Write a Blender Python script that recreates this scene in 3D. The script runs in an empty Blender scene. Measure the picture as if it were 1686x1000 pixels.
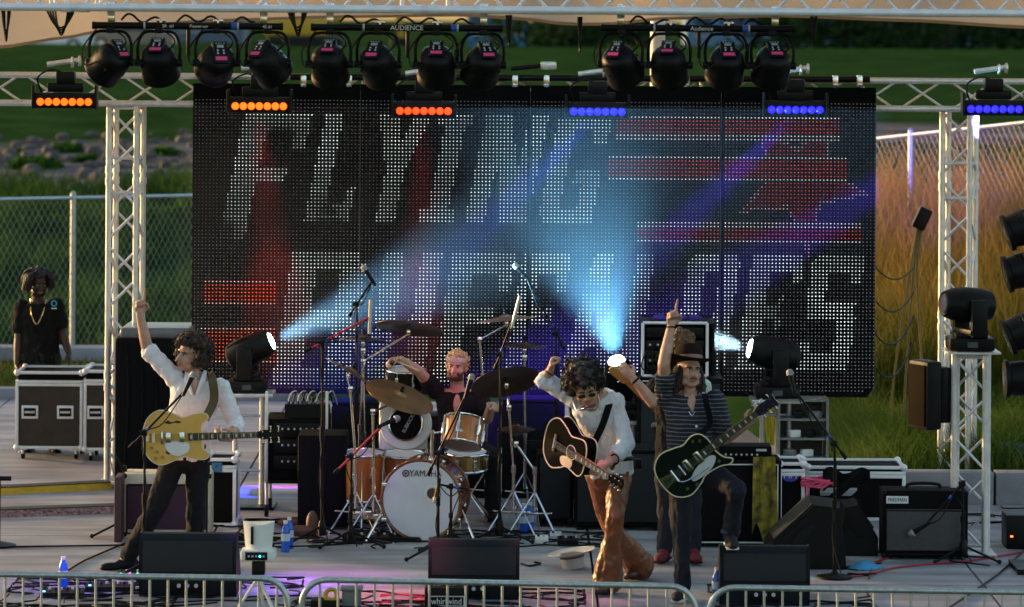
import bpy, bmesh, math, random
from mathutils import Vector, Matrix, noise, Quaternion
R = math.radians
random.seed(7)
SC = bpy.context.scene
COL = SC.collection
# ------------------------------------------------------------------ camera, light, exposure
FPX, CX, HY, CAMZ, ROLL = 6000.0, 843.0, 15.0, 4.1, R(0.38)
cam_data = bpy.data.cameras.new('camera'); cam = bpy.data.objects.new('camera', cam_data); COL.objects.link(cam)
cam.matrix_world = Matrix.Translation((0, 0, CAMZ)) @ Matrix.Rotation(R(90), 4, 'X') @ Matrix.Rotation(ROLL, 4, 'Z')
cam_data.sensor_width = 36.0; cam_data.lens = 36.0 * FPX / 1686.0
cam_data.shift_y = -(500.0 - HY) / 1686.0
cam_data.clip_start = 0.5; cam_data.clip_end = 3000
cam_data.dof.use_dof = True; cam_data.dof.focus_distance = 27.6; cam_data.dof.aperture_fstop = 2.6
SC.camera = cam
SUN_EL, SUN_AZ = R(8.0), R(-62.0)       # low evening sun from the left, a little behind the stage
world = bpy.data.worlds.new('World'); SC.world = world; world.use_nodes = True
wn = world.node_tree.nodes; wl = world.node_tree.links
sky = wn.new('ShaderNodeTexSky'); sky.sky_type = 'NISHITA'; sky.sun_disc = False
sky.sun_elevation = SUN_EL; sky.sun_rotation = SUN_AZ; sky.dust_density = 1.5
wn['Background'].inputs[1].default_value = 0.14
wl.new(sky.outputs[0], wn['Background'].inputs[0])
sun_d = bpy.data.lights.new('sun', 'SUN'); sun_d.energy = 2.0; sun_d.angle = R(0.6); sun_d.color = (1.0, 0.62, 0.26)
sun = bpy.data.objects.new('sun', sun_d); COL.objects.link(sun)
sdir = Vector((math.sin(SUN_AZ) * math.cos(SUN_EL), math.cos(SUN_AZ) * math.cos(SUN_EL), math.sin(SUN_EL)))
sun.rotation_euler = (-sdir).to_track_quat('-Z', 'Y').to_euler(); sun.location = sdir * 60
SC.view_settings.view_transform = 'Standard'; SC.view_settings.look = 'None'
SC.view_settings.exposure = 1.3; SC.view_settings.gamma = 1.0
SC.render.engine = 'CYCLES'
SC.cycles.use_denoising = True
SC.cycles.max_bounces = 5; SC.cycles.diffuse_bounces = 2; SC.cycles.glossy_bounces = 2
SC.cycles.transmission_bounces = 3; SC.cycles.transparent_max_bounces = 6; SC.cycles.volume_bounces = 0
SC.cycles.caustics_reflective = False; SC.cycles.caustics_refractive = False
SC.cycles.sample_clamp_indirect = 4.0

# ------------------------------------------------------------------ pixel -> place
def unroll(x, y):
    dx, dy = x - CX, y - HY; c, s = math.cos(ROLL), math.sin(ROLL)
    return CX + dx * c + dy * s, HY - dx * s + dy * c
def W(x, y, d):
    x, y = unroll(x, y)
    return Vector(((x - CX) * d / FPX, d, CAMZ - (y - HY) * d / FPX))
def G(x, y, z=0.0):
    x, y = unroll(x, y); d = (CAMZ - z) * FPX / (y - HY)
    return Vector(((x - CX) * d / FPX, d, z))
def mpp(d): return d / FPX
# ------------------------------------------------------------------ materials
MATS = {}
def pm(name, col, rough=0.5, metal=0.0, var=0.15, scale=9.0, bump=0.0, bscale=60.0, spec=0.5, emit=None, es=0.0, trans=0.0, coat=0.0, col2=None):
    if name in MATS: return MATS[name]
    m = bpy.data.materials.new(name); m.use_nodes = True; nt = m.node_tree; n = nt.nodes; l = nt.links
    b = n['Principled BSDF']
    b.inputs['Roughness'].default_value = rough; b.inputs['Metallic'].default_value = metal
    b.inputs['Specular IOR Level'].default_value = spec; b.inputs['Coat Weight'].default_value = coat
    if trans: b.inputs['Transmission Weight'].default_value = trans
    c = tuple(col) + (1,)
    b.inputs['Base Color'].default_value = c
    tc = n.new('ShaderNodeTexCoord')
    if var > 0:
        no = n.new('ShaderNodeTexNoise'); no.inputs['Scale'].default_value = scale; no.inputs['Detail'].default_value = 5
        l.new(tc.outputs['Object'], no.inputs['Vector'])
        mx = n.new('ShaderNodeMix'); mx.data_type = 'RGBA'
        mx.inputs[6].default_value = tuple(max(0, v * (1 - var)) for v in col) + (1,)
        mx.inputs[7].default_value = (tuple(col2) if col2 else tuple(min(1, v * (1 + var)) for v in col)) + (1,)
        rmp = n.new('ShaderNodeMapRange'); rmp.inputs[1].default_value = 0.3; rmp.inputs[2].default_value = 0.7
        l.new(no.outputs['Fac'], rmp.inputs[0]); l.new(rmp.outputs[0], mx.inputs[0])
        l.new(mx.outputs[2], b.inputs['Base Color'])
        rr = n.new('ShaderNodeMapRange'); rr.inputs[3].default_value = max(0.03, rough - 0.1); rr.inputs[4].default_value = min(1, rough + 0.1)
        l.new(no.outputs['Fac'], rr.inputs[0]); l.new(rr.outputs[0], b.inputs['Roughness'])
    if bump > 0:
        nb = n.new('ShaderNodeTexNoise'); nb.inputs['Scale'].default_value = bscale; nb.inputs['Detail'].default_value = 4
        l.new(tc.outputs['Object'], nb.inputs['Vector'])
        bm_ = n.new('ShaderNodeBump'); bm_.inputs['Strength'].default_value = bump; bm_.inputs['Distance'].default_value = 0.01
        l.new(nb.outputs['Fac'], bm_.inputs['Height']); l.new(bm_.outputs[0], b.inputs['Normal'])
    if emit:
        b.inputs['Emission Color'].default_value = tuple(emit) + (1,); b.inputs['Emission Strength'].default_value = es
    MATS[name] = m
    return m
BLK = pm('black_plastic', (.004, .004, .0048), .45, bump=.15, bscale=220, spec=.2)
BMET = pm('black_metal', (.006, .006, .007), .4, .2, spec=.2)
MATTE = pm('black_cloth', (.004, .004, .005), .95, bump=.4, bscale=90, spec=.2)
TOLEX = pm('tolex', (.0035, .0035, .0042), .65, bump=.5, bscale=400, spec=.12)
ALU = pm('aluminium', (.74, .73, .75), .38, .5, var=.12, scale=14)
ALUW = pm('bright_aluminium', (.88, .87, .90), .42, .2, var=.08, scale=10)
STEEL = pm('galvanised_steel', (.50, .53, .53), .42, .7, var=.2, scale=30)
CHROME = pm('chrome', (.75, .75, .78), .14, 1.0, var=.05)
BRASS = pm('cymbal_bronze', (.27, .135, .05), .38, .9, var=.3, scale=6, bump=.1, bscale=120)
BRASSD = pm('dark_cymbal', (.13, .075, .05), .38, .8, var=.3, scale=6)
WHITE = pm('white_plastic', (.78, .77, .74), .4, var=.05)
CREAM = pm('cream_tolex', (.62, .54, .42), .6, bump=.3, bscale=300)
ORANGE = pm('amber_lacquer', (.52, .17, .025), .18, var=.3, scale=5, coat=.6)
HEADW = pm('drum_head', (.72, .71, .76), .45, var=.05, scale=4)
PURPLEG = pm('oxblood_grille', (.055, .02, .045), .85, var=.3, scale=200, bump=.5, bscale=500)
GREYG = pm('grey_grille', (.085, .08, .08), .85, var=.35, scale=260, bump=.5, bscale=500)
BLUE = pm('blue_tape', (.02, .09, .5), .5)
WEDGE = pm('wedge_paint', (.007, .011, .015), .6, bump=.35, bscale=350, spec=.2)
GRILLE = pm('steel_grille', (.008, .012, .016), .5, .2, bump=.6, bscale=700)
WOODD = pm('stained_plywood', (.030, .017, .009), .45, var=.4, scale=6, bump=.15, bscale=80)
RED = pm('red_plastic', (.45, .02, .02), .45)
PINK = pm('pink_cable', (.75, .06, .16), .5)
LABELPINK = pm('pink_sticker', (.85, .06, .22), .5, var=.05, emit=(.9, .05, .22), es=.0)
YEL = pm('yellow_rubber', (.55, .34, .02), .6, bump=.4, bscale=120)
SILV = pm('silver_print', (.55, .55, .58), .4, var=.03)
INK = pm('black_print', (.01, .01, .01), .6, var=.0)
WPRINT = pm('white_print', (.8, .8, .8), .6, var=.0)
BOTTLE = pm('blue_bottle', (.02, .12, .62), .12, var=.1, coat=.3)
def glow(name, col, s):
    return pm(name, tuple(min(1, c) for c in col), .4, var=0, emit=col, es=s)
# ------------------------------------------------------------------ mesh builder
_cyl_cache = {}
class MB:
    def __init__(s): s.v = []; s.f = []
    def add(s, vs, fs):
        o = len(s.v); s.v += [Vector(v) for v in vs]; s.f += [[i + o for i in f] for f in fs]; return s
    def box(s, c, size, rot=None, bev=0.0, seg=2):
        c = Vector(c)
        if bev > 0:
            bm = bmesh.new(); bmesh.ops.create_cube(bm, size=1)
            for v in bm.verts: v.co = Vector((v.co.x * size[0], v.co.y * size[1], v.co.z * size[2]))
            bmesh.ops.bevel(bm, geom=list(bm.edges), offset=min(bev, min(size) * .45), segments=seg, affect='EDGES', profile=.6)
            vs = [v.co.copy() for v in bm.verts]; bm.verts.index_update()
            fs = [[v.index for v in f.verts] for f in bm.faces]; bm.free()
        else:
            hx, hy, hz = [q / 2 for q in size]
            vs = [Vector((x, y, z)) for x in (-hx, hx) for y in (-hy, hy) for z in (-hz, hz)]
            fs = [[0, 1, 3, 2], [4, 6, 7, 5], [0, 4, 5, 1], [2, 3, 7, 6], [0, 2, 6, 4], [1, 5, 7, 3]]
        if rot is not None: vs = [rot @ v for v in vs]
        return s.add([c + v for v in vs], fs)
    def tube(s, pts, r, n=8, caps=True, flat=None):
        pts = [Vector(p) for p in pts]; k = len(pts)
        rs = r if isinstance(r, (list, tuple)) else [r] * k
        prev = None; vs = []; fs = []
        for i, p in enumerate(pts):
            t = (pts[min(i + 1, k - 1)] - pts[max(i - 1, 0)])
            t = t.normalized() if t.length > 1e-9 else Vector((0, 0, 1))
            if prev is None:
                ref = Vector((0, 0, 1)) if abs(t.z) < .9 else Vector((1, 0, 0))
                u = t.cross(ref).normalized()
            else:
                u = (prev - t * prev.dot(t)); u = u.normalized() if u.length > 1e-6 else t.orthogonal().normalized()
            prev = u; w = t.cross(u)
            for j in range(n):
                a = 2 * math.pi * j / n
                vs.append(p + (u * math.cos(a) + w * math.sin(a)) * rs[i])
        for i in range(k - 1):
            for j in range(n):
                fs.append([i * n + j, i * n + (j + 1) % n, (i + 1) * n + (j + 1) % n, (i + 1) * n + j])
        if caps: fs += [list(range(n))[::-1], [(k - 1) * n + j for j in range(n)]]
        return s.add(vs, fs)
    def cyl(s, a, b, r, r2=None, n=14): return s.tube([a, b], [r, r if r2 is None else r2], n)
    def lathe(s, prof, n=24, M=None):
        vs = []; fs = []; k = len(prof)
        for r, z in prof:
            for j in range(n):
                a = 2 * math.pi * j / n; vs.append(Vector((r * math.cos(a), r * math.sin(a), z)))
        for i in range(k - 1):
            for j in range(n):
                fs.append([i * n + j, i * n + (j + 1) % n, (i + 1) * n + (j + 1) % n, (i + 1) * n + j])
        fs += [list(range(n))[::-1], [(k - 1) * n + j for j in range(n)]]
        if M is not None: vs = [M @ v for v in vs]
        return s.add(vs, fs)
    def ell(s, c, r, rot=None, n=14, m=9):
        if not isinstance(r, (tuple, list)): r = (r, r, r)
        c = Vector(c); vs = [Vector((0, 0, -r[2]))]; fs = []
        for i in range(1, m):
            p = -math.pi / 2 + math.pi * i / m
            for j in range(n):
                a = 2 * math.pi * j / n
                vs.append(Vector((r[0] * math.cos(p) * math.cos(a), r[1] * math.cos(p) * math.sin(a), r[2] * math.sin(p))))
        vs.append(Vector((0, 0, r[2]))); T = len(vs) - 1
        for j in range(n):
            fs.append([0, 1 + (j + 1) % n, 1 + j]); fs.append([T, T - n + j, T - n + (j + 1) % n])
        for i in range(m - 2):
            for j in range(n):
                a0 = 1 + i * n; b0 = a0 + n
                fs.append([a0 + j, a0 + (j + 1) % n, b0 + (j + 1) % n, b0 + j])
        if rot is not None: vs = [rot @ v for v in vs]
        return s.add([c + v for v in vs], fs)
    def prism(s, poly, z0, z1, M=None):
        n = len(poly); vs = [Vector((x, y, z0)) for x, y in poly] + [Vector((x, y, z1)) for x, y in poly]
        fs = [list(range(n))[::-1], list(range(n, 2 * n))] + [[i, (i + 1) % n, n + (i + 1) % n, n + i] for i in range(n)]
        if M is not None: vs = [M @ v for v in vs]
        return s.add(vs, fs)
    def ring(s, R0, r, n=32, m=8, M=None):
        vs = []; fs = []
        for i in range(n):
            a = 2 * math.pi * i / n
            for j in range(m):
                b = 2 * math.pi * j / m
                vs.append(Vector(((R0 + r * math.cos(b)) * math.cos(a), (R0 + r * math.cos(b)) * math.sin(a), r * math.sin(b))))
        for i in range(n):
            for j in range(m):
                fs.append([i * m + j, ((i + 1) % n) * m + j, ((i + 1) % n) * m + (j + 1) % m, i * m + (j + 1) % m])
        if M is not None: vs = [M @ v for v in vs]
        return s.add(vs, fs)
    def xf(s, M):
        s.v = [M @ v for v in s.v]; return s
    def mesh(s, name, mat, org=(0, 0, 0), smooth=True):
        o = Vector(org); me = bpy.data.meshes.new(name)
        me.from_pydata([v - o for v in s.v], [], s.f); me.validate()
        if smooth:
            me.polygons.foreach_set('use_smooth', [True] * len(me.polygons))
            me.set_sharp_from_angle(angle=R(38))
        if mat: me.materials.append(mat)
        bm = bmesh.new(); bm.from_mesh(me); bmesh.ops.recalc_face_normals(bm, faces=bm.faces); bm.to_mesh(me); bm.free()
        return me
    def build(s, name, mat, parent=None, org=None, smooth=True, label=None):
        if parent is not None: org = ORG.get(parent.name, (0, 0, 0))
        elif org is None:
            xs = [v.x for v in s.v]; ys = [v.y for v in s.v]; zs = [v.z for v in s.v]
            org = ((min(xs) + max(xs)) / 2, (min(ys) + max(ys)) / 2, min(zs))
        me = s.mesh(name, mat, org, smooth)
        o = bpy.data.objects.new(name, me); COL.objects.link(o)
        if parent is not None: o.parent = parent; ORG[o.name] = org
        else: o.location = org; ORG[o.name] = tuple(org)
        if label: o['label'] = label
        return o
ORG = {}
def tag(o, label, cat, group=None):
    o['label'] = label; o['category'] = cat
    if group: o['group'] = group
    return o
def thing(name, label, cat, loc=(0, 0, 0), group=None, local=False):
    o = bpy.data.objects.new(name, None); COL.objects.link(o); o.location = loc; o.empty_display_size = .1
    ORG[o.name] = (0, 0, 0) if local else tuple(loc)
    return tag(o, label, cat, group)
def link(name, me, parent, M=None):
    o = bpy.data.objects.new(name, me); COL.objects.link(o); o.parent = parent
    if M is not None: o.matrix_local = M
    return o
def copy_tree(o, parent=None):
    c = o.copy(); COL.objects.link(c)
    if parent is not None: c.parent = parent
    ORG[c.name] = ORG.get(o.name, (0, 0, 0))
    for ch in o.children: copy_tree(ch, c)
    return c
def text(s, size, M, name, mat, parent, ext=.001, shear=0.0, sx=1.0):
    cu = bpy.data.curves.new('t', 'FONT'); cu.body = s; cu.size = size; cu.extrude = ext; cu.shear = shear
    cu.align_x = 'CENTER'; cu.align_y = 'CENTER'; cu.resolution_u = 3
    ob = bpy.data.objects.new('t', cu); COL.objects.link(ob)
    me = bpy.data.meshes.new_from_object(ob.evaluated_get(bpy.context.evaluated_depsgraph_get()))
    COL.objects.unlink(ob); bpy.data.objects.remove(ob)
    o = Vector(ORG.get(parent.name, (0, 0, 0)))
    for v in me.vertices: v.co = M @ Vector((v.co.x * sx, v.co.y, v.co.z)) - o
    me.materials.clear(); me.materials.append(mat)
    ob = bpy.data.objects.new(name, me); COL.objects.link(ob); ob.parent = parent; ORG[ob.name] = tuple(o)
    return ob
def frame(o, x, z):
    """matrix with local x axis ~x, local z axis ~z"""
    x = Vector(x).normalized(); z = Vector(z); z = (z - x * z.dot(x)).normalized(); y = z.cross(x)
    M = Matrix((x, y, z)).transposed().to_4x4(); M.translation = Vector(o); return M
FACE = Matrix.Rotation(R(90), 4, 'X')      # text / plan drawn in XY stands up facing the camera
def at(p, M=FACE): return Matrix.Translation(p) @ M
_unit = {}
def rod(name, a, b, r, mat, parent, n=8):
    """a straight rod sharing one unit mesh per radius class"""
    key = (mat.name, n)
    if key not in _unit: _unit[key] = MB().cyl((0, 0, 0), (0, 0, 1), 1, n=n).mesh(name, mat)
    a = Vector(a); b = Vector(b); dv = b - a
    q = dv.to_track_quat('Z', 'Y').to_matrix().to_4x4()
    o = bpy.data.objects.new(name, _unit[key]); COL.objects.link(o); o.parent = parent
    org = Vector(ORG.get(parent.name, (0, 0, 0)))
    o.matrix_local = Matrix.Translation(a - org) @ q @ Matrix.Diagonal((r, r, dv.length, 1))
    ORG[o.name] = tuple(org)
    return o
def sag(a, b, drop, n=10):
    a = Vector(a); b = Vector(b); out = []
    for i in range(n + 1):
        t = i / n; p = a.lerp(b, t); p.z -= drop * 4 * t * (1 - t); out.append(p)
    return out
def spline(pts, n=6):
    pts = [Vector(p) for p in pts]; out = []
    P = [pts[0]] + pts + [pts[-1]]
    for i in range(1, len(P) - 2):
        for k in range(n):
            t = k / n; a, b, c, d = P[i - 1], P[i], P[i + 1], P[i + 2]
            out.append(.5 * ((2 * b) + (c - a) * t + (2 * a - 5 * b + 4 * c - d) * t * t + (3 * b - a - 3 * c + d) * t ** 3))
    out.append(pts[-1]); return out
# ================================================================== SETTING
def smooth(a, b, x):
    t = min(1, max(0, (x - a) / (b - a))); return t * t * (3 - 2 * t)
LP = [(0, -.8), (24.6, -.8), (37.9, -.06), (40, .02), (43, .0), (48, -.35), (55, .15), (62, .7), (70, .85), (80, 1.1), (100, 1.75), (130, 2.72), (140, 2.62), (160, 1.95), (300, 1.7), (900, 1.0)]
RP = [(0, -.8), (24.6, -.8), (30.3, -.06), (31, .18), (34, .25), (37, .55), (41, 1.25), (46, 1.7), (60, 1.75), (80, 1.6), (100, 1.85), (130, 2.72), (140, 2.62), (160, 1.95), (300, 1.7), (900, 1.0)]
def prof(P, d):
    for (a, za), (b, zb) in zip(P, P[1:]):
        if d <= b: return za + (zb - za) * (d - a) / (b - a)
    return P[-1][1]
def terrain_z(x, d):
    t = smooth(2.0, 3.4, x) if d < 60 else smooth(-1, 5, x)
    z = prof(LP, d) * (1 - t) + prof(RP, d) * t
    if d > 44: z += .18 * noise.noise(Vector((x * .12, d * .12, 3)))
    return z
def ground_mat():
    m = bpy.data.materials.new('ground'); m.use_nodes = True; n = m.node_tree.nodes; l = m.node_tree.links
    b = n['Principled BSDF']; b.inputs['Roughness'].default_value = 1; b.inputs['Specular IOR Level'].default_value = 0
    geo = n.new('ShaderNodeNewGeometry'); sep = n.new('ShaderNodeSeparateXYZ'); l.new(geo.outputs['Position'], sep.inputs[0])
    n1 = n.new('ShaderNodeTexNoise'); n1.inputs['Scale'].default_value = .55; n1.inputs['Detail'].default_value = 8; n1.inputs['Roughness'].default_value = .7
    l.new(geo.outputs['Position'], n1.inputs['Vector'])
    g = n.new('ShaderNodeValToRGB'); l.new(n1.outputs['Fac'], g.inputs[0])
    e = g.color_ramp.elements; e[0].position = .3; e[0].color = (.012, .032, .009, 1); e[1].position = .72; e[1].color = (.040, .085, .020, 1)
    # stony band across the slope between 67 and 82 m
    n2 = n.new('ShaderNodeTexNoise'); n2.inputs['Scale'].default_value = .9; n2.inputs['Detail'].default_value = 6; l.new(geo.outputs['Position'], n2.inputs['Vector'])
    st = n.new('ShaderNodeValToRGB'); l.new(n2.outputs['Fac'], st.inputs[0])
    e = st.color_ramp.elements; e[0].position = .35; e[0].color = (.06, .052, .052, 1); e[1].position = .65; e[1].color = (.20, .18, .18, 1)
    ad = n.new('ShaderNodeMath'); ad.operation = 'MULTIPLY_ADD'; ad.inputs[1].default_value = 9; l.new(n2.outputs['Fac'], ad.inputs[0]); l.new(sep.outputs[1], ad.inputs[2])
    ra = n.new('ShaderNodeValToRGB'); mr = n.new('ShaderNodeMapRange'); mr.inputs[1].default_value = 60; mr.inputs[2].default_value = 100
    l.new(ad.outputs[0], mr.inputs[0]); l.new(mr.outputs[0], ra.inputs[0])
    e = ra.color_ramp.elements; e[0].position = .24; e[0].color = (0, 0, 0, 1); e[1].position = .28; e[1].color = (1, 1, 1, 1)
    k = e.new(.60); k.color = (1, 1, 1, 1); k = e.new(.66); k.color = (0, 0, 0, 1)
    mx = n.new('ShaderNodeMix'); mx.data_type = 'RGBA'; l.new(ra.outputs[0], mx.inputs[0]); l.new(g.outputs[0], mx.inputs[6]); l.new(st.outputs[0], mx.inputs[7])
    l.new(mx.outputs[2], b.inputs['Base Color'])
    return m
def make_ground():
    xs = [-400, -200, -100, -60, -40, -28] + [-20 + i * .8 for i in range(51)] + [28, 40, 60, 100, 200, 400]
    ds = [4, 12, 20, 24.6, 27, 30, 30.3] + [31 + i * .7 for i in range(60)] + [75 + i * 3 for i in range(30)] + [180, 220, 300, 450, 700, 900]
    m = MB(); nx = len(xs)
    vs = [(x, d, terrain_z(x, d) - (.12 if d < 38 and x < 2.6 else 0)) for d in ds for x in xs]
    fs = [[j * nx + i, j * nx + i + 1, (j + 1) * nx + i + 1, (j + 1) * nx + i] for j in range(len(ds) - 1) for i in range(nx - 1)]
    m.add(vs, fs); o = m.build('ground', ground_mat(), org=(0, 0, 0)); o['kind'] = 'structure'
make_ground()
def concrete_mat():
    m = pm('stage_concrete', (.36, .345, .38), .72, var=.22, scale=1.3, bump=.12, bscale=40)
    n = m.node_tree.nodes; l = m.node_tree.links; b = n['Principled BSDF']
    tc = n.new('ShaderNodeTexCoord'); mp = n.new('ShaderNodeMapping'); mp.inputs['Scale'].default_value = (.35, 2.6, 1)
    no = n.new('ShaderNodeTexNoise'); no.inputs['Scale'].default_value = 1.6; no.inputs['Detail'].default_value = 7
    l.new(tc.outputs['Object'], mp.inputs[0]); l.new(mp.outputs[0], no.inputs['Vector'])
    src = b.inputs['Base Color'].links[0].from_socket
    r = n.new('ShaderNodeMapRange'); r.inputs[1].default_value = .3; r.inputs[2].default_value = .72; r.inputs[3].default_value = .52; r.inputs[4].default_value = 1.12
    l.new(no.outputs['Fac'], r.inputs[0])
    vm = n.new('ShaderNodeVectorMath'); vm.operation = 'SCALE'; l.new(src, vm.inputs[0]); l.new(r.outputs[0], vm.inputs['Scale'])
    l.new(vm.outputs[0], b.inputs['Base Color'])
    return m
CONC = concrete_mat()
def make_stage():
    o = thing('stage_floor', 'grey brushed concrete stage deck with dark joints', 'floor'); o['kind'] = 'structure'; del o['category']
    joints_x = [-9, -5.2, -2.3, .62, 3.4, 6.2, 9]; joints_d = [24.75, 26.05, 28.2, 31.2, 34.4, 38]
    for i in range(len(joints_x) - 1):
        for j in range(len(joints_d) - 1):
            x0, x1, d0, d1 = joints_x[i] + .01, joints_x[i + 1] - .01, joints_d[j] + .01, joints_d[j + 1] - .01
            if x0 > 2.6 and d0 > 30: continue
            if x1 > 2.6 and d1 > 31: d1 = 30.3
            MB().box(((x0 + x1) / 2, (d0 + d1) / 2, -.1), (x1 - x0, d1 - d0, .2)).build('slab', CONC, o)
    MB().box((0, 31.4, -.42), (17.9, 13.1, .6)).build('plinth', pm('dark_concrete', (.12, .12, .12), .8), o)
make_stage()
kerb = MB().box((-5.6, 37.99 + .1, .03), (7, .18, .16), bev=.02).build('kerb', CONC); kerb['kind'] = 'structure'
kerb2 = MB().box((-5.6, 42.2, .06), (8, .35, .2), bev=.02).build('kerb', CONC); kerb2['kind'] = 'structure'
# low concrete wall holding the planting bed
lw = thing('low_wall', 'low grey concrete retaining wall in front of the grass bed', 'wall', (5, 30.35, 0))
for i in range(5):
    x0 = 2.75 + i * 1.3
    MB().box((x0 + .645, 30.42, .13), (1.28, .2, .28), bev=.015).build('wall_block', CONC, lw)
# ------------------------------------------------------------------ grass
def grass_mat(name, c1, c2, tl=.5, base=None):
    m = bpy.data.materials.new(name); m.use_nodes = True; n = m.node_tree.nodes; l = m.node_tree.links
    n.remove(n['Principled BSDF']); out = n['Material Output']
    d = n.new('ShaderNodeBsdfDiffuse'); t = n.new('ShaderNodeBsdfTranslucent'); mx = n.new('ShaderNodeMixShader'); mx.inputs[0].default_value = tl
    geo = n.new('ShaderNodeNewGeometry'); no = n.new('ShaderNodeTexNoise'); no.inputs['Scale'].default_value = 1.4; no.inputs['Detail'].default_value = 5
    l.new(geo.outputs['Position'], no.inputs['Vector'])
    r = n.new('ShaderNodeValToRGB'); l.new(no.outputs['Fac'], r.inputs[0]); e = r.color_ramp.elements
    e[0].position = .35; e[0].color = tuple(c1) + (1,); e[1].position = .65; e[1].color = tuple(c2) + (1,)
    src = r.outputs[0]
    if base:
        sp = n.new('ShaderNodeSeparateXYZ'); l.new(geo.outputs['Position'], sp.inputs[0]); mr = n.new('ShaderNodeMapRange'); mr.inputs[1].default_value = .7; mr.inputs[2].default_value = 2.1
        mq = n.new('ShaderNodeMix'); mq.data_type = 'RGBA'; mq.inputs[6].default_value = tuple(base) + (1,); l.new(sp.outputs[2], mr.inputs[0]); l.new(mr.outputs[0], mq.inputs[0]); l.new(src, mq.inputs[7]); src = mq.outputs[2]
    for s in (d, t): l.new(src, s.inputs['Color'])
    l.new(d.outputs[0], mx.inputs[1]); l.new(t.outputs[0], mx.inputs[2]); l.new(mx.outputs[0], out.inputs[0])
    return m
def blades(m, x, d, z, h, w, lean, rnd, seg=3):
    a = rnd.uniform(0, 6.28); ux, uy = math.cos(a), math.sin(a); b = rnd.uniform(0, 6.28); L = lean * rnd.uniform(.3, 1)
    lx, ly = math.cos(b) * L, math.sin(b) * L; vs = []
    for i in range(seg + 1):
        t = i / seg; k = t * t; ww = w * (1 - t) * .5 + .0008
        cx, cy, cz = x + lx * h * k, d + ly * h * k, z + h * t * (1 - .35 * L * t)
        vs += [(cx - ux * ww, cy - uy * ww, cz), (cx + ux * ww, cy + uy * ww, cz)]
    m.add(vs, [[2 * i, 2 * i + 1, 2 * i + 3, 2 * i + 2] for i in range(seg)])
def stuff(m, name, mat, label, cat='grass'):
    o = m.build(name, mat, org=(0, 0, 0), smooth=False); o['kind'] = 'stuff'; o['label'] = label; o['category'] = cat; return o
rg = random.Random(3)
m = MB()
for i in range(24500):
    d = rg.uniform(34.5, 43); x = rg.uniform(2.7, 8.6) * d / 38
    if noise.noise(Vector((x * 1.1, d * .8, 0))) < -.42: continue
    h = rg.uniform(.8, 1.45) * (1 + .25 * noise.noise(Vector((x, d, 5))))
    blades(m, x, d, terrain_z(x, d) - .05, h, .0105, .5, rg)
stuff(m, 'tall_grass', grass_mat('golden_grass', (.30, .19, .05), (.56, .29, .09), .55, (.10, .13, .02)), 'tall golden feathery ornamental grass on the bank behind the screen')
m = MB()
for c in range(90):
    d0 = rg.uniform(31, 34.6); x0 = rg.uniform(2.5, 6.8) * d0 / 32
    for i in range(130):
        x, d = x0 + rg.gauss(0, .16), d0 + rg.gauss(0, .16)
        if d < 30.7: continue
        blades(m, x, d, terrain_z(x, d) - .04, rg.uniform(.28, .55), .012, .9, rg)
stuff(m, 'clump_grass', grass_mat('green_grass', (.05, .10, .018), (.14, .20, .04), .45), 'arching green clump grass filling the bed behind the low wall')
m = MB()
for i in range(9000):
    d = rg.uniform(38.3, 41.9); x = rg.uniform(-7.5, -2)
    blades(m, x, d, 0.0, rg.uniform(.04, .12), .012, .5, rg, 2)
stuff(m, 'lawn_grass', grass_mat('lawn_grass', (.05, .085, .02), (.16, .16, .05), .4), 'short sunlit grass strip between the deck and the fence')
m = MB()
for i in range(16000):
    d = rg.uniform(43.2, 66); x = rg.uniform(-9.2, -3.2) * d / 48
    k = noise.noise(Vector((x * .45, d * .3, 9)))
    if k < -.15: continue
    blades(m, x, d, terrain_z(x, d) - .1, rg.uniform(.3, .7) * (1 + k), .05, .7, rg, 2)
stuff(m, 'weeds', grass_mat('weed_leaves', (.018, .045, .012), (.06, .12, .025), .45), 'dark green weeds and brush growing beyond the chain-link fence')
def bush(x, d, r, h, mat, label, n=700):
    z = terrain_z(x, d); m = MB(); t = thing('bush', label, 'bush', (x, d, z), 'bushes on the stony slope')
    for i in range(n):
        a = rg.uniform(0, 6.28); e = math.acos(rg.uniform(0, 1)); q = rg.uniform(.45, 1.15) * (1 + .7 * noise.noise(Vector((a * 1.5, e * 2, x))))
        p = Vector((math.cos(a) * math.sin(e) * r * q, math.sin(a) * math.sin(e) * r * q, math.cos(e) * h * q))
        s = rg.uniform(.05, .12); u = Vector((rg.gauss(0, 1), rg.gauss(0, 1), rg.gauss(0, 1))).normalized() * s; w = u.orthogonal().normalized() * s * .6
        c = Vector((x, d, z)) + p; m.add([c - u, c + w, c + u, c - w], [[0, 1, 2, 3]])
    m.build('foliage', mat, t, smooth=False)
    s = MB()
    for i in range(5): s.tube([(x, d, z - .05), (x + rg.uniform(-r, r) * .6, d + rg.uniform(-r, r) * .5, z + h * .7)], [.025, .008], 5)
    s.build('stem', pm('bark', (.06, .045, .03), .9), t)
BUSHM = grass_mat('bush_leaves', (.02, .06, .012), (.06, .13, .02), .4)
for (px, py, d, r) in [(60, 290, 71, .34), (150, 275, 73, .22), (270, 268, 76, .25), (20, 262, 76, .2), (110, 262, 77, .26), (300, 330, 60, .4), (215, 335, 60, .35), (70, 345, 58, .5), (150, 340, 59, .45), (10, 340, 58, .45)]:
    p = W(px, py, d); bush(p.x, d, r * 1.3, r * .5, BUSHM, 'rounded green bush on the slope beyond the chain-link fence')
m = MB()
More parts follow.
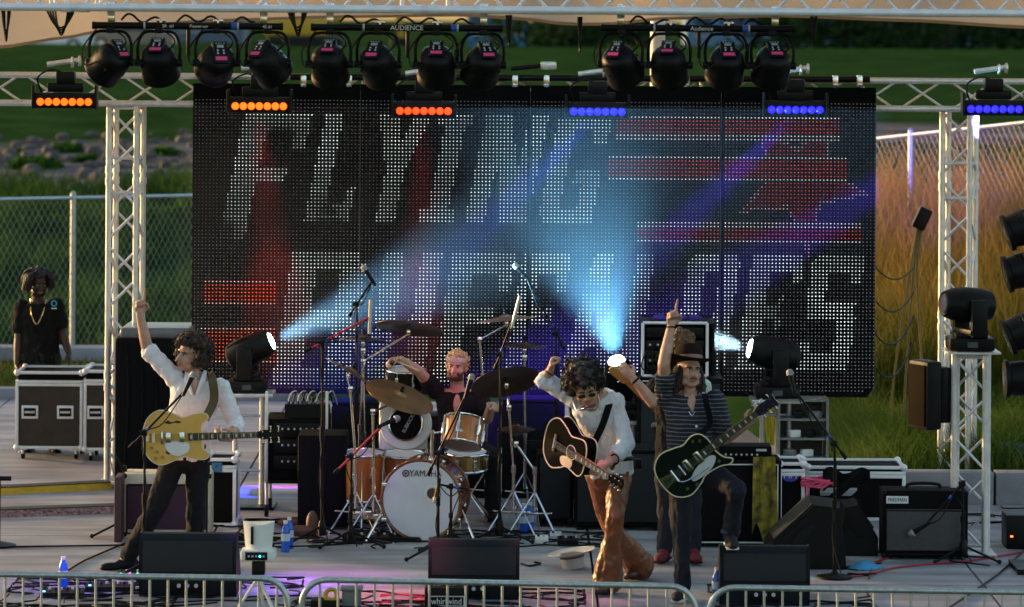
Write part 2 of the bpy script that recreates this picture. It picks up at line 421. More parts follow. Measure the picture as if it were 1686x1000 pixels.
for i in range(260):
    d = rg.uniform(64, 83); x = rg.uniform(-10.5, -4) * d / 72; r = rg.uniform(.05, .22); m.ell((x, d, terrain_z(x, d) + r * .2), (r, r * rg.uniform(.6, 1), r * rg.uniform(.4, .8)), Matrix.Rotation(rg.uniform(0, 3), 3, 'Z'), 6, 5)
stuff(m, 'rubble', pm('rubble_stone', (.085, .074, .072), .9, var=.4, scale=3), 'grey stones scattered across the slope beyond the fence', 'stones')
# ------------------------------------------------------------------ chain-link fences
def fence(P0, P1, h, label, posts):
    P0 = Vector(P0); P1 = Vector(P1); t = thing('chain_link_fence', label, 'fence', P0)
    L = (P1 - P0).length; u = (P1 - P0).normalized(); up = Vector((0, 0, 1)); m = MB(); s = .085
    k = -int(h / s) - 1
    while k * s < L:
        for sg in (1, -1):
            x0, x1 = (k * s, k * s + h * .62) if sg > 0 else (k * s + h * .62, k * s)
            z0, z1 = 0, h
            pts = [(x0, z0), (x1, z1)]
            out = []
            for (xa, za) in pts: out.append([xa, za])
            dx = out[1][0] - out[0][0]
            for q, lim in ((0, 0), (0, L), (1, 0), (1, L)):
                xa = out[q][0]
                if (lim == 0 and xa < 0) or (lim == L and xa > L):
                    tt = (lim - out[0][0]) / dx
                    if 0 <= tt <= 1: out[q] = [lim, out[0][1] + (out[1][1] - out[0][1]) * tt]
            if all(0 - 1e-6 <= o[0] <= L + 1e-6 for o in out):
                m.tube([P0 + u * out[0][0] + up * out[0][1], P0 + u * out[1][0] + up * out[1][1]], .0024, 3, False)
        k += 1
    w = m.build('mesh_wire', pm('fence_wire', (.33, .34, .31), .5, .5), t, smooth=False); w['kind'] = 'stuff'
    MB().cyl(P0 + up * h, P1 + up * h, .024, n=8).build('top_rail', STEEL, t)
    for q in posts:
        b = P0 + (P1 - P0) * q
        MB().cyl(b - up * .3, b + up * (h + .05), .032, n=10).cyl(b + up * (h + .05), b + up * (h + .08), .038, .01, n=10).build('post', STEEL, t)
a = W(-140, 618, 40.9); b = W(420, 575, 44.0); a.z = .06; b.z = .0
pp = W(113, 500, 41.9)
fence(a, b, 1.84, 'chain-link fence with steel rail behind the stagehand and road cases', [.02, (pp.x - a.x) / (b.x - a.x), .93])
a = W(1330, 241, 43.5); b = W(2270, 139, 36.5); a.z -= 1.8; b.z -= 1.8
pp = W(1495, 300, 42.3)
fence(a, b, 1.8, 'chain-link fence along the top of the golden grass bank', [.02, (pp.x - a.x) / (b.x - a.x), .97])
# ------------------------------------------------------------------ far background
def tree(x, d, h, r, label, seed):
    q = random.Random(seed); z = terrain_z(x, d); t = thing('tree', label, 'tree', (x, d, z), 'trees along the far lawn edge')
    m = MB().tube([(x, d, z - .1), (x + .1, d, z + h * .3), (x - .1, d, z + h * .75)], [.22, .17, .05], 8)
    for i in range(5):
        a = q.uniform(0, 6.28); m.tube([(x, d, z + h * (.15 + .1 * i)), (x + math.cos(a) * r * .7, d + math.sin(a) * r * .7, z + h * (.3 + .12 * i))], [.09, .02], 6)
    m.build('trunk', pm('bark', (.06, .045, .03), .9), t)
    m = MB()
    cl = [(q.gauss(0, r * .45), q.gauss(0, r * .45), q.uniform(.1, 1) * h) for _ in range(26)]
    for (cx, cy, cz) in cl:
        for i in range(90):
            p = Vector((x + cx + q.gauss(0, r * .2), d + cy + q.gauss(0, r * .2), z + max(.15, cz + q.gauss(0, h * .07))))
            u = Vector((q.gauss(0, 1), q.gauss(0, 1), q.gauss(0, 1))).normalized() * .2; w = u.orthogonal().normalized() * .13
            m.add([p - u, p + w, p + u, p - w], [[0, 1, 2, 3]])
    m.build('crown', grass_mat('tree_leaves', (.012, .03, .012), (.04, .075, .025), .3), t, smooth=False)
for i, (px, d, h, r) in enumerate([(905, 165, 5, 3), (990, 170, 5, 3), (1300, 168, 6, 2.6), (1390, 160, 6, 2.8), (1480, 172, 6, 3), (1560, 165, 6, 2.6), (1650, 170, 6, 3), (30, 190, 5, 2)]):
    tree(W(px, 60, d).x, d, h, r, ['dark broad tree beyond the lawn, between the blue wall and the white tent pole', 'dense dark tree in the row at the lawn edge'][0 if i < 2 else 1] if i < 7 else 'dark tree beside the parked white car', 40 + i)
def far_building(px0, px1, d, z1, mat, label, nw):
    x0, x1 = W(px0, 50, d).x, W(px1, 50, d).x; z0 = terrain_z((x0 + x1) / 2, d) - .1
    t = thing('building', label, 'building', ((x0 + x1) / 2, d, z0))
    MB().box(((x0 + x1) / 2, d + 3, (z0 + z1) / 2), (x1 - x0, 6, z1 - z0)).build('wall', mat, t)
    MB().box(((x0 + x1) / 2, d + 3, z1 + .1), (x1 - x0 + .6, 6.6, .25)).build('roof', pm('roof_grey', (.15, .15, .16), .8), t)
    for i in range(nw):
        xx = x0 + (i + .5) * (x1 - x0) / nw
        w = MB().box((xx, d - .03, z0 + 1.5), ((x1 - x0) / nw * .5, .1, 1.3)).build('window', pm('far_glass', (.04, .07, .11), .1), t)
        MB().box((xx, d - .06, z0 + .8), ((x1 - x0) / nw * .6, .12, .1)).build('sill', pm('far_sill', (.5, .5, .5), .7), w)
far_building(-120, 400, 230, 8, pm('slate_cladding', (.10, .14, .19), .7), 'long slate blue building behind the far lawn', 9)
far_building(770, 870, 210, 8, pm('blue_cladding', (.03, .16, .34), .6), 'bright blue walled building behind the lawn', 3)
far_building(1130, 1620, 240, 8, pm('pale_cladding', (.10, .20, .33), .7), 'pale blue building glimpsed through the row of dark trees', 9)
def far_car(px, d, mat, label):
    c = W(px, 60, d); z = terrain_z(c.x, d); t = thing('parked_car', label, 'car', (c.x, d, z))
    P = [(-2.2, .35), (-2.2, .8), (-1.5, .95), (-.9, 1.4), (.7, 1.42), (1.4, .98), (2.15, .85), (2.2, .35)]
    M = Matrix.Translation((c.x, d, z)) @ FACE
    MB().prism(P, -.85, .85, M).build('body', mat, t)
    MB().prism([(-1.3, .97), (-.85, 1.33), (.65, 1.35), (1.2, .98)], .84, .87, M).build('window', pm('far_glass', (.04, .07, .11), .1), t)
    for sx in (-1.35, 1.35):
        w = MB().cyl((c.x + sx, d - .9, z + .32), (c.x + sx, d - .6, z + .32), .32).build('wheel', BLK, t)
        MB().cyl((c.x + sx, d - .92, z + .32), (c.x + sx, d - .88, z + .32), .19).build('rim', ALU, w)
far_car(78, 175, pm('white_paint', (.75, .77, .8), .3), 'white car parked beyond the far lawn')
far_car(215, 180, pm('grey_paint', (.25, .2, .17), .3), 'brown car parked beyond the lawn next to the white one')
def excavator():
    d = 172; c = W(505, 70, d); z = terrain_z(c.x, d); Y_ = pm('machine_yellow', (.62, .36, .02), .5); t = thing('excavator', 'yellow tracked excavator working on the far side of the lawn', 'excavator', (c.x, d, z))
    for s in (-1.1, 1.1):
        k = MB().box((c.x, d + s, z + .4), (3.6, .55, .8), bev=.3).build('track', BLK, t)
    MB().box((c.x - .4, d, z + 1.35), (3.0, 2.4, 1.0), bev=.15).build('body', Y_, t)
    cb = MB().box((c.x + .9, d - .6, z + 2.3), (1.2, 1.1, 1.6), bev=.1).build('cab', Y_, t)
    MB().box((c.x + .95, d - 1.18, z + 2.45), (.9, .06, 1.0)).build('window', pm('far_glass', (.04, .07, .11), .1), cb)
    am = MB().tube([(c.x + 1.2, d + .2, z + 1.6), (c.x + 3.2, d + .2, z + 3.4), (c.x + 4.3, d + .2, z + 2.2), (c.x + 4.5, d + .2, z + .6)], [.28, .3, .22, .16], 6).build('arm', Y_, t)
    MB().box((c.x + 4.4, d + .2, z + .45), (.9, .9, .7), bev=.15).build('bucket', BLK, am)
excavator()
# ------------------------------------------------------------------ tent canopy
def canopy():
    E = [(-150, 96), (0, 77), (100, 62), (200, 44), (350, 33), (560, 27), (760, 24), (860, 30), (935, 39), (1000, 39), (1090, 30), (1280, 25), (1500, 33), (1686, 44), (1850, 62)]
    def ey(x):
        for (a, ya), (b, yb) in zip(E, E[1:]):
            if x <= b: t = (x - a) / (b - a); t = t * t * (3 - 2 * t) * .5 + t * .5; return ya + (yb - ya) * t
        return E[-1][1]
    t = thing('tent_canopy', 'tan fabric tent roof over the stage with a scalloped rear edge', 'tent', (0, 30, 3.9))
    FAB = pm('tan_canvas', (.56, .46, .34), .85, var=.1, scale=3, bump=.2, bscale=30)
    n = FAB.node_tree.nodes; l = FAB.node_tree.links; b = n['Principled BSDF']; tr = n.new('ShaderNodeBsdfTranslucent'); tr.inputs['Color'].default_value = (.58, .46, .32, 1)
    ms = n.new('ShaderNodeMixShader'); ms.inputs[0].default_value = .5; l.new(b.outputs[0], ms.inputs[1]); l.new(tr.outputs[0], ms.inputs[2]); l.new(ms.outputs[0], n['Material Output'].inputs[0])
    vs = []; fs = []; NX = 60; NY = 10
    for i in range(NX + 1):
        px = -150 + 2000 * i / NX; e = W(px, ey(px), 33.4)
        for j in range(NY + 1):
            q = j / NY; d = 33.4 - q * 8.6
            z = e.z + (5.6 - e.z) * (q ** .85) + .1 * math.sin(q * math.pi) * math.sin(i * .7)
            vs.append((e.x * (1 + .12 * q), d, z))
    for i in range(NX):
        for j in range(NY): k = i * (NY + 1) + j; fs.append([k, k + 1, k + NY + 2, k + NY + 1])
    m = MB().add(vs, fs)
    m.build('roof_fabric', FAB, t)
    hem = MB().tube([Vector(vs[i * (NY + 1)]) for i in range(NX + 1)], .022, 6).build('hem', FAB, t)
    for px in (1083,):
        p = W(px, 60, 33.6); MB().cyl((p.x, p.y, .0), (p.x, p.y, p.z + .3), .07, n=14).build('pole', WHITE, t)
canopy()
# ------------------------------------------------------------------ trusses
def truss(name, label, A, B, up, w=.24, r=.025, pitch=.5, mat=ALU, cat='truss', plates=(), sides=(0, 1, 2, 3), rb=.0105):
    A = Vector(A); B = Vector(B); u = (B - A).normalized(); up = Vector(up).normalized(); sd = u.cross(up).normalized()
    t = thing(name, label, cat, A); L = (B - A).length; h = w / 2
    C = [(-h, -h), (h, -h), (h, h), (-h, h)]; P = lambda k, s: A + u * s + sd * C[k][0] + up * C[k][1]
    for k in range(4):
        m = MB().cyl(P(k, 0), P(k, L), r, n=14)
        for s in plates:
            for q in (-.05, .05): m.cyl(P(k, s + q - .03), P(k, s + q + .03), r * 1.25, n=14)
        m.build('chord', mat, t)
    n = max(1, round(L / pitch)); st = L / n
    for k in sides:
        k2 = (k + 1) % 4
        for i in range(n):
            a, b = (k, k2) if (i + k) % 2 == 0 else (k2, k)
            rod('brace', P(a, i * st + .03), P(b, (i + 1) * st - .03), rb, mat, t)
        for s in [0.02, L - .02] + [p + q for p in plates for q in (-.15, .15)]:
            rod('crossbar', P(k, s), P(k2, s), rb, mat, t)
    return t
DT = 31.3
p0 = W(199, 800, DT); gl = G(199, 803)
truss('truss_tower', 'aluminium box truss tower between the road cases and the raised-arm guitarist', (gl.x, DT, .03), (gl.x - .0, DT, W(199, 174, DT).z), (.15, 1, 0), plates=(.86, 2.62), pitch=.3, rb=.012)
MB().box((gl.x, DT, .012), (.42, .42, .022)).build('base_plate', ALU, bpy.data.objects['truss_tower'])
gr = W(1578, 400, DT)
tw2 = truss('truss_tower', 'aluminium truss tower rising behind the moving head on its short tower', (gr.x, DT, .03), (gr.x, DT, W(1578, 178, DT).z), (.36, 1, 0), plates=(1.42, 2.62), pitch=.3, rb=.012)
zb = W(843, 152, DT).z
truss('rear_truss', 'long horizontal aluminium box truss carried by two towers behind the screen', (W(-120, 148, DT).x, DT, zb), (W(1800, 156, DT).x, DT, zb), (0, 0, 1), pitch=.42, plates=(3.9, 6.8))
DF = 24.0
truss('front_truss', 'white-lit aluminium truss crossing over the front of the stage', (W(-450, 17, DF).x, DF, W(843, 17, DF).z + .12), (W(2130, 17, DF).x, DF, W(843, 17, DF).z + .12), (0, 0, 1), w=.24, r=.027, pitch=.29, mat=ALUW, plates=(2.3, 4.6))
gn = G(1597, 913)
tw3 = truss('short_truss_tower', 'short aluminium truss tower with a moving head standing on its top plate', (gn.x, gn.y, .03), (gn.x, gn.y, W(1597, 582, gn.y).z), (.2, 1, 0), w=.235, pitch=.3)
zt = W(1597, 580, gn.y).z
MB().box((gn.x, gn.y, zt + .008), (.40, .40, .014)).build('top_plate', ALU, tw3)
MB().box((gn.x, gn.y, .012), (.36, .36, .02)).build('base_plate', ALU, tw3)
# black pipe along the rear truss
pb_ = MB().cyl(W(478, 127, DT - .22), W(1432, 131, DT - .22), .028).build('black_pipe', BMET)
tag(pb_, 'long black pipe clamped along the rear truss above the screen', 'pipe')
for px in (500, 575, 620, 848, 900, 1130, 1180, 1375, 1415):
    p = W(px, 134, DT - .26); o = thing('pipe_clamp', 'small silver clamp holding the screen to the black pipe', 'clamp', p, 'silver clamps along the screen top')
    MB().box(p, (.05, .07, .1), bev=.01).build('jaw', CHROME, o); MB().cyl(p + Vector((-.02, -.05, -.03)), p + Vector((.02, -.05, -.03)), .012).build('bolt', CHROME, o)
# ------------------------------------------------------------------ LED screen
def inpoly(x, y, P):
    c = False; j = len(P) - 1
    for i in range(len(P)):
        (xi, yi), (xj, yj) = P[i], P[j]
        if (yi > y) != (yj > y) and x < (xj - xi) * (y - yi) / (yj - yi) + xi: c = not c
        j = i
    return c
def it(x, w, y0, y1, k=.19): return [(x, y0), (x + w, y0), (x + w - k * (y1 - y0), y1), (x - k * (y1 - y0), y1)]
GLYPH = {'F': [[(0, 0), (.38, 0), (.38, 1), (0, 1)], [(0, 0), (1, 0), (1, .3), (.82, .3), (.78, .16), (0, .16)], [(.3, .42), (.8, .42), (.8, .56), (.3, .56)]],
 'L': [[(0, 0), (.42, 0), (.42, 1), (0, 1)], [(0, .85), (.8, .85), (.84, .68), (1, .68), (1, 1), (0, 1)]],
 'Y': [[(0, 0), (.36, 0), (.64, .5), (.38, .62)], [(.66, 0), (1, 0), (.64, .62), (.38, .5)], [(.33, .5), (.68, .5), (.68, 1), (.33, 1)]],
 'I': [[(.2, 0), (.8, 0), (.8, 1), (.2, 1)], [(0, 0), (1, 0), (1, .12), (0, .12)], [(0, .88), (1, .88), (1, 1), (0, 1)]],
 'N': [[(0, 0), (.32, 0), (.32, 1), (0, 1)], [(.68, 0), (1, 0), (1, 1), (.68, 1)], [(.1, 0), (.42, 0), (.9, 1), (.58, 1)]],
 'G': [[(0, .06), (.36, .06), (.36, .94), (0, .94)], [(.1, 0), (1, 0), (1, .28), (.72, .28), (.72, .15), (.1, .15)], [(.1, .85), (1, .85), (1, 1), (.1, 1)], [(.66, .5), (1, .5), (1, 1), (.66, 1)], [(.5, .5), (1, .5), (1, .62), (.5, .62)]],
 'B': [[(0, 0), (.36, 0), (.36, 1), (0, 1)], [(0, 0), (.9, 0), (.9, .14), (0, .14)], [(0, .43), (.9, .43), (.9, .57), (0, .57)], [(0, .86), (.92, .86), (.92, 1), (0, 1)], [(.66, .05), (1, .08), (1, .45), (.66, .48)], [(.66, .52), (1, .55), (1, .94), (.66, .96)]],
 'U': [[(0, 0), (.36, 0), (.36, .95), (0, .95)], [(.64, 0), (1, 0), (1, .95), (.64, .95)], [(.06, .85), (.94, .85), (.94, 1), (.06, 1)]],
 'A': [[(.02, 1), (.34, 1), (.62, 0), (.34, 0)], [(.98, 1), (.66, 1), (.38, 0), (.66, 0)], [(.2, .6), (.8, .6), (.8, .74), (.2, .74)]],
 'O': [[(0, .05), (.36, .05), (.36, .95), (0, .95)], [(.64, .05), (1, .05), (1, .95), (.64, .95)], [(.06, 0), (.94, 0), (.94, .15), (.06, .15)], [(.06, .85), (.94, .85), (.94, 1), (.06, 1)]],
 'E': [[(0, 0), (.4, 0), (.4, 1), (0, 1)], [(0, 0), (1, 0), (1, .25), (.86, .25), (.8, .14), (0, .14)], [(.3, .42), (.6, .42), (.66, .34), (.72, .34), (.72, .66), (.66, .66), (.6, .56), (.3, .56)], [(0, .86), (.8, .86), (.88, .74), (1, .74), (1, 1), (0, 1)]],
 'S': [[(.06, 0), (1, 0), (1, .26), (.82, .26), (.78, .14), (.06, .14)], [(0, .06), (.36, .06), (.36, .5), (0, .46)], [(.04, .42), (.96, .42), (.96, .58), (.04, .56)], [(.64, .5), (1, .54), (1, .94), (.64, .94)], [(0, .74), (.16, .74), (.22, .86), (.94, .86), (.94, 1), (0, 1)]]}
def glyph(ch, x0, x1, y0, y1, k):
    return [[(x0 + (x1 - x0) * u - k * (y1 - y0) * v, y0 + (y1 - y0) * v) for u, v in Pq] for Pq in GLYPH[ch]]
WHT = []
for ch, x0, x1, y1 in (('F', 402, 515, 397), ('L', 536, 610, 366), ('Y', 623, 716, 364), ('I', 724, 782, 366), ('N', 800, 905, 368), ('G', 920, 1010, 368)): WHT += glyph(ch, x0, x1, 184, y1, .2)
for ch, x0, x1, y1 in (('B', 482, 609, 634), ('U', 634, 730, 632), ('F', 745, 850, 628), ('F', 862, 942, 624), ('A', 950, 1040, 620), ('L', 1050, 1122, 614), ('O', 1136, 1222, 608), ('E', 1240, 1326, 605), ('S', 1340, 1426, 604)): WHT += glyph(ch, x0, x1, 415, y1, .15)
def star(cx, cy, r0, r1, rot):
    return [(cx + (r0 if i % 2 == 0 else r1) * math.sin(rot + i * math.pi / 5) * .9, cy - (r0 if i % 2 == 0 else r1) * math.cos(rot + i * math.pi / 5)) for i in range(10)]
ST_O, ST_I = star(1318, 292, 128, 55, .5), star(1318, 292, 112, 46, .5)
BANDS = [(1012, 1385, 186, 226, 8), (1000, 1395, 252, 294, 8), (1050, 1420, 362, 396, 8)]
LB = [(335, 455, 464, 504, 5), (330, 455, 540, 600, 6)]
def content(x, y, rnd):
    """colour shown by the lamp at this place of the screen"""
    for B in BANDS:
        if B[0] <= x <= B[1] and B[2] <= y <= B[3]:
            edge = min(y - B[2], B[3] - y) < B[4]
            return (.62, .55, .53) if edge else (.45, .05, .035)
    if inpoly(x, y, ST_O): return (.32, .04, .03) if inpoly(x, y, ST_I) else (.45, .32, .32)
    for B in LB:
        if B[0] <= x <= B[1] and B[2] <= y <= B[3]: return (.7, .45, .4) if min(y - B[2], B[3] - y) < 6 else (.75, .09, .04)
    for P in WHT:
        if inpoly(x, y, P):
            k = (.72 if y < 400 else .9) * (.75 + .6 * noise.noise(Vector((x * .012, y * .02, 1)))); sc = 1.35 if int((y - 184) / 6) % 7 == 0 else 1.0
            return (k * sc * .92, k * sc * 1.03, k * sc * 1.0)
    g = .075 + .04 * rnd.random() + (.05 if y > 380 else 0); return (g, g * 1.02, g * 1.05)
def led_screen():
    d = 31.02; rnd = random.Random(5)
    t = thing('led_screen', 'wide black see-through video screen with a dot pattern of lettering', 'screen', W(878, 640, d))
    em = bpy.data.materials.new('led_lamps'); em.use_nodes = True; n = em.node_tree.nodes; l = em.node_tree.links
    b = n['Principled BSDF']; b.inputs['Base Color'].default_value = (.02, .02, .02, 1); b.inputs['Roughness'].default_value = .5
    at_ = n.new('ShaderNodeAttribute'); at_.attribute_name = 'lamp'; l.new(at_.outputs['Color'], b.inputs['Emission Color']); b.inputs['Emission Strength'].default_value = 1.0
    PANEL = pm('screen_black', (.003, .003, .0035), .8, var=.3, scale=3, spec=.06)
    xs = [316, 592, 872, 1186, 1441]
    pxm = mpp(d)
    u0, v0 = unroll(316, 141); u1, v1 = unroll(1441, 650)
    def X(u): return (u - CX) * pxm
    def Z(v): return CAMZ - (v - HY) * pxm
    us = [unroll(x, 400)[0] for x in xs]
    v_top, v_bot = unroll(878, 141)[1], unroll(878, 651)[1]
    for i in range(4):
        ua, ub = us[i] + .4, us[i + 1] - .4
        lo = v_bot - (10 if i == 3 else 0)
        poly = [(X(ua), Z(v_top)), (X(ub), Z(v_top)), (X(ub), Z(v_bot - (16 if i == 3 else 2))), (X(ub) - (.06 if i == 3 else 0), Z(v_bot)), (X(ua), Z(v_bot))]
        M = Matrix(((1, 0, 0, 0), (0, 0, -1, d), (0, 1, 0, 0), (0, 0, 0, 1)))
        pn = MB().prism([(a, b_) for a, b_ in poly], -.06, 0, M).build('panel', PANEL, t)
        m = MB(); cols = []
        k0 = math.ceil((ua - us[0] - 3) / 5.98)
        for kx in range(int(k0), 400):
            u = us[0] + 5 + kx * 5.98
            if u < ua + 1: continue
            if u > ub - 1: break
            for ky in range(81):
                v = v_top + 27 + ky * 5.98
                if v > v_bot - 5 or (i == 3 and v > v_bot - 12 and u > ub - 14): break
                # picture seen at this lamp (screen's own layout, in its design units)
                c = content(u - 2, v - 2, rnd)
                br = max(c); r = pxm * (.7 if br < .3 else .98)
                cx, cz = X(u), Z(v); y = d - .006
                m.add([(cx + r * math.cos(a), y, cz + r * math.sin(a) * .9) for a in [j * math.pi / 3 for j in range(6)]], [[0, 1, 2, 3, 4, 5]])
                f = rnd.uniform(.8, 1.15); cols.append(tuple(q * f for q in c) + (1,))
        lo_ = m
        me_o = thing_part(lo_, 'lamps', em, pn, cols)
        MB().box((X(ub) + .002, d - .004, Z((v_top + v_bot) / 2)), (.004, .006, (v_bot - v_top) * pxm * .96)).build('seam_strip', pm('seam_grey', (.05, .05, .05), .5), pn)
def thing_part(m, name, mat, parent, cols):
    org = Vector(ORG[parent.name]); me = bpy.data.meshes.new(name); me.from_pydata([v - org for v in m.v], [], m.f)
    ca = me.color_attributes.new('lamp', 'FLOAT_COLOR', 'CORNER'); buf = []
    for p in me.polygons: buf += list(cols[p.index]) * p.loop_total
    ca.data.foreach_set('color', buf); me.materials.append(mat)
    o = bpy.data.objects.new(name, me); COL.objects.link(o); o.parent = parent; o['kind'] = 'stuff'; ORG[o.name] = tuple(org); return o
led_screen()
# ================================================================== STAGE LIGHTS
def spot(name, loc, target, power, col, size, blend=.5, rad=.04):
    L = bpy.data.lights.new(name, 'SPOT'); L.energy = power; L.color = col; L.spot_size = size; L.spot_blend = blend; L.shadow_soft_size = rad
    o = bpy.data.objects.new(name, L); COL.objects.link(o); o.location = loc
    o.rotation_euler = (Vector(target) - Vector(loc)).to_track_quat('-Z', 'Y').to_euler(); return o
# ---- can lights on three black pipes
def par_can(label, group):
    """hang point at the origin, lamp axis along +Y (away from the audience)"""
    t = thing('can_light', label, 'stage light', (0, 0, 0), group, local=True)
    y = MB()
    y.tube(spline([(-.15, 0, -.26), (-.155, 0, -.12), (-.11, 0, -.03), (0, 0, -.02), (.11, 0, -.03), (.155, 0, -.12), (.15, 0, -.26)], 5), .013, 6)
    y.box((0, 0, -.01), (.06, .05, .05), bev=.008)
    y.build('yoke', BMET, t)
    b = thing_pivot(t, (0, 0, -.25))
    return t, b
def thing_pivot(t, loc): return Vector(loc)
def make_can(label, group, tilt, yaw, showpanel=True):
    t, c = par_can(label, group)
    Mx = Matrix.Translation(c) @ Matrix.Rotation(yaw, 4, 'Z') @ Matrix.Rotation(-tilt, 4, 'X') @ Matrix.Rotation(R(-90), 4, 'X')   # lathe z -> +Y
    body = MB().lathe([(.03, -.135), (.085, -.13), (.118, -.10), (.132, -.05), (.138, .02), (.140, .09), (.146, .10), (.146, .125), (.125, .128)], 20, Mx)
    for k in range(10):
        a = k * math.pi / 5; v = Vector((math.cos(a) * .134, math.sin(a) * .134, -.02)); body.box(Mx @ v, (.012, .012, .012), Mx.to_3x3())
    for s in (-1, 1): body.cyl(c + Vector((s * .13, 0, 0)), c + Vector((s * .175, 0, 0)), .03, n=10)
    bo = body.build('housing', BLK, t)
    MB().lathe([(.0, .120), (.12, .1285), (.12, .132), (.0, .134)], 20, Mx).build('lens', pm('lens_glass', (.05, .05, .07), .08), t)
    # control panel on the back
    Mp = Mx @ Matrix.Translation((0, -.02, -.145)) @ Matrix.Rotation(R(180), 4, 'X')
    M3 = Mp.to_3x3()
    pa = MB().box(Mp @ Vector((0, 0, -.02)), (.11, .17, .06), M3, .012).build('control_panel', BLK, t)
    MB().box(Mp @ Vector((0, .045, .0115)), (.05, .022, .003), M3).build('display', pm('lcd_grey', (.35, .42, .42), .3), pa)
    for i in range(4): MB().box(Mp @ Vector((-.03 + .02 * i, .068, .0115)), (.008, .006, .004), M3).build('button', SILV, pa)
    for i in range(4): MB().box(Mp @ Vector(((-.022, .022)[i % 2], (.012, -.01)[i // 2], .0115)), (.013, .013, .004), M3, .002).build('button', SILV, pa)
    MB().box(Mp @ Vector((0, -.052, .0115)), (.085, .03, .004), M3).build('sticker', LABELPINK, pa)
    cb = MB().tube(spline([c + Vector((.03, -.1, .06)), c + Vector((.12, -.08, .14)), c + Vector((.09, -.02, .2)), c + Vector((.02, -.02, .24))], 6), .007, 5)
    cb.tube(spline([c + Vector((-.05, -.1, .03)), c + Vector((-.17, -.1, -.02)), c + Vector((-.2, -.04, .1)), c + Vector((-.1, 0, .25))], 6), .006, 5)
    cb.build('cable', BLK, t)
    return t
def pipe(x0, x1, yp, d, words, cans, label, canlabel):
    A, B = W(x0, yp, d), W(x1, yp, d); B.z = A.z = (A.z + B.z) / 2
    t = thing('lighting_pipe', label, 'pipe', A)
    MB().cyl(A, B, .024).build('tube', BMET, t)
    for s, e in ((A, .02), (B, -.02)): MB().cyl(s, s + Vector((e, 0, 0)), .0265).build('end_cap', BLK, t)
    for q, tx, sz in words:
        text(tx, sz, at(A.lerp(B, q) + Vector((0, -.0255, -.002))), 'lettering', WPRINT, t)
    for q, col in ((.27, SILV), (.73, BLUE), (.76, SILV)):
        p = A.lerp(B, q); MB().cyl(p, p + Vector((.012 if col is SILV else .035, 0, 0)), .0253).build('tape', col, t)
    for q in (.1, .9):
        p = A.lerp(B, q); top = W(843, 17, DF).z
        c = thing('hook_clamp', 'silver hook clamp with white tag joining a light pipe to the front truss', 'clamp', p, 'clamps between the pipes and the front truss')
        MB().box(p + Vector((0, (DF - d) / 2 * 0 - .0, .05)), (.045, .05, .07), bev=.008).build('hook', CHROME, c)
        MB().cyl(p + Vector((0, 0, .06)), Vector((p.x, p.y + (DF - d) * .0, top - .0)), .012).build('bolt', CHROME, c)
        MB().box((p.x, p.y - .0, top + .01), (.06, .12, .06), bev=.01).build('jaw', CHROME, c)
        MB().box(p + Vector((0, -.03, .085)), (.05, .006, .035)).build('tag', WHITE, c)
    for px in (.36, .66):
        p = A.lerp(B, px); w = thing('wing_nut', 'small silver wing nut on top of a light pipe', 'nut', p + Vector((0, 0, .024)), 'wing nuts on the pipes')
        MB().ell(p + Vector((-.018, 0, .035)), (.018, .006, .012)).ell(p + Vector((.018, 0, .035)), (.018, .006, .012)).cyl(p + Vector((0, 0, .02)), p + Vector((0, 0, .04)), .01).build('wings', CHROME, w)
    m = MB().tube([A.lerp(B, .505) + Vector((0, -.01, -.02)), A.lerp(B, .505) + Vector((0, -.01, -.20))], .014, 8)
    o = m.build('hanging_plug', BLK); tag(o, 'black cable plug dangling from ' + canlabel, 'plug')
    for (cx, tilt, yaw) in cans:
        c = make_can(['first', 'second', 'third', 'fourth'][cans.index((cx, tilt, yaw))] + ' can light on ' + canlabel + ', counting from the road-case side', 'can lights on the three black pipes', R(tilt), R(yaw))
        p = W(cx, yp, d); c.location = (p.x, d, A.z - .02); c.scale = (.9, .9, .9)
    pts = []
    for i in range(24):
        q = i / 23; pts.append(A.lerp(B, .15 + .7 * q) + Vector((0, .02, .035 + .03 * math.sin(i * 1.3) + .02 * math.sin(i * .6))))
    o = MB().tube(spline(pts, 3), .008, 5).build('power_cable', BLK); tag(o, 'black power cable looped along the top of ' + canlabel, 'cable')
DP = 24.2
pipe(152, 466, 43, DP, [(.40, 'SR  #1', .03), (.56, 'Power-on', .03), (.92, '4S #1', .028)], [(182, 35, 50), (262, 52, -8), (357, 25, 18), (441, 40, -38)], 'black light pipe with four can lights above the first orange lamp bar', 'the pipe over the curly-haired guitarist')
pipe(512, 828, 46, DP, [(.5, 'AUDIENCE', .045)], [(543, 55, -6), (623, 40, -20), (719, 48, 0), (795, 42, 20)], 'black light pipe marked AUDIENCE with four can lights over the drums', 'the pipe marked AUDIENCE')
pipe(990, 1308, 47, DP, [(.52, 'Audience', .04)], [(1023, 42, -28), (1102, 55, -10), (1196, 44, 6), (1272, 48, 12)], 'black light pipe with four can lights above the hatted guitarist', 'the pipe over the hatted guitarist')
# hanging cable bundles
for i, (px, py0, py1, wd) in enumerate([(10, 14, 68, 14), (100, 18, 58, 44), (490, 12, 60, 34), (838, 25, 75, 8), (955, 28, 85, 6), (1340, 24, 75, 10)]):
    t = thing('cable_bundle', 'black cables drooping in loops from the front truss', 'cable', W(px, py0, DF + .1), 'cable loops under the front truss')
    for k in range(4):
        a = W(px - wd * (.5 - .1 * k), py0, DF + .1 + .02 * k); b = W(px + wd * (.5 - .08 * k), py0, DF + .12)
        MB().tube(sag(a, b, (py1 - py0) * mpp(DF) * (.7 + .1 * k), 12), .007, 5).build('loop', BLK, t)
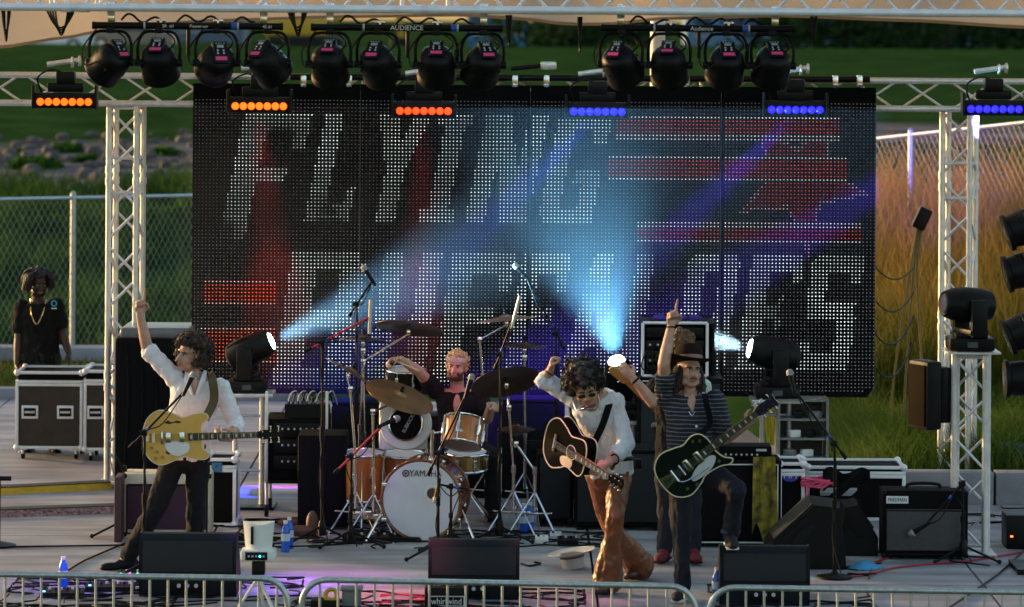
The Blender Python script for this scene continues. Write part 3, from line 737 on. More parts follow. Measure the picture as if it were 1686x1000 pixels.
# ---- colour lamp bars
def lamp_bar(px, py, d, col, es, label, back=False):
    p = W(px, py, d); t = thing('lamp_bar', label, 'stage light', p, 'seven-cell lamp bars along the rear truss')
    s = mpp(d)
    fr = MB().box(p + Vector((0, .06, .01)), (.53, .12, .13), bev=.012)
    fr.box(p + Vector((-.262, .05, .04)), (.02, .16, .2), bev=.008).box(p + Vector((.262, .05, .04)), (.02, .16, .2), bev=.008)
    fr.build('housing', BLK, t)
    for k in range(7):
        q = p + Vector((-.2 + k * .0667, -.004, 0))
        M = Matrix.Translation(q) @ Matrix.Rotation(R(90), 4, 'X')
        lens = MB().lathe([(.031, -.005), (.031, .004), (.024, .014), (.012, .02), (.0, .022)], 16, M).build('lens', glow('lens_' + label.split()[0], col, es), t)
        MB().ring(.032, .004, 16, 6, M).build('lens_rim', BMET, lens)
    br = MB().box(p + Vector((0, .08, .12)), (.3, .03, .08), bev=.01).cyl(p + Vector((-.05, .08, .14)), p + Vector((-.05, .08, .26)), .02).box(p + Vector((0, .1, .2)), (.16, .12, .11), bev=.02)
    br.build('bracket', BMET, t)
    MB().tube(spline([p + Vector((-.2, .1, .07)), p + Vector((-.23, .05, .2)), p + Vector((-.1, .04, .27)), p + Vector((.02, .08, .2))], 6), .008, 5).build('cable', BLK, t)
    ck = MB().cyl(p + Vector((-.16, .1, .31)), p + Vector((.12, .12, .35)), .022).ring(.035, .012, 14, 6, Matrix.Translation(p + Vector((.05, .12, .33))) @ Matrix.Rotation(R(90), 4, 'Y')).ring(.035, .012, 14, 6, Matrix.Translation(p + Vector((.11, .12, .34))) @ Matrix.Rotation(R(90), 4, 'Y'))
    ck.build('truss_clamp', ALU, t)
    return p
OR_, RD_, BL_ = (1, .075, .004), (1, .03, .004), (.008, .006, 1)
LBS = [lamp_bar(106, 168, 30.4, OR_, 1.6, 'orange lamp bar on the truss beside the left tower'.replace('left ', 'road-case '))]
LBS.append(lamp_bar(427, 175, 30.4, OR_, 1.8, 'amber lamp bar in front of the lettered screen corner by the tower'))
LBS.append(lamp_bar(698, 183, 30.4, RD_, 1.8, 'red lamp bar hanging before the screen above the drummer'))
LBS.append(lamp_bar(984, 184, 30.4, BL_, 2.4, 'violet lamp bar hanging before the screen above the acoustic guitarist'))
LBS.append(lamp_bar(1310, 181, 30.4, BL_, 2.5, 'indigo lamp bar before the screen above the hatted guitarist'))
LBS.append(lamp_bar(1638, 180, 30.4, BL_, 2.6, 'blue lamp bar on the truss end above the short tower'))
# folded bracket lying on the rear truss
p = W(880, 112, DT - .1); o = thing('spare_clamp', 'black and silver spare clamp arm lying on top of the rear truss', 'clamp', p)
MB().cyl(p + Vector((-.2, 0, -.01)), p + Vector((.08, 0, .02)), .02).build('arm', BMET, o); MB().box(p + Vector((.12, 0, .02)), (.14, .06, .07), bev=.02).build('jaw', ALU, o)
# ---- moving heads
def moving_head(px, py, d, zbase, aim, label, lit=None, sc=1.0, lens_col=(.75, .92, 1)):
    """base bottom stands at zbase; the lens looks along aim"""
    p = W(px, py, d); base = Vector((p.x, d, zbase)); t = thing('moving_head', label, 'stage light', base)
    MB().box(base + Vector((0, 0, .055 * sc)), (.36 * sc, .34 * sc, .10 * sc), bev=.02).box(base + Vector((0, 0, .12 * sc)), (.26 * sc, .24 * sc, .04 * sc), bev=.015).build('base', BLK, t)
    MB().box(base + Vector((0, -.172 * sc, .055 * sc)), (.08 * sc, .006, .045 * sc)).build('display', pm('lcd_dim', (.08, .10, .11), .2), t)
    aim = Vector(aim).normalized(); flat = Vector((aim.x, aim.y, 0)).normalized(); side = Vector((0, 0, 1)).cross(flat)
    piv = base + Vector((0, 0, .36 * sc))
    yk = MB()
    Mr = Matrix((side, flat, Vector((0, 0, 1)))).transposed()
    for s in (-1, 1): yk.box(base + side * s * .165 * sc + Vector((0, 0, .26 * sc)), (.05 * sc, .14 * sc, .30 * sc), Mr, .02)
    yk.box(base + Vector((0, 0, .15 * sc)), (.36 * sc, .16 * sc, .05 * sc), Mr, .015)
    yk.build('yoke', BLK, t)
    M = frame(piv, aim.cross(side) if abs(aim.z) < .99 else (1, 0, 0), aim)
    h = MB().lathe([(.06 * sc, -.2 * sc), (.115 * sc, -.17 * sc), (.135 * sc, -.08 * sc), (.14 * sc, .05 * sc), (.13 * sc, .15 * sc), (.105 * sc, .22 * sc), (.095 * sc, .235 * sc), (.08 * sc, .225 * sc)], 20, M).build('head', BLK, t)
    lm = glow('beam_lens', lens_col, 14) if lit else pm('lens_glass', (.05, .05, .07), .08)
    MB().lathe([(.0, .222 * sc), (.078 * sc, .226 * sc), (.07 * sc, .238 * sc), (.0, .246 * sc)], 20, M).build('lens', lm, h)
    for s in (-1, 1):
        MB().tube([M @ Vector((.10 * sc * s, .06 * sc, -.15 * sc)), M @ Vector((.12 * sc * s, .08 * sc, 0)), M @ Vector((.10 * sc * s, .06 * sc, .15 * sc))], .012, 6).build('rib', BLK, h)
    return piv + aim * .27 * sc, aim
d1 = 29.9; z1 = W(412, 645, d1).z
e1, a1 = moving_head(408, 645, d1, z1, (.80, -.10, .36), 'black moving head throwing a pale beam, beside the curly-haired guitarist', True, .92)
z2 = W(1258, 655, 30.2).z
e2, a2 = moving_head(1278, 655, 30.2, z2, (-.95, -.12, .22), 'black moving head throwing a pale beam behind the hatted guitarist', True, 1.0)
z3 = W(1015, 690, 30.3).z
e3, a3 = moving_head(1022, 690, 30.3, z3, (-.2, -.50, .82), 'moving head shining straight up behind the bass headstock', True, .9)
e4, a4 = moving_head(1597, 580, gn.y, zt + .016, (-.93, -.3, .05), 'unlit black moving head standing on the short truss tower', False, .95)
# plinths carrying the rear heads
def stand_pole(x0, x1, y, d, z, label):
    c = W((x0 + x1) / 2, y, d); t = thing('light_stand', label, 'stand', (c.x, d, 0))
    for s in (-.11, .11): MB().cyl((c.x + s, d, .02), (c.x + s, d, z - .03), .022, n=10).build('upright', ALU, t)
    MB().box((c.x, d, z - .016), (.42, .36, .03), bev=.005).build('shelf', ALU, t)
    MB().box((c.x, d, .012), (.45, .4, .022), bev=.005).build('foot', BLK, t)
    for zz in (.3, .75): rod('crossbar', (c.x - .11, d, zz), (c.x + .11, d, zz), .012, ALU, t)
stand_pole(395, 425, 600, d1, z1, 'pair of upright poles carrying the lit moving head by the guitarist')
stand_pole(1260, 1295, 600, 30.2, z2, 'pair of upright poles carrying the moving head near the hatted guitarist')
stand_pole(1005, 1038, 600, 30.3, z3, 'short pole stand under the upward shining moving head')
# beams: lamps shining through stage smoke
spot('beam_lamp', e1, e1 + a1, 3300, (.28, .66, 1), R(36), .9, .05)
spot('beam_lamp', e2, e2 + a2, 9000, (.50, .85, 1), R(28), .5, .05)
spot('beam_lamp', e3, e3 + a3, 4600, (.18, .60, .95), R(58), .9, .06)
for i, tx, ty, pw, c, sz in [(1, 445, 400, 700, (1, .03, .02), 20), (2, 690, 400, 800, (1, .02, .03), 16), (3, 730, 440, 3300, (.04, .06, 1), 15), (4, 1090, 400, 4000, (.10, .03, 1), 14), (5, 1300, 400, 4800, (.12, .04, 1), 13)]:
    p = LBS[i]; spot('bar_lamp', p + Vector((0, -.05, -.03)), W(tx, ty, 30.8 if i < 3 else 30.6), pw, c, R(sz), .55, .06)
spot('bar_lamp', LBS[5] + Vector((0, .1, -.06)), W(1490, 275, 42), 9000, (.14, .10, 1), R(16), .8, .06)
def smoke():
    m = MB().box(((W(300, 0, 30).x + W(1460, 0, 30).x) / 2, 30.12, 1.85), (W(1460, 0, 30).x - W(300, 0, 30).x, 1.66, 2.9))
    o = m.build('stage_smoke', None, org=(0, 30.1, 1.85)); o['kind'] = 'stuff'; o['label'] = 'thin stage smoke catching the beams before the screen'; o['category'] = 'smoke'
    mt = bpy.data.materials.new('stage_smoke'); mt.use_nodes = True; n = mt.node_tree.nodes; l = mt.node_tree.links
    n.remove(n['Principled BSDF']); v = n.new('ShaderNodeVolumePrincipled'); v.inputs['Density'].default_value = .009; v.inputs['Color'].default_value = (.9, .92, 1, 1); v.inputs['Anisotropy'].default_value = .1
    l.new(v.outputs[0], n['Material Output'].inputs['Volume']); o.data.materials.append(mt)
smoke()
# front cans washing the deck in violet and pink
for px, tgt, c, pw in [(441, (455, 965), (.35, .14, 1), 1100), (543, (560, 955), (.7, .2, .9), 1200), (719, (640, 985), (1, .2, .35), 900), (795, (960, 985), (1, .3, .4), 350), (623, (520, 860), (.5, .08, 1), 160), (262, (120, 965), (.3, .15, 1), 750)]:
    p = W(px, 118, DP + .12); spot('wash_lamp', p, G(*tgt), pw, c, R(17), .9, .1)
p = W(719, 118, DP + .12); spot('wash_lamp', p + Vector((.12, 0, 0)), W(752, 600, 29.5), 260, (1, .06, .4), R(9), .8, .1)
# ---- blinder panel on the side of the short tower
p = W(1523, 650, gn.y - .05); t = thing('blinder_light', 'large square black blinder lamp clamped to the short truss tower', 'stage light', p)
Mb = Matrix.Translation(p) @ Matrix.Rotation(R(-62), 4, 'Z')
MB().box((0, 0, 0), (.26, .14, .52), bev=.03).xf(Mb).build('housing', BLK, t)
MB().box((0, -.075, 0), (.21, .012, .46), bev=.004).xf(Mb).build('face', pm('amber_glass', (.014, .009, .004), .8, spec=.05), t)
MB().box((.02, .12, 0), (.2, .1, .42), bev=.02).xf(Mb).build('ballast', BMET, t)
for z in (-.12, .12): MB().cyl(p + Vector((.05, .0, z)), p + Vector((.2, .02, z)), .02).build('clamp', ALU, t)
# ---- column of can lights on a side boom
bx = W(1700, 500, 26.8); o = MB().cyl((bx.x + .12, 26.8, 0), (bx.x + .12, 26.8, 3.2), .028).box((bx.x + .12, 26.8, .02), (.5, .5, .04)).build('side_boom', BMET); tag(o, 'black upright pipe holding a column of can lights beside the bank', 'pipe')
for i, (yy, tl) in enumerate([(372, 20), (443, 15), (543, 22), (623, 2)]):
    p = W(1692, yy, 26.8); t = thing('can_light', ['top can light on the side boom, tilted toward the stage', 'second can light on the side boom below the top one', 'third can light on the side boom with ribbed back', 'lowest can light on the side boom, level and ribbed'][i], 'stage light', p)
    M = frame(p, (0, 1, 0), (-1, -.25, -math.tan(R(tl))))
    b = MB().lathe([(.03, -.14), (.10, -.12), (.125, -.06), (.13, .05), (.12, .13), (.14, .14), (.14, .17), (.11, .172)], 18, M)
    for k in range(6): b.ring(.128 - .004 * abs(k - 3), .006, 20, 5, M @ Matrix.Translation((0, 0, -.08 + .03 * k)))
    b.build('housing', BLK, t); MB().lathe([(0, .16), (.11, .166), (.11, .17), (0, .175)], 16, M).build('lens', pm('lens_glass', (.05, .05, .07), .08), t)
    MB().tube(spline([p + Vector((0, .14, 0)), p + Vector((.12, .12, .08)), p + Vector((.2, 0, .1)), p + Vector((.12, -.12, .08)), p + Vector((0, -.14, 0))], 5), .012, 6).build('yoke', BMET, t)
# flood on a leaning pole behind the screen edge
p = W(1518, 360, 32.5); t = thing('flood_light', 'small black flood lamp on bundled poles beside the screen', 'stage light', (p.x, 32.5, terrain_z(p.x, 32.5)))
MB().box(p, (.12, .1, .2), Matrix.Rotation(R(25), 3, 'Y'), .02).build('housing', BLK, t)
for k, (bxp, byp) in enumerate([(1470, 640), (1490, 650), (1520, 640)]):
    MB().tube(spline([p + Vector((-.03 + .02 * k, .02, -.05)), W(1510 - 6 * (2 - k), 450, 32.5), W(bxp, byp, 32.5), Vector((W(bxp, byp, 32.5).x, 32.5, .1))], 6), .012, 6).build('pole', pm('bamboo', (.22, .16, .06), .6), t)
for k, (ya, yb) in enumerate([(435, 440), (490, 480), (545, 520), (600, 560)]):
    o = MB().tube(sag(W(1438, ya, 31.4), W(1505, yb, 32.3), .12 + .03 * k, 12), .007, 5).build('cable', BLK); tag(o, 'black cable drooping from the screen edge to the bundled poles', 'cable', 'cables beside the screen edge')
# ================================================================== STAGE GEAR
def rect(x0, y0, x1, y1, z0=0.0, d=None):
    """front face seen between those places, resting at height z0 -> X0, X1, d, Z1"""
    if d is None: d = G((x0 + x1) / 2, y1, z0).y
    a, b = W(x0, (y0 + y1) / 2, d), W(x1, (y0 + y1) / 2, d)
    return a.x, b.x, d, W((x0 + x1) / 2, y0, d).z
def knobs(t, x0, x1, d, z, n, r=.011, mat=SILV):
    for i in range(n):
        x = x0 + (x1 - x0) * (i + .5) / n; MB().cyl((x, d, z), (x, d - .014, z), r, r * .8, 10).build('knob', mat, t)
def road_case(x0, y0, x1, y1, dep, label, panel=WOODD, wheels=True, latches=(.2, .75), d=None):
    X0, X1, d, Z1 = rect(x0, y0, x1, y1, 0, d); zb = .11 if wheels else .01; cx = (X0 + X1) / 2
    t = thing('road_case', label, 'case', (cx, d, 0)); e = .013; split = Z1 - (Z1 - zb) * .14
    MB().box((cx, d + dep / 2, (zb + split) / 2), (X1 - X0 - .01, dep - .01, split - zb - .01)).build('body', panel, t)
    MB().box((cx, d + dep / 2, (Z1 + split) / 2), (X1 - X0 - .01, dep - .01, Z1 - split - .012)).build('lid', TOLEX, t)
    for z in (zb, split - .014, split + .014, Z1):
        for yy in (d, d + dep): MB().box((cx, yy, z), (X1 - X0, .03, .026), bev=.005).build('edge_rail', ALUW, t)
        for xx in (X0, X1): MB().box((xx, d + dep / 2, z), (.03, dep, .025), bev=.005).build('edge_rail', ALUW, t)
    for xx in (X0, X1):
        for yy in (d, d + dep):
            MB().box((xx, yy, (zb + split) / 2), (.028, .028, split - zb), bev=.005).build('edge_rail', ALUW, t)
            for z in (zb, Z1): MB().ell((xx, yy, z), .03).build('corner', ALUW, t)
            if wheels:
                w = MB().box((xx + (.05 if xx == X0 else -.05), yy + (.05 if yy == d else -.05), .095), (.07, .07, .02)).cyl((xx + (.05 if xx == X0 else -.05), yy + (.03 if yy == d else -.03), .09), (xx + (.05 if xx == X0 else -.05), yy + (.03 if yy == d else -.03), .05), .015)
                c = w.build('caster', ALU, t)
                wx, wy = xx + (.05 if xx == X0 else -.05), yy + (.06 if yy == d else -.06)
                MB().cyl((wx - .014, wy, .042), (wx + .014, wy, .042), .042, n=14).build('wheel', BLK, c)
    for q in latches:
        x = X0 + (X1 - X0) * q; z = zb + (split - zb) * .55
        h = MB().box((x, d - .003, z), (.15, .012, .12), bev=.004).build('handle_dish', ALUW, t)
        MB().box((x, d - .01, z), (.11, .01, .075), bev=.004).build('recess', BLK, h)
        MB().tube([(x - .045, d - .016, z), (x + .045, d - .016, z)], .011, 8).build('grip', ALU, h)
    return t
road_case(28, 614, 134, 757, .55, 'brown-panelled road case on casters in front of the stagehand')
road_case(140, 612, 226, 760, .55, 'brown-panelled road case partly behind the truss tower')
# shrouded stack
X0, X1, d, Z1 = rect(188, 556, 312, 812); t = thing('covered_stack', 'tall equipment stack under black covers behind the curly-haired guitarist', 'case', ((X0 + X1) / 2, d, 0))
MB().box(((X0 + X1) / 2, d + .3, Z1 / 2), (X1 - X0, .6, Z1), bev=.04).build('cover', MATTE, t)
MB().box(((X0 + X1) / 2 + .03, d + .3, Z1 + .035), (X1 - X0 - .02, .62, .09), bev=.04, seg=3).build('lid', pm('grey_lid', (.13, .14, .15), .35), t)
for k in range(5): MB().tube(spline([(X0 + .1 + k * .12, d - .004, Z1 - .05), (X0 + .12 + k * .12, d - .012, Z1 * .6), (X0 + .08 + k * .13, d - .004, .1)], 5), .012, 5).build('fold', MATTE, t)
def combo(x0, y0, x1, y1, dep, label, shell, grille, gtop=.25, badge=None, panel=None, handle=True, name='guitar_amplifier', d=None, pipe_mat=None):
    X0, X1, d, Z1 = rect(x0, y0, x1, y1, 0, d); cx = (X0 + X1) / 2; w = X1 - X0
    t = thing(name, label, 'amplifier', (cx, d, 0))
    MB().box((cx, d + dep / 2, Z1 / 2 + .01), (w, dep, Z1 - .02), bev=.015).build('cabinet', shell, t)
    zt_ = Z1 * (1 - gtop)
    MB().box((cx, d - .003, (zt_ + .05) / 2 + .01), (w - .06, .014, zt_ - .07), bev=.003).build('grille_cloth', grille, t)
    pmx = pipe_mat or BLK
    for (a, b) in (((cx - w / 2 + .028, d - .008, .04), (cx + w / 2 - .028, d - .008, .04)), ((cx - w / 2 + .028, d - .008, zt_ - .01), (cx + w / 2 - .028, d - .008, zt_ - .01)), ((cx - w / 2 + .028, d - .008, .04), (cx - w / 2 + .028, d - .008, zt_ - .01)), ((cx + w / 2 - .028, d - .008, .04), (cx + w / 2 - .028, d - .008, zt_ - .01))):
        rod('piping', a, b, .006, pmx, t)
    for sx in (-1, 1):
        for zz in (.03, Z1 - .02): MB().box((cx + sx * (w / 2 - .012), d + .014, zz), (.03, .04, .035), bev=.008).build('corner_guard', BMET, t)
        MB().cyl((cx + sx * (w / 2 - .06), d + .06, 0), (cx + sx * (w / 2 - .06), d + .06, .02), .02).build('foot', BLK, t)
    if handle:
        MB().tube(spline([(cx - .13, d + dep / 2, Z1), (cx - .11, d + dep / 2, Z1 + .03), (cx, d + dep / 2, Z1 + .038), (cx + .11, d + dep / 2, Z1 + .03), (cx + .13, d + dep / 2, Z1)], 5), .012, 8).build('handle', BLK, t)
    if panel:
        zc = (zt_ + Z1) / 2; MB().box((cx, d - .004, zc), (w - .07, .012, (Z1 - zt_) * .55), bev=.003).build('control_panel', panel, t)
        knobs(t, cx - w * .42, cx + w * .12, d - .01, zc, 8)
    if badge:
        tx, bx_, bw, bh, fg, bg = badge; zc = (zt_ + Z1) / 2
        bo = MB().box((X0 + bx_ * w, d - .006, zc), (bw, .01, bh), bev=.002).build('badge', bg, t)
        text(tx, bh * .72, at(Vector((X0 + bx_ * w, d - .0125, zc))), 'lettering', fg, bo, sx=bw / (len(tx) * bh * .5))
    return t, X0, X1, d, Z1
combo(203, 780, 347, 887, .28, 'cream guitar amplifier with oxblood grille behind the black-jeaned legs', CREAM, PURPLEG, .16, handle=False)
o = MB().box(W(197, 826, 28.0) + Vector((0, 0, 0)), (.055, .28, .50), bev=.01); oo = o.build('amp_back_panel', pm('oxblood_tolex', (.06, .025, .03), .6)); oo.location.z = 0.0; tag(oo, 'dark red narrow speaker box beside the cream amplifier', 'speaker')
road_case(341, 757, 386, 866, .4, 'black case with a colour sticker behind the guitarist', TOLEX, False, ())
p = W(357, 770, G(363, 866).y - .02); o = MB().box(p, (.085, .004, .075)).build('sticker', pm('sticker_print', (.35, .08, .06), .5, var=1.0, scale=30, col2=(.05, .3, .6))); tag(o, 'small red and blue sticker on the black case', 'sticker')
combo(1453, 808, 1594, 922, .27, 'black combo amplifier with grey grille and white name badge', TOLEX, GREYG, .27, ('FRIEDMAN', .17, .165, .055, INK, WPRINT), name='guitar_amplifier')
combo(1343, 798, 1418, 868, .24, 'small silver-panelled combo amplifier behind the large wedge', TOLEX, GREYG, .34, panel=pm('silver_panel', (.42, .42, .44), .35, .6), handle=False)
t, X0, X1, d, Z1 = combo(1143, 757, 1286, 902, .36, 'tall black speaker cabinet with white piping behind the hatted guitarist', TOLEX, MATTE, .04, handle=False, pipe_mat=WHITE)
# amp head on it
h = thing('amplifier_head', 'black amplifier head with small knobs on the piped cabinet', 'amplifier', ((X0 + X1) / 2, d, Z1))
MB().box(((X0 + X1) / 2 + .06, d + .16, Z1 + .05), (.40, .26, .095), bev=.012).build('case', TOLEX, h); knobs(h, X0 + .22, X0 + .5, d + .028, Z1 + .035, 7, .009)
MB().box(((X0 + X1) / 2 + .18, d + .028, Z1 + .07), (.08, .004, .018)).build('badge', SILV, h)
# patterned scarf hanging over it
sc_ = MB(); rs = random.Random(4); vs = []; fs = []; n, mm = 14, 16
for j in range(mm + 1):
    for i in range(n + 1):
        u, v = i / n, j / mm; q = W(1240 + 36 * u + 8 * v * (u - .3), 752 + 128 * v * (1 - .14 * math.sin(u * 9)), d - .05)
        vs.append((q.x, q.y - .015 * math.sin(u * 14 + v * 2) - .01, q.z))
for j in range(mm):
    for i in range(n): k = j * (n + 1) + i; fs.append([k, k + 1, k + n + 2, k + n + 1])
vs2 = [(x, y - .004, z) for x, y, z in vs]; N = len(vs)
sm = pm('scarf_print', (.30, .24, .2), .9, var=.9, scale=14, col2=(.42, .34, .03)); oo = sc_.add(vs + vs2, fs + [[k + N for k in f[::-1]] for f in fs]).build('scarf', sm)
tag(oo, 'yellow and grey patterned scarf hanging on the piped speaker cabinet', 'scarf')
# bass rig: cabinets and open rack
for (x0, y0, x1, y1, dep, lab) in [(884, 748, 944, 868, .4, 'black bass speaker box lit violet on top beside the drums'), (946, 742, 1092, 874, .45, 'wide black speaker box behind the leather-trousered guitarist')]:
    X0, X1, d, Z1 = rect(x0, y0, x1, y1); t = thing('speaker_box', lab, 'speaker', ((X0 + X1) / 2, d, 0)); cx = (X0 + X1) / 2
    MB().box((cx, d + dep / 2, Z1 / 2 + .02), (X1 - X0, dep, Z1 - .03), bev=.015).build('cabinet', TOLEX, t)
    MB().box((cx, d - .004, Z1 / 2 + .02), (X1 - X0 - .05, .012, Z1 - .1), bev=.003).build('grille', GRILLE, t)
    for sx in (-1, 1): MB().box((cx + sx * ((X1 - X0) / 2 - .05), d + .05, .012), (.06, .06, .024)).build('foot', BLK, t)
    for zz in (.04, Z1 - .01): MB().box((X1 - .02, d, zz), (.05, .03, .05), bev=.01).build('corner_guard', BMET, t)
d = 29.9; X0, X1 = W(1050, 600, d).x, W(1192, 600, d).x; Z0 = W(1115, 622, d).z
t = thing('speaker_box', 'tall black bass cabinet under the open white-edged rack', 'speaker', ((X0 + X1) / 2, d, 0)); MB().box(((X0 + X1) / 2, d + .25, Z0 / 2), (X1 - X0, .5, Z0 - .004), bev=.015).build('cabinet', TOLEX, t)
MB().box(((X0 + X1) / 2, d - .004, Z0 / 2), (X1 - X0 - .06, .012, Z0 - .1)).build('grille', GRILLE, t); MB().tube([(X0 + .04, d - .02, Z0 - .03), (X0 + .22, d - .02, Z0 - .03)], .01).build('handle', CHROME, t)
Z1 = W(1115, 529, d).z; X0, X1 = W(1058, 600, d).x, W(1164, 600, d).x; cx = (X0 + X1) / 2
t = thing('equipment_rack', 'open equipment rack with white metal edges on the tall bass cabinet', 'rack', (cx, d, Z0)); hh = Z1 - Z0
MB().box((cx + .03, d + .42, Z0 + hh / 2), (X1 - X0 + .06, .03, hh)).build('back', TOLEX, t)
for xx in (X0 + .005, X1 + .05): MB().box((xx, d + .2, Z0 + hh / 2), (.025, .42, hh - .03)).build('side', TOLEX, t)
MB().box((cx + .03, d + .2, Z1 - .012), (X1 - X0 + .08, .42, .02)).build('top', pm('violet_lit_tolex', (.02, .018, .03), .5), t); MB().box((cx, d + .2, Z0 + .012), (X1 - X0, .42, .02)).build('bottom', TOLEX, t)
for a, b in (((X0, Z0 + .015), (X1, Z0 + .015)), ((X0, Z1 - .015), (X1, Z1 - .015)), ((X0, Z0 + .015), (X0, Z1 - .015)), ((X1, Z0 + .015), (X1, Z1 - .015))): rod('edge_rail', (a[0], d - .01, a[1]), (b[0], d - .01, b[1]), .013, ALUW, t)
for k, (zz, h_) in enumerate([(.16, .06), (.30, .05), (.42, .06), (.58, .09), (.80, .1)]):
    u = MB().box((cx, d + .15, Z0 + hh * zz), (X1 - X0 - .06, .3, h_ * .8), bev=.004).build('rack_unit', BMET, t)
    for i in range(6): MB().cyl((X0 + .06 + i * .065, d, Z0 + hh * zz), (X0 + .06 + i * .065, d - .012, Z0 + hh * zz), .009).build('knob', SILV if k % 2 else BLK, u)
MB().box((cx - .08, d - .003, Z0 + hh * .30), (.12, .006, .018)).build('meter', glow('meter_green', (.6, .8, .05), .8), t)
for i in range(3): MB().tube(spline([(X0 + .04 + i * .02, d - .02, Z0 + hh * .5), (X0 - .01 + i * .05, d - .05, Z0 + hh * .2), (X0 + .1 + i * .06, d - .03, Z0 + .02)], 6), .006, 5).build('patch_cable', BLK, t)
for xx in (-.12, .05, .17): MB().ell((cx + xx, d + .15, Z1 + .012), (.06, .08, .03)).build('cloth_lump', pm('violet_lit_cloth', (.05, .02, .25), .8), t)  # violet stage light put into the lumps' colour, as on the rack top
# case with oval logo, grey shelving, long flat case, pink cable
t = road_case(1284, 764, 1322, 868, .4, 'black case with white oval MM logo beside the scarf', TOLEX, False, ())
X0, X1, d, Z1 = rect(1284, 764, 1322, 868); p = Vector(((X0 + X1) / 2 - .01, d - .004, W(1294, 783, d).z))
lg = MB().lathe([(.07, 0), (.07, .003)], 24, Matrix.Translation(p) @ FACE @ Matrix.Diagonal((1, .72, 1, 1))).build('logo', pm('logo_blue', (.05, .06, .35), .5), t); text('MM', .07, at(p + Vector((0, -.0045, 0))), 'lettering', WPRINT, lg)
X0, X1, d, Z1 = rect(1282, 656, 1362, 820, 0, 30.0); t = thing('shelf_unit', 'grey metal shelf unit holding cables and boxes behind the cases', 'shelf', ((X0 + X1) / 2, d, 0)); cx = (X0 + X1) / 2; GP = pm('grey_paint_metal', (.22, .22, .21), .5)
for xx in (X0, X1): MB().box((xx, d + .15, Z1 / 2), (.02, .34, Z1 - .02)).build('side', GP, t)
MB().box((cx, d + .31, Z1 / 2), (X1 - X0 - .03, .015, Z1 - .05)).build('back', pm('grey_dark_metal', (.07, .07, .065), .6), t)
for k in range(6): MB().box((cx, d + .15, .1 + k * (Z1 - .12) / 5), (X1 - X0 - .022, .3, .018)).build('shelf', GP, t)
for k in range(9):
    q = Vector((X0 + .06 + .035 * k, d + .05, .1 + (k % 4 + 1) * (Z1 - .12) / 5 + .04)); MB().box(q, (.06, .1, .06), Matrix.Rotation(k, 3, 'Z'), .01).build('stored_box', [BLK, GP, WHITE][k % 3], t)
road_case(1330, 770, 1488, 826, .5, 'long flat road case with metal edges behind the amplifiers', TOLEX, False, (), d=29.35)
pts = []
for i in range(70): a = i * .45; r_ = .12 + .03 * math.sin(i * .9); q = W(1345, 797, 29.0); pts.append(Vector((q.x + r_ * math.cos(a), q.y - .05 + r_ * .7 * math.sin(a), q.z + .02 * math.sin(i) + .0006 * i)))
o = MB().tube(pts, .011, 5).build('cable_coil', PINK); tag(o, 'coiled hot pink cable lying on the flat case', 'cable')
o = MB().tube(spline([W(1330, 800, 28.7), W(1328, 830, 28.6), W(1342, 850, 28.5), W(1340, 866, 28.5)], 6), .01, 5).build('cable', PINK); tag(o, 'pink cable hanging down from the coil', 'cable')
cl = MB(); vs = []; fs = []
for j in range(9):
    for i in range(13):
        q = W(1355 + 6.5 * i, 775 + 5.5 * j, 28.95); vs.append((q.x, q.y + .03 * math.sin(i * 1.1 + j), q.z + (.03 * math.sin(i * .8) if j == 0 else 0)))
for j in range(8):
    for i in range(12): k = j * 13 + i; fs.append([k, k + 1, k + 14, k + 13])
o = cl.add(vs + [(x, y - .005, z) for x, y, z in vs], fs + [[k + len(vs) for k in f[::-1]] for f in fs]).build('black_cloth', MATTE); tag(o, 'black cloth thrown over the end of the flat case', 'cloth')
# ---- floor monitors
def wedge(x0, y0, x1, yb, label, mark=None):
    X0, X1, d, Z1 = rect(x0, y0, x1, yb); w = X1 - X0; t = thing('floor_monitor', label, 'speaker', ((X0 + X1) / 2, d, 0), None)
    P = [(0.02, .16), (.06, Z1 - .03), (.09, Z1), (.17, Z1), (.46, .12), (.46, .0), (.07, 0)]
    M = Matrix(((0, 0, 1, X0), (1, 0, 0, d), (0, 1, 0, 0), (0, 0, 0, 1)))
    MB().prism(P, .012, w - .012, M).build('cabinet', WEDGE, t)
    for z0 in (-.001, w - .013): MB().prism([(a * 1.02 - .004, b * 1.012) for a, b in P], z0, z0 + .014, M).build('side_panel', BLK, t)
    a = math.atan2(.04, Z1 - .19); c = Vector(((X0 + X1) / 2, d + .036, (Z1 + .13) / 2))
    MB().box(c, (w - .05, .012, Z1 - .22), Matrix.Rotation(-a, 3, 'X'), .004).build('rear_panel', GRILLE, t)
    MB().box((X0 + w * .5, d + .05, .08), (.22, .02, .09), bev=.004).build('socket_plate', BMET, t)
    for i in range(3): MB().cyl((X0 + w * .5 - .06 + .06 * i, d + .042, .08), (X0 + w * .5 - .06 + .06 * i, d + .03, .08), .014).build('socket', SILV, t)
    for sx in (.1, .9): MB().box((X0 + w * sx, d + .2, .004), (.05, .3, .008)).build('foot', BLK, t)
    return t
wedge(228, 882, 388, 985, 'black floor monitor beside the white device on its tripod')
wedge(705, 892, 855, 990, 'black floor monitor in front of the bass drum')
wedge(1186, 903, 1334, 1000, 'black floor monitor under the hatted guitarist\'s raised foot')
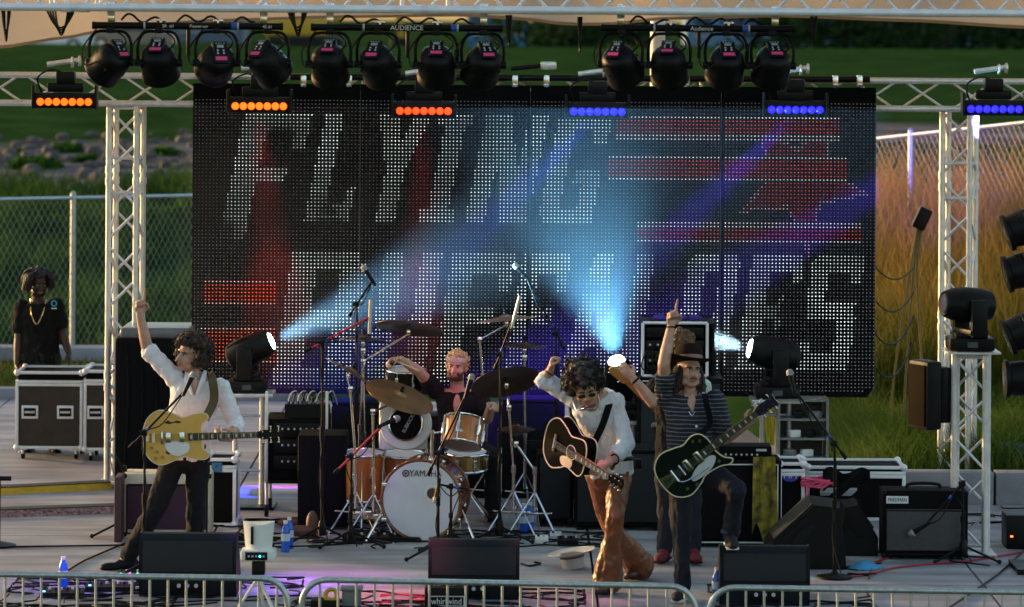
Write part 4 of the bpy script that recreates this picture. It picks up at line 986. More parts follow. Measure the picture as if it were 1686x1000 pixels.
def side_wedge(x0, y0, x1, yb, label, dep=.5, flip=False, d=None):
    X0, X1, d, Z1 = rect(x0, y0, x1, yb, 0, d); w = X1 - X0; t = thing('floor_monitor', label, 'speaker', ((X0 + X1) / 2, d, 0))
    P = [(0, .0), (0, .14), (.03, .19), (w * .58, Z1), (w * .9, Z1 - .02), (w * .97, Z1 * .5), (w, 0)]
    if flip: P = [(w - a, b) for a, b in P][::-1]
    M = Matrix.Translation((X0, d, 0)) @ FACE @ Matrix.Diagonal((1, 1, -1, 1))
    MB().prism(P, 0, dep, M).build('cabinet', BLK, t)
    MB().prism([(a * .9 + w * .05, b * .9 + .02) for a, b in P], -.008, .002, M).build('side_panel', BLK, t)
    q = Vector((X0 + w * .45, d - .012, Z1 * .55)); h = MB().lathe([(.07, 0), (.075, .012)], 20, Matrix.Translation(q) @ Matrix.Rotation(R(-40 if not flip else 40), 4, 'Y') @ FACE @ Matrix.Diagonal((1.3, .5, 1, 1))).build('handle_cup', pm('cup_black', (.004, .004, .004), .9), t)
    g = [(.03, .19), (w * .58, Z1)]
    if flip: g = [(w - a, b) for a, b in g]
    a_, b_ = Vector((X0 + g[0][0], 0, g[0][1])), Vector((X0 + g[1][0], 0, g[1][1])); c = (a_ + b_) / 2; ang = math.atan2(b_.z - a_.z, b_.x - a_.x)
    MB().box((c.x, d + dep / 2, c.z + .012), ((b_ - a_).length * .94, dep * .9, .012), Matrix.Rotation(-ang, 3, 'Y')).build('grille', GRILLE, t)
    return t
side_wedge(1266, 832, 1394, 938, 'large black wedge monitor turned sideways with an oval handle', .55)
side_wedge(1385, 832, 1446, 916, 'rounded blue-black monitor between the sideways wedge and the badged amplifier', .4, True)
# ---- amp rack with snake box beside the drums
X0, X1, d, Z1 = rect(437, 690, 540, 815, 0, 29.3); t = thing('amp_rack', 'black wheeled rack of amplifiers with knobs beside the drum kit', 'rack', ((X0 + X1) / 2, d, 0)); cx = (X0 + X1) / 2; zb = W(490, 790, d).z
MB().box((cx, d + .25, (Z1 + zb) / 2), (X1 - X0, .5, Z1 - zb), bev=.012).build('case', TOLEX, t)
for k in range(3):
    z = Z1 - .09 - k * .13; u = MB().box((cx + .02, d - .006, z), (X1 - X0 - .1, .014, .11), bev=.003).build('rack_unit', BMET, t); knobs(u, cx - .14, cx + .2, d - .012, z + .01, 7, .010)
for xx in (X0 + .01, X1 - .01):
    MB().box((xx, d - .012, (Z1 + zb) / 2 + .1), (.022, .022, Z1 - zb + .25), bev=.004).build('upright', ALU, t)
    for yy in (.04, .44):
        c = MB().cyl((xx, d + yy, zb), (xx, d + yy, .09), .014).build('caster', ALU, t); MB().cyl((xx - .015, d + yy, .05), (xx + .015, d + yy, .05), .05).build('wheel', BLK, c)
MB().box((cx, d + .22, zb - .02), (X1 - X0, .4, .03)).build('shelf', BMET, t)
s = thing('snake_box', 'stage box with a row of looped silver connectors on the amplifier rack', 'stage box', (cx + .05, d + .1, Z1)); q = Vector((cx + .08, d + .1, Z1))
MB().prism([(0, 0), (.2, 0), (.2, .05), (.05, .11), (0, .11)], -.18, .18, Matrix(((0, 0, 1, q.x), (1, 0, 0, q.y - .08), (0, 1, 0, q.z + .005), (0, 0, 0, 1)))).build('box', BLK, s)
for i in range(9):
    x = q.x - .15 + .037 * i; MB().cyl((x, q.y - .05, q.z + .10), (x, q.y - .06, q.z + .14), .01, n=8).build('connector', CHROME, s)
    MB().tube(spline([(x, q.y - .06, q.z + .14), (x + .02, q.y - .06, q.z + .2), (x + .06, q.y, q.z + .21), (x + .09, q.y + .08, q.z + .1)], 5), .006, 5).build('lead', BLK if i % 2 else SILV, s)
X0, X1, d, Z1 = rect(490, 716, 570, 872); t = thing('speaker_box', 'black speaker box lit violet beside the floor tom', 'speaker', ((X0 + X1) / 2, d, 0)); cx = (X0 + X1) / 2
MB().box((cx, d + .22, Z1 / 2), (X1 - X0, .44, Z1 - .01), bev=.015).build('cabinet', TOLEX, t); MB().box((cx, d - .005, Z1 / 2), (X1 - X0 - .05, .012, Z1 - .08), bev=.003).build('grille', MATTE, t)
for (x0, y0, x1, y1, lab) in [(545, 668, 622, 800, 'black shrouded case behind the floor toms below the screen'), (640, 690, 735, 800, 'low black case behind the drum microphone below the screen'), (738, 676, 822, 800, 'black case behind the drum stool below the screen'), (826, 664, 930, 800, 'tall black case behind the hi-hat below the screen'), (940, 690, 1046, 800, 'black case under the upward shining lamp below the screen')]:
    X0, X1, d, Z1 = rect(x0, y0, x1, y1, 0, 30.5); t = thing('black_case', lab, 'case', ((X0 + X1) / 2, d, 0)); MB().box(((X0 + X1) / 2, d + .2, Z1 / 2), (X1 - X0, .4, Z1 - .01), bev=.02).build('body', MATTE, t)
    MB().box(((X0 + X1) / 2, d - .006, Z1 * .55), (.16, .016, .1), bev=.005).build('handle_dish', BMET, t); MB().box(((X0 + X1) / 2, d + .2, Z1 + .012), (X1 - X0 - .02, .38, .03), bev=.01).build('lid', TOLEX, t)
# ---- DRUMS
def shell(t, C, ax, r, L, mat, hm, hm2=None, name='shell', lugs=8, hoop=CHROME):
    M = frame(C, Vector(ax).orthogonal(), ax)
    MB().lathe([(r * .97, -L / 2), (r, -L / 2 + .004), (r, L / 2 - .004), (r * .97, L / 2)], 40, M).build(name, mat, t)
    for s, h_ in ((-1, hm2 or hm), (1, hm)):
        MB().lathe([(0, s * (L / 2 + .004)), (r * .96, s * (L / 2 + .003)), (r * .985, s * (L / 2 - .004))], 40, M).build('drum_head', h_, t)
        MB().ring(r * 1.012, .011, 40, 8, M @ Matrix.Translation((0, 0, s * L / 2))).build('hoop', hoop, t)
    for i in range(lugs):
        a = 2 * math.pi * (i + .5) / lugs; v = Vector((math.cos(a) * (r + .012), math.sin(a) * (r + .012), 0))
        MB().box(M @ v, (.022, .03, min(.09, L * .5)), M.to_3x3() @ Matrix.Rotation(a, 3, 'Z'), .006).cyl(M @ (v + Vector((0, 0, -L / 2))), M @ (v + Vector((0, 0, L / 2))), .004, n=6).build('lug', CHROME, t)
    return M
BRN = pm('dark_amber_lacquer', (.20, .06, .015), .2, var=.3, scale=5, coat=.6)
kc = W(693, 827, 28.0); kd = Vector((-.16, -1, 0)).normalized(); kr = .305; kc.z = kr + .015
t = thing('bass_drum', 'amber bass drum with a big white front head and maker\'s lettering', 'drum', (kc.x, kc.y, 0))
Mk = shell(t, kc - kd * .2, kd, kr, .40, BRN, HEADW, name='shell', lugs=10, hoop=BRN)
Mf = frame(kc + kd * .008, (kd.cross(Vector((0, 0, 1)))) * -1, kd)
pc = Mf @ Vector((.09, .055, .0)); prt = MB().lathe([(0, 0), (.042, 0), (.042, .003), (0, .003)], 28, Matrix.Translation(pc) @ Mf.to_3x3().to_4x4()).build('port_hole', pm('port_dark', (.10, .05, .035), .8), t)
MB().ring(.053, .012, 30, 8, Matrix.Translation(pc) @ Mf.to_3x3().to_4x4() @ Matrix.Diagonal((1, 1, .25, 1))).build('port_ring', WHITE, t)
text('YAMAHA', .068, Mf @ Matrix.Translation((.035, .205, .001)), 'lettering', INK, t, sx=.9)
MB().ring(.024, .004, 20, 6, Mf @ Matrix.Translation((-.118, .205, .001)) @ Matrix.Diagonal((1, 1, .3, 1))).build('emblem', INK, t)
for a in (0, 60, 120): MB().box(Mf @ Matrix.Translation((-.118, .205, .001)) @ Vector((0, 0, 0)), (.034, .004, .003), Mf.to_3x3() @ Matrix.Rotation(R(a + 30), 3, 'Z')).build('emblem_bar', INK, t)
for s in (-1, 1):
    rod('spur', kc - kd * .08 + Vector((s * .3, 0, -.08)), Vector((kc.x + s * .42, kc.y - .05, .01)), .011, CHROME, t)
    for zz in (.12, -.15): MB().box(kc - kd * .012 + Vector((s * .285, 0, zz)), (.04, .05, .03), bev=.006).build('claw', CHROME, t)
MB().cyl((kc.x + .08, kc.y + .2, kc.z + .3), (kc.x + .08, kc.y + .2, kc.z + .52), .014).build('tom_post', CHROME, t)
# rack tom
tc = W(762, 712, 28.35); t = thing('rack_tom', 'amber rack tom tilted over the bass drum', 'drum', tc - Vector((0, 0, .12)))
shell(t, tc, (.12, .38, .9), .152, .21, ORANGE, HEADW, pm('tom_bottom_head', (.45, .32, .36), .4), lugs=6)
b = MB().lathe([(.02, 0), (.02, .004)], 16, Matrix.Translation(tc + Vector((-.02, -.152, .03))) @ FACE @ Matrix.Diagonal((1.2, .8, 1, 1))).build('badge', WHITE, t)
MB().tube([tc + Vector((-.14, .05, 0)), tc + Vector((-.24, .08, -.02)), tc + Vector((-.25, .1, -.2))], .012).build('mount', CHROME, t)
# floor toms
for (px, py, yb, r, L, lab, dd) in [(598, 783, 880, .17, .36, 'tall amber floor tom left of the bass drum by the red boom arm'.replace('left of', 'beside'), 28.75), (664, 775, 880, .185, .26, 'amber floor tom half hidden behind the bass drum', 28.9)]:
    c = W(px, py, dd); t = thing('floor_tom', lab, 'drum', (c.x, c.y, 0)); shell(t, c, (0, -.06, 1), r, L, ORANGE, HEADW, lugs=8)
    for a in (30, 150, 270):
        q = Vector((math.cos(R(a)) * (r + .02), math.sin(R(a)) * (r + .02), 0)); g = MB().tube([c + q + Vector((0, 0, .06)), Vector((c.x + q.x, c.y + q.y, .12)), Vector((c.x + q.x * 1.25, c.y + q.y * 1.25, .012))], .008).build('leg', CHROME, t); MB().ell((c.x + q.x * 1.25, c.y + q.y * 1.25, .014), .016).build('rubber_foot', BLK, g)
# low-frequency microphone drum
c = W(668, 698, 28.6); t = thing('drum_microphone', 'white drum-shaped low microphone with a black round centre', 'microphone', (c.x, c.y, 0))
M = frame(c, (1, 0, 0), (-.1, -1, .15)); MB().lathe([(.20, -.10), (.205, -.09), (.205, .0), (.20, .01)], 36, M).build('shell', WHITE, t); MB().lathe([(0, .012), (.19, .011), (.195, .006)], 36, M).build('head', WHITE, t)
k = MB().lathe([(0, .022), (.125, .022), (.13, .012)], 32, M).build('centre', MATTE, t); MB().ring(.132, .009, 32, 8, M @ Matrix.Translation((0, 0, .018))).build('rim', CHROME, t)
text('SUBKICK', .04, M @ Matrix.Translation((.02, 0, .0235)) @ Matrix.Rotation(R(62), 4, 'Z'), 'lettering', SILV, k)
MB().box(c + Vector((-.02, .05, -.02)), (.38, .1, .37), bev=.03).build('frame', WHITE, t)
for s in (-1, 1): MB().tube([c + Vector((s * .16, .05, -.15)), Vector((c.x + s * .2, c.y + .05, .01))], .01).build('leg', CHROME, t)
# snare and black tom
for (px, py, dd, r, L, mat, lab) in [(768, 758, 28.9, .165, .13, pm('brass_shell', (.55, .38, .12), .25, .9), 'brass snare drum behind the rack tom'), (668, 624, 29.6, .155, .15, BMET, 'black tom with chrome hoop under the drummer\'s reaching arm')]:
    c = W(px, py, dd); t = thing('snare_drum' if 'snare' in lab else 'black_tom', lab, 'drum', (c.x, c.y, 0)); shell(t, c, (0, -.1, 1), r, L, mat, HEADW, lugs=8)
    MB().cyl((c.x, c.y, .25), (c.x, c.y, c.z - L / 2 - .01), .014).build('post', CHROME, t)
    for a in (20, 140, 260): MB().tube([(c.x, c.y, .3), (c.x + .26 * math.cos(R(a)), c.y + .26 * math.sin(R(a)), .01)], .009).build('leg', CHROME, t); MB().tube([(c.x, c.y, c.z - L / 2 - .05), c + Vector((r * math.cos(R(a)), r * math.sin(R(a)), -L / 2))], .008).build('basket_arm', CHROME, t)
def cymbal_stand(px, py, d, w, nrm, base, label, mat=BRASS, arm=None, hat=False):
    c = W(px, py, d); r = w * mpp(d) / 2; bx, by = base; b = Vector((W(bx, 800, d).x, d + .02, 0)) if by is None else G(bx, by)
    t = thing('cymbal_stand', label, 'cymbal', b); M = frame(c, Vector(nrm).orthogonal(), nrm)
    MB().lathe([(.0, .018), (r * .07, .017), (r * .17, .008), (r * .2, -.001), (r * .6, -.012), (r, -.028), (r, -.0295), (r * .6, -.0135), (r * .2, -.003), (r * .06, .012), (0, .014)], 44, M).build('cymbal', mat, t)
    if hat: MB().lathe([(0, -.075), (r * .2, -.072), (r, -.034), (r, -.0325), (r * .2, -.06), (0, -.06)], 44, M).build('cymbal', mat, t)
    wn_ = MB().cyl(M @ Vector((0, 0, -.03)), M @ Vector((0, 0, .06)), .005, n=8).cyl(M @ Vector((0, 0, .02)), M @ Vector((0, 0, .034)), .018, n=12).ell(M @ Vector((0, 0, .05)), (.016, .008, .01)).build('felt_and_nut', BLK, t)
    j = W(arm[0], arm[1], d) if arm else Vector((c.x, c.y, c.z - .12))
    j = Vector((j.x, b.y if by is not None else d + .02, j.z))
    MB().tube([M @ Vector((0, 0, -.03)), M @ Vector((0, 0, -.07)), j], .0085, 8).build('tilter_arm', CHROME, t)
    MB().box(j, (.04, .04, .05), bev=.01).build('clamp', CHROME, t); MB().box(M @ Vector((0, 0, -.06)), (.03, .03, .04), bev=.006).build('tilter', CHROME, t)
    zz = max(.5, j.z * .5); MB().cyl(j, (b.x, b.y, zz), .010).build('upper_tube', CHROME, t); MB().cyl((b.x, b.y, zz + .03), (b.x, b.y, .2), .014).cyl((b.x, b.y, zz - .02), (b.x, b.y, zz + .04), .02).build('lower_tube', CHROME, t)
    for a in (80, 200, 320): MB().tube([(b.x, b.y, .34), (b.x + .22 * math.cos(R(a)), b.y + .22 * math.sin(R(a)), .012)], .008, 6).tube([(b.x, b.y, .17), (b.x + .17 * math.cos(R(a)), b.y + .17 * math.sin(R(a)), .19)], .007, 6).build('leg', CHROME, t)
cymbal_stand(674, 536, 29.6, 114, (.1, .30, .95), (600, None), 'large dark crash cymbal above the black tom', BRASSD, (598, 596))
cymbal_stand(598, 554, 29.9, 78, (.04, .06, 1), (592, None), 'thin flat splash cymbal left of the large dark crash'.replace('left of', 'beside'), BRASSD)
cymbal_stand(580, 609, 28.7, 96, (.5, .10, .86), (585, 880), 'steeply tilted gold crash cymbal by the red boom arm', BRASS)
cymbal_stand(660, 648, 28.5, 118, (.34, -.26, .9), (615, 885), 'gold ride cymbal tilted toward the audience over the white microphone drum', BRASS, (616, 672))
cymbal_stand(833, 521, 29.7, 96, (-.1, .05, 1), (800, None), 'thin crash cymbal beside the drummer below the overhead microphone', pm('pink_cymbal', (.38, .25, .2), .35, .8), (790, 560))
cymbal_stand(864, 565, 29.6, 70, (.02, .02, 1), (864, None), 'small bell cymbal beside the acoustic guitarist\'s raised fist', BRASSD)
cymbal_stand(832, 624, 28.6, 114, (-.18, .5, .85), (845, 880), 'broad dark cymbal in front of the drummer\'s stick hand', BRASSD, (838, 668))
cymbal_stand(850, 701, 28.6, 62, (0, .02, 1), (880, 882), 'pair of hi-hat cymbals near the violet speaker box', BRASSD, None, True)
# drummer's stool
c = W(752, 735, 29.62); t = thing('drum_stool', 'black round drum stool under the drummer', 'stool', (c.x, c.y, 0)); MB().lathe([(0, .47), (.15, .47), (.17, .50), (.16, .54), (0, .55)], 24, Matrix.Translation((c.x, c.y, 0))).build('seat', BLK, t)
MB().cyl((c.x, c.y, .2), (c.x, c.y, .48), .016).build('post', CHROME, t)
for a in (90, 210, 330): MB().tube([(c.x, c.y, .3), (c.x + .25 * math.cos(R(a)), c.y + .25 * math.sin(R(a)), .012)], .011).build('leg', CHROME, t)
# ---- microphone stands
def mic(t, p, dr, mat=BMET, ball=True):
    p = Vector(p); dr = Vector(dr).normalized(); M = frame(p, dr.orthogonal(), dr)
    m_ = MB().lathe([(.010, -.15), (.013, -.14), (.018, -.02), (.020, -.005), (.0, -.003)], 14, M).build('microphone', mat, t)
    MB().lathe([(.012, -.008), (.024, .004), (.027, .02), (.022, .038), (.010, .046), (0, .047)], 16, M).build('mesh_ball', pm('mic_mesh', (.30, .30, .32), .4, .8, bump=.5, bscale=900), m_)
    MB().ring(.0255, .003, 16, 6, M @ Matrix.Translation((0, 0, .006))).build('band', SILV, m_)
def mic_stand(label, base, zt_, boom0, boom1, d, mdir=None, mat=BMET, tri=True, boom_mat=None, cable=True, group=None, micmat=BMET, pencil=False):
    b = G(*base) if not isinstance(base, Vector) else base
    t = thing('microphone_stand', label, 'microphone stand', b, group); e0, e1 = W(boom0[0], boom0[1], d), W(boom1[0], boom1[1], d); top = W(zt_[0], zt_[1], d); top.y = b.y; top.x = b.x + (top.x - b.x) * .15
    e0.y = e1.y = b.y - .02
    j = e0.lerp(e1, max(0, min(1, (top.x - e0.x) / (e1.x - e0.x + 1e-9)))) if abs(e1.x - e0.x) > .05 else top
    MB().cyl((b.x, b.y, .05), (j.x, b.y, j.z * .55), .0125).cyl((j.x, b.y, j.z * .5), (j.x, b.y, j.z * .58), .018).build('lower_tube', mat, t); MB().cyl((j.x, b.y, j.z * .55), (j.x, b.y, j.z), .009).build('upper_tube', mat, t)
    MB().box((j.x, b.y - .012, j.z), (.035, .04, .045), bev=.008).cyl((j.x - .035, b.y - .02, j.z), (j.x - .015, b.y - .02, j.z), .014).build('clutch', BLK, t)
    MB().tube([e0, e1], .0085, 8).build('boom', boom_mat or mat, t); MB().cyl(e0, e0.lerp(e1, .10), .015).build('counterweight', BLK, t)
    tp = e0.lerp(e1, .3); MB().cyl(tp, tp + (e1 - e0).normalized() * .03, .011).build('tape', BLUE, t)
    if tri:
        for a in (95, 215, 335): g = MB().tube([(b.x, b.y, .12), (b.x + .28 * math.cos(R(a)), b.y + .28 * math.sin(R(a)), .015)], .009, 6).build('leg', mat, t); MB().ell((b.x + .28 * math.cos(R(a)), b.y + .28 * math.sin(R(a)), .018), .017).build('rubber_foot', BLK, g)
        MB().lathe([(.03, .05), (.035, .10), (.02, .16)], 14, Matrix.Translation(b)).build('hub', BLK, t)
    else: MB().lathe([(0, 0), (.13, 0), (.13, .015), (.03, .035), (.015, .06), (0, .06)], 28, Matrix.Translation(b)).build('round_base', BLK, t)
    if mdir is not None:
        if pencil:
            q = e1; dv = Vector(mdir).normalized(); MB().cyl(q - dv * .13, q + dv * .13, .013).build('microphone', pm('nickel', (.6, .58, .55), .3, .8), t)
        else: mic(t, e1 + Vector(mdir).normalized() * .1, mdir, micmat)
    if cable: MB().tube(spline([e1, e1.lerp(e0, .4) + Vector((0, -.02, -.07)), e1.lerp(e0, .75) + Vector((0, -.015, -.02)), Vector((j.x + .015, b.y - .015, j.z * .6)), Vector((j.x - .015, b.y - .02, j.z * .3)), Vector((b.x + .05, b.y - .1, .012))], 7), .0045, 5).build('cable', BLK, t)
    return t
mic_stand('black boom microphone stand at the curly-haired guitarist\'s mouth', (237, 954), (237, 715), (213, 738), (306, 642), 26.08, (.25, .2, .55), cable=True)
mic_stand('black boom microphone stand in front of the bass drum, reaching to the drummer', (721, 920), (718, 760), (703, 790), (768, 652), 26.9, (.15, .1, .5))
mic_stand('black boom microphone stand with blue tape between the hatted guitarist and the badged amplifier', (1374, 952), (1372, 715), (1398, 762), (1311, 646), 26.1, (-.12, .1, .5), tri=False)
mic_stand('short stand with boom aimed at the cream amplifier', (204, 882), (198, 800), (183, 762), (222, 812), 27.9, (.35, .3, -.3), cable=False)
mic_stand('small stand with microphone hanging before the badged amplifier', (1586, 925), (1583, 850), (1592, 802), (1528, 872), 26.95, (-.5, .15, -.35))
mic_stand('low stand holding the microphone at the bass drum port', (742, 905), (742, 800), (770, 806), (722, 798), 27.6, (-.1, .05, -.6), tri=True)
mic_stand('tall stand with a red boom carrying the overhead pencil microphone', (530, 892), (529, 575), (507, 572), (612, 516), 28.3, (.03, 0, 1), boom_mat=RED, pencil=True)
mic_stand('tall black stand behind the crash cymbals with a raised boom', Vector((W(586, 800, 29.4).x, 29.4, 0)), (586, 512), (575, 520), (613, 462), 29.4, (-.2, 0, .3), mat=BMET)
mic_stand('tall stand with pencil microphone beside the drummer', (822, 892), (822, 580), (815, 600), (849, 508), 28.4, (.25, 0, 1), pencil=True)
mic_stand('dark boom stand rising behind the acoustic guitarist\'s fist', Vector((W(915, 800, 29.8).x, 29.8, 0)), (913, 575), (930, 575), (866, 455), 29.8, (-.3, 0, .3))
mic_stand('low stand with a red boom beside the floor tom', (578, 900), (578, 770), (552, 775), (632, 695), 27.9, (.5, .2, .2), boom_mat=RED)
# clip mic stand stub at far side of the deck
p = G(-2, 900); t = thing('microphone_stand', 'short black stand end with cable in front of the yellow cable ramp', 'microphone stand', p); zz = W(0, 788, p.y).z
MB().cyl((p.x, p.y, .02), (p.x, p.y, zz), .012).build('tube', BMET, t); MB().cyl((p.x - .1, p.y, zz), (p.x + .09, p.y, zz), .018).build('microphone', BLK, t); MB().lathe([(0, 0), (.13, 0), (.13, .015), (.02, .04), (0, .04)], 24, Matrix.Translation(p)).build('round_base', BLK, t)
# ---- white device on a tripod
p = G(427, 1008); d = p.y; q = W(426, 888, d); t = thing('white_device', 'white fan-shaped device with a black slot on a tripod', 'device', (q.x, d, 0)); s_ = mpp(d)
vs = []; fs = []
for j in range(9):
    v = j / 8; wd = (21 + 5 * v) * s_; zz = W(426, 908 - 50 * v, d).z
    for i in range(11):
        u = -1 + i / 5; dip = .02 * (1 - u * u) * v if j == 8 else 0
        vs.append((q.x + u * wd, d - .06 * (1 - u * u) + .0, zz - dip))
    for i in range(11):
        u = 1 - i / 5; vs.append((q.x + u * wd, d + .09 * (1 - u * u) + .01, zz - (.02 * (1 - u * u) if j == 8 else 0)))
for j in range(8):
    for i in range(22): fs.append([j * 22 + i, j * 22 + (i + 1) % 22, (j + 1) * 22 + (i + 1) % 22, (j + 1) * 22 + i])
fs += [list(range(22))[::-1], [8 * 22 + i for i in range(22)]]
MB().add(vs, fs).build('shell', WHITE, t)
MB().box(W(416, 880, d) + Vector((0, -.058, 0)), (.018, .02, .12), bev=.004).build('slot', BLK, t)
zz = W(426, 910, d).z; MB().box((q.x, d, zz - .01), (.235, .17, .075), bev=.02).build('base', WHITE, t)
pn = MB().box((q.x - .01, d - .088, zz - .012), (.15, .008, .055), bev=.003).build('control_panel', BLK, t)
for i in range(5): MB().cyl((q.x - .06 + .025 * i, d - .09, zz - .012), (q.x - .06 + .025 * i, d - .098, zz - .012), .007).build('knob', SILV if i != 3 else glow('cyan_led', (.05, .7, .9), 2), pn)
MB().box((q.x, d, zz - .10), (.09, .09, .10), bev=.015).build('tripod_head', BLK, t); MB().cyl((q.x, d, zz - .14), (q.x, d, .28), .018).build('centre_post', ALU, t)
for a in (200, 320, 80): MB().tube([(q.x, d, zz - .17), (q.x + .16 * math.cos(R(a)), d + .16 * math.sin(R(a)), .01)], [.014, .009], 8).build('leg', WHITE, t)
# ---- small things on the deck
def bottle(px, py, label):
    b = G(px, py); t = thing('water_bottle', label, 'bottle', b)
    MB().lathe([(0, 0), (.031, .002), (.033, .02), (.031, .06), (.033, .075), (.033, .15), (.028, .18), (.014, .205), (.013, .222), (0, .222)], 16, Matrix.Translation(b)).build('body', BOTTLE, t)
    MB().lathe([(.0338, .085), (.0338, .14)], 16, Matrix.Translation(b)).build('paper_label', pm('bottle_label', (.55, .66, .8), .5), t); MB().lathe([(0, .214), (.016, .214), (.016, .236), (0, .237)], 12, Matrix.Translation(b)).build('cap', WHITE, t)
bottle(470, 909, 'blue water bottle standing by the cable pile next to the white device'); bottle(476, 903, 'blue water bottle just behind another near the white device'); bottle(862, 879, 'blue water bottle on the deck right by the dark speaker boxes'.replace('right by', 'by')); bottle(872, 877, 'blue water bottle beside its twin next to the dark speaker boxes')
bottle(104, 972, 'blue water bottle standing alone behind the barrier near the ramps'); bottle(1180, 990, 'blue water bottle beside the monitor under the raised foot'); bottle(1204, 757, 'blue bottle standing by the amplifier head') if False else None
b = G(945, 937); t = thing('hat', 'pale felt hat lying upside down on the deck', 'hat', b)
Mh = Matrix.Translation(b) @ Matrix.Rotation(R(-9), 4, 'Y'); FELT = pm('pale_felt', (.48, .45, .42), .95, var=.12)
MB().lathe([(0, .0), (.07, .004), (.082, .02), (.09, .1), (.10, .112), (.14, .116), (.175, .128), (.175, .132), (.14, .121), (.095, .118), (.082, .10), (.074, .03), (0, .02)], 32, Mh).build('felt', FELT, t); MB().lathe([(.0905, .085), (.0925, .108)], 32, Mh).build('band', pm('hat_band', (.10, .08, .07), .8), t)
def ramp(x0, y0, x1, y1, mat, lab, w=.28):
    a, b = G(x0, y0), G(x1, y1); u = (b - a).normalized(); L = (b - a).length; t = thing('cable_ramp', lab, 'cable ramp', a); v = Vector((0, 0, 1)).cross(u)
    M = Matrix((v, Vector((0, 0, 1)), u)).transposed().to_4x4(); M.translation = a; n = max(1, round(L / .9))
    for i in range(n):
        MB().prism([(-w / 2, 0), (-w * .28, .05), (w * .28, .05), (w / 2, 0)], i * L / n + .004, (i + 1) * L / n - .004, M).build('segment', mat, t)
    MB().prism([(-w * .27, .051), (w * .27, .051), (w * .27, .058), (-w * .27, .058)], 0, L, M).build('lid', pm('ramp_lid', (.02, .02, .02), .7, bump=.6, bscale=150), t)
ramp(-60, 815, 178, 803, YEL, 'yellow rubber cable ramp running up to the truss tower'); ramp(-60, 851, 196, 842, pm('red_checker', (.22, .03, .04), .6, var=.8, scale=40, col2=(.4, .25, .26)), 'red cable ramp with dark lid in front of the yellow one')
def pedal(px, py, w, mat, lab, lights=(), group='effect pedals on the deck'):
    b = G(px, py); t = thing('effect_pedal', lab, 'pedal', b, group); MB().prism([(0, 0), (.12, 0), (.12, .05), (0, .03)], -w / 2, w / 2, Matrix(((0, 0, 1, b.x), (1, 0, 0, b.y), (0, 1, 0, 0.004), (0, 0, 0, 1)))).build('body', mat, t)
    for i in range(max(2, int(w / .04))): MB().cyl((b.x - w / 2 + .025 + .04 * i, b.y + .08, .04), (b.x - w / 2 + .025 + .04 * i, b.y + .08, .062), .009, n=8).build('knob', SILV if i % 2 else BLK, t)
    for i, c in enumerate(lights): MB().box((b.x - w / 2 + .03 + .06 * i, b.y + .03, .041), (.018, .012, .008)).build('indicator', c, t)
gG, gM, gB = glow('led_green', (.1, 1, .3), 3), glow('led_magenta', (.8, .1, 1), 3), glow('led_blue', (.1, .3, 1), 3)
for (x, y, w, mt, lb, li) in [(180, 975, .34, BLK, 'long black pedalboard with white markings behind the barrier', (gB,)), (215, 955, .2, BMET, 'dark pedal with green and magenta lights by the guitarist\'s shoe', (gG, gM, gG)), (238, 962, .12, BMET, 'small dark pedal with magenta light next to the wedge', (gM,)), (892, 896, .10, WHITE, 'white pedal on the deck beside the water bottles', ()), (915, 890, .09, SILV, 'silver pedal among cables beside the speaker boxes', ()), (935, 898, .16, BLK, 'black pedal strip by the upturned hat', ()), (655, 893, .34, BLK, 'black mixer box with white labels at the foot of the bass drum', ()), (596, 893, .30, BLK, 'black connector box among cables by the floor tom', ()), (100, 985, .3, BLK, 'black switch unit among cables near the lone bottle', (gB,)), (1222, 995, .2, BMET, 'dark pedal behind the barrier by the monitor under the foot', (gB,)), (1310, 990, .16, BMET, 'small black pedal in the cables near the boom stand base', ())]: pedal(x, y, w, mt, lb, li)
for (x, y, tx) in [(645, 888, .1), (700, 893, .06)]:
    p = G(x, y) + Vector((0, -.01, .03)); o = MB().box(p, (tx, .004, .025)).build('white_tag', WPRINT); tag(o, 'white tape tag on the box at the foot of the bass drum', 'tag', 'white tags at the drum foot')
b = G(735, 1004); t = thing('stage_box', 'black stage box lettered whirlwind behind the barrier', 'stage box', b); MB().box(b + Vector((0, .1, .075)), (.30, .2, .15), bev=.01).build('case', BMET, t); text('whirlwind', .062, at(b + Vector((0, -.002, .055))), 'lettering', WPRINT, t, sx=.85)
for a_, c_ in (((-.12, .025), (.12, .025)), ((-.12, .09), (.12, .09)), ((-.12, .025), (-.12, .09)), ((.12, .025), (.12, .09))): rod('border', b + Vector((a_[0], -.002, a_[1])), b + Vector((c_[0], -.002, c_[1])), .003, WPRINT, t)
for i in range(8): MB().cyl(b + Vector((-.12 + .034 * i, .1, .15)), b + Vector((-.12 + .034 * i, .1, .18)), .01).build('connector', SILV if i % 3 else RED, t)
b = G(578, 1005); t = thing('plastic_tub', 'grey lidded plastic tub behind the barrier', 'tub', b); GT = pm('grey_tub', (.16, .18, .18), .5); MB().box(b + Vector((0, .08, .065)), (.13, .13, .13), bev=.015).build('tub', GT, t); MB().box(b + Vector((0, .08, .137)), (.15, .15, .02), bev=.006).build('lid', GT, t)
b = G(535, 1006); t = thing('tape_roll', 'yellow tape roll resting on a black box behind the barrier', 'tape', b); MB().box(b + Vector((0, .06, .035)), (.2, .12, .07), bev=.01).build('box', BLK, t); MB().ring(.04, .016, 20, 8, Matrix.Translation(b + Vector((.04, .05, .1))) @ Matrix.Rotation(R(60), 4, 'X')).build('roll', YEL, t)
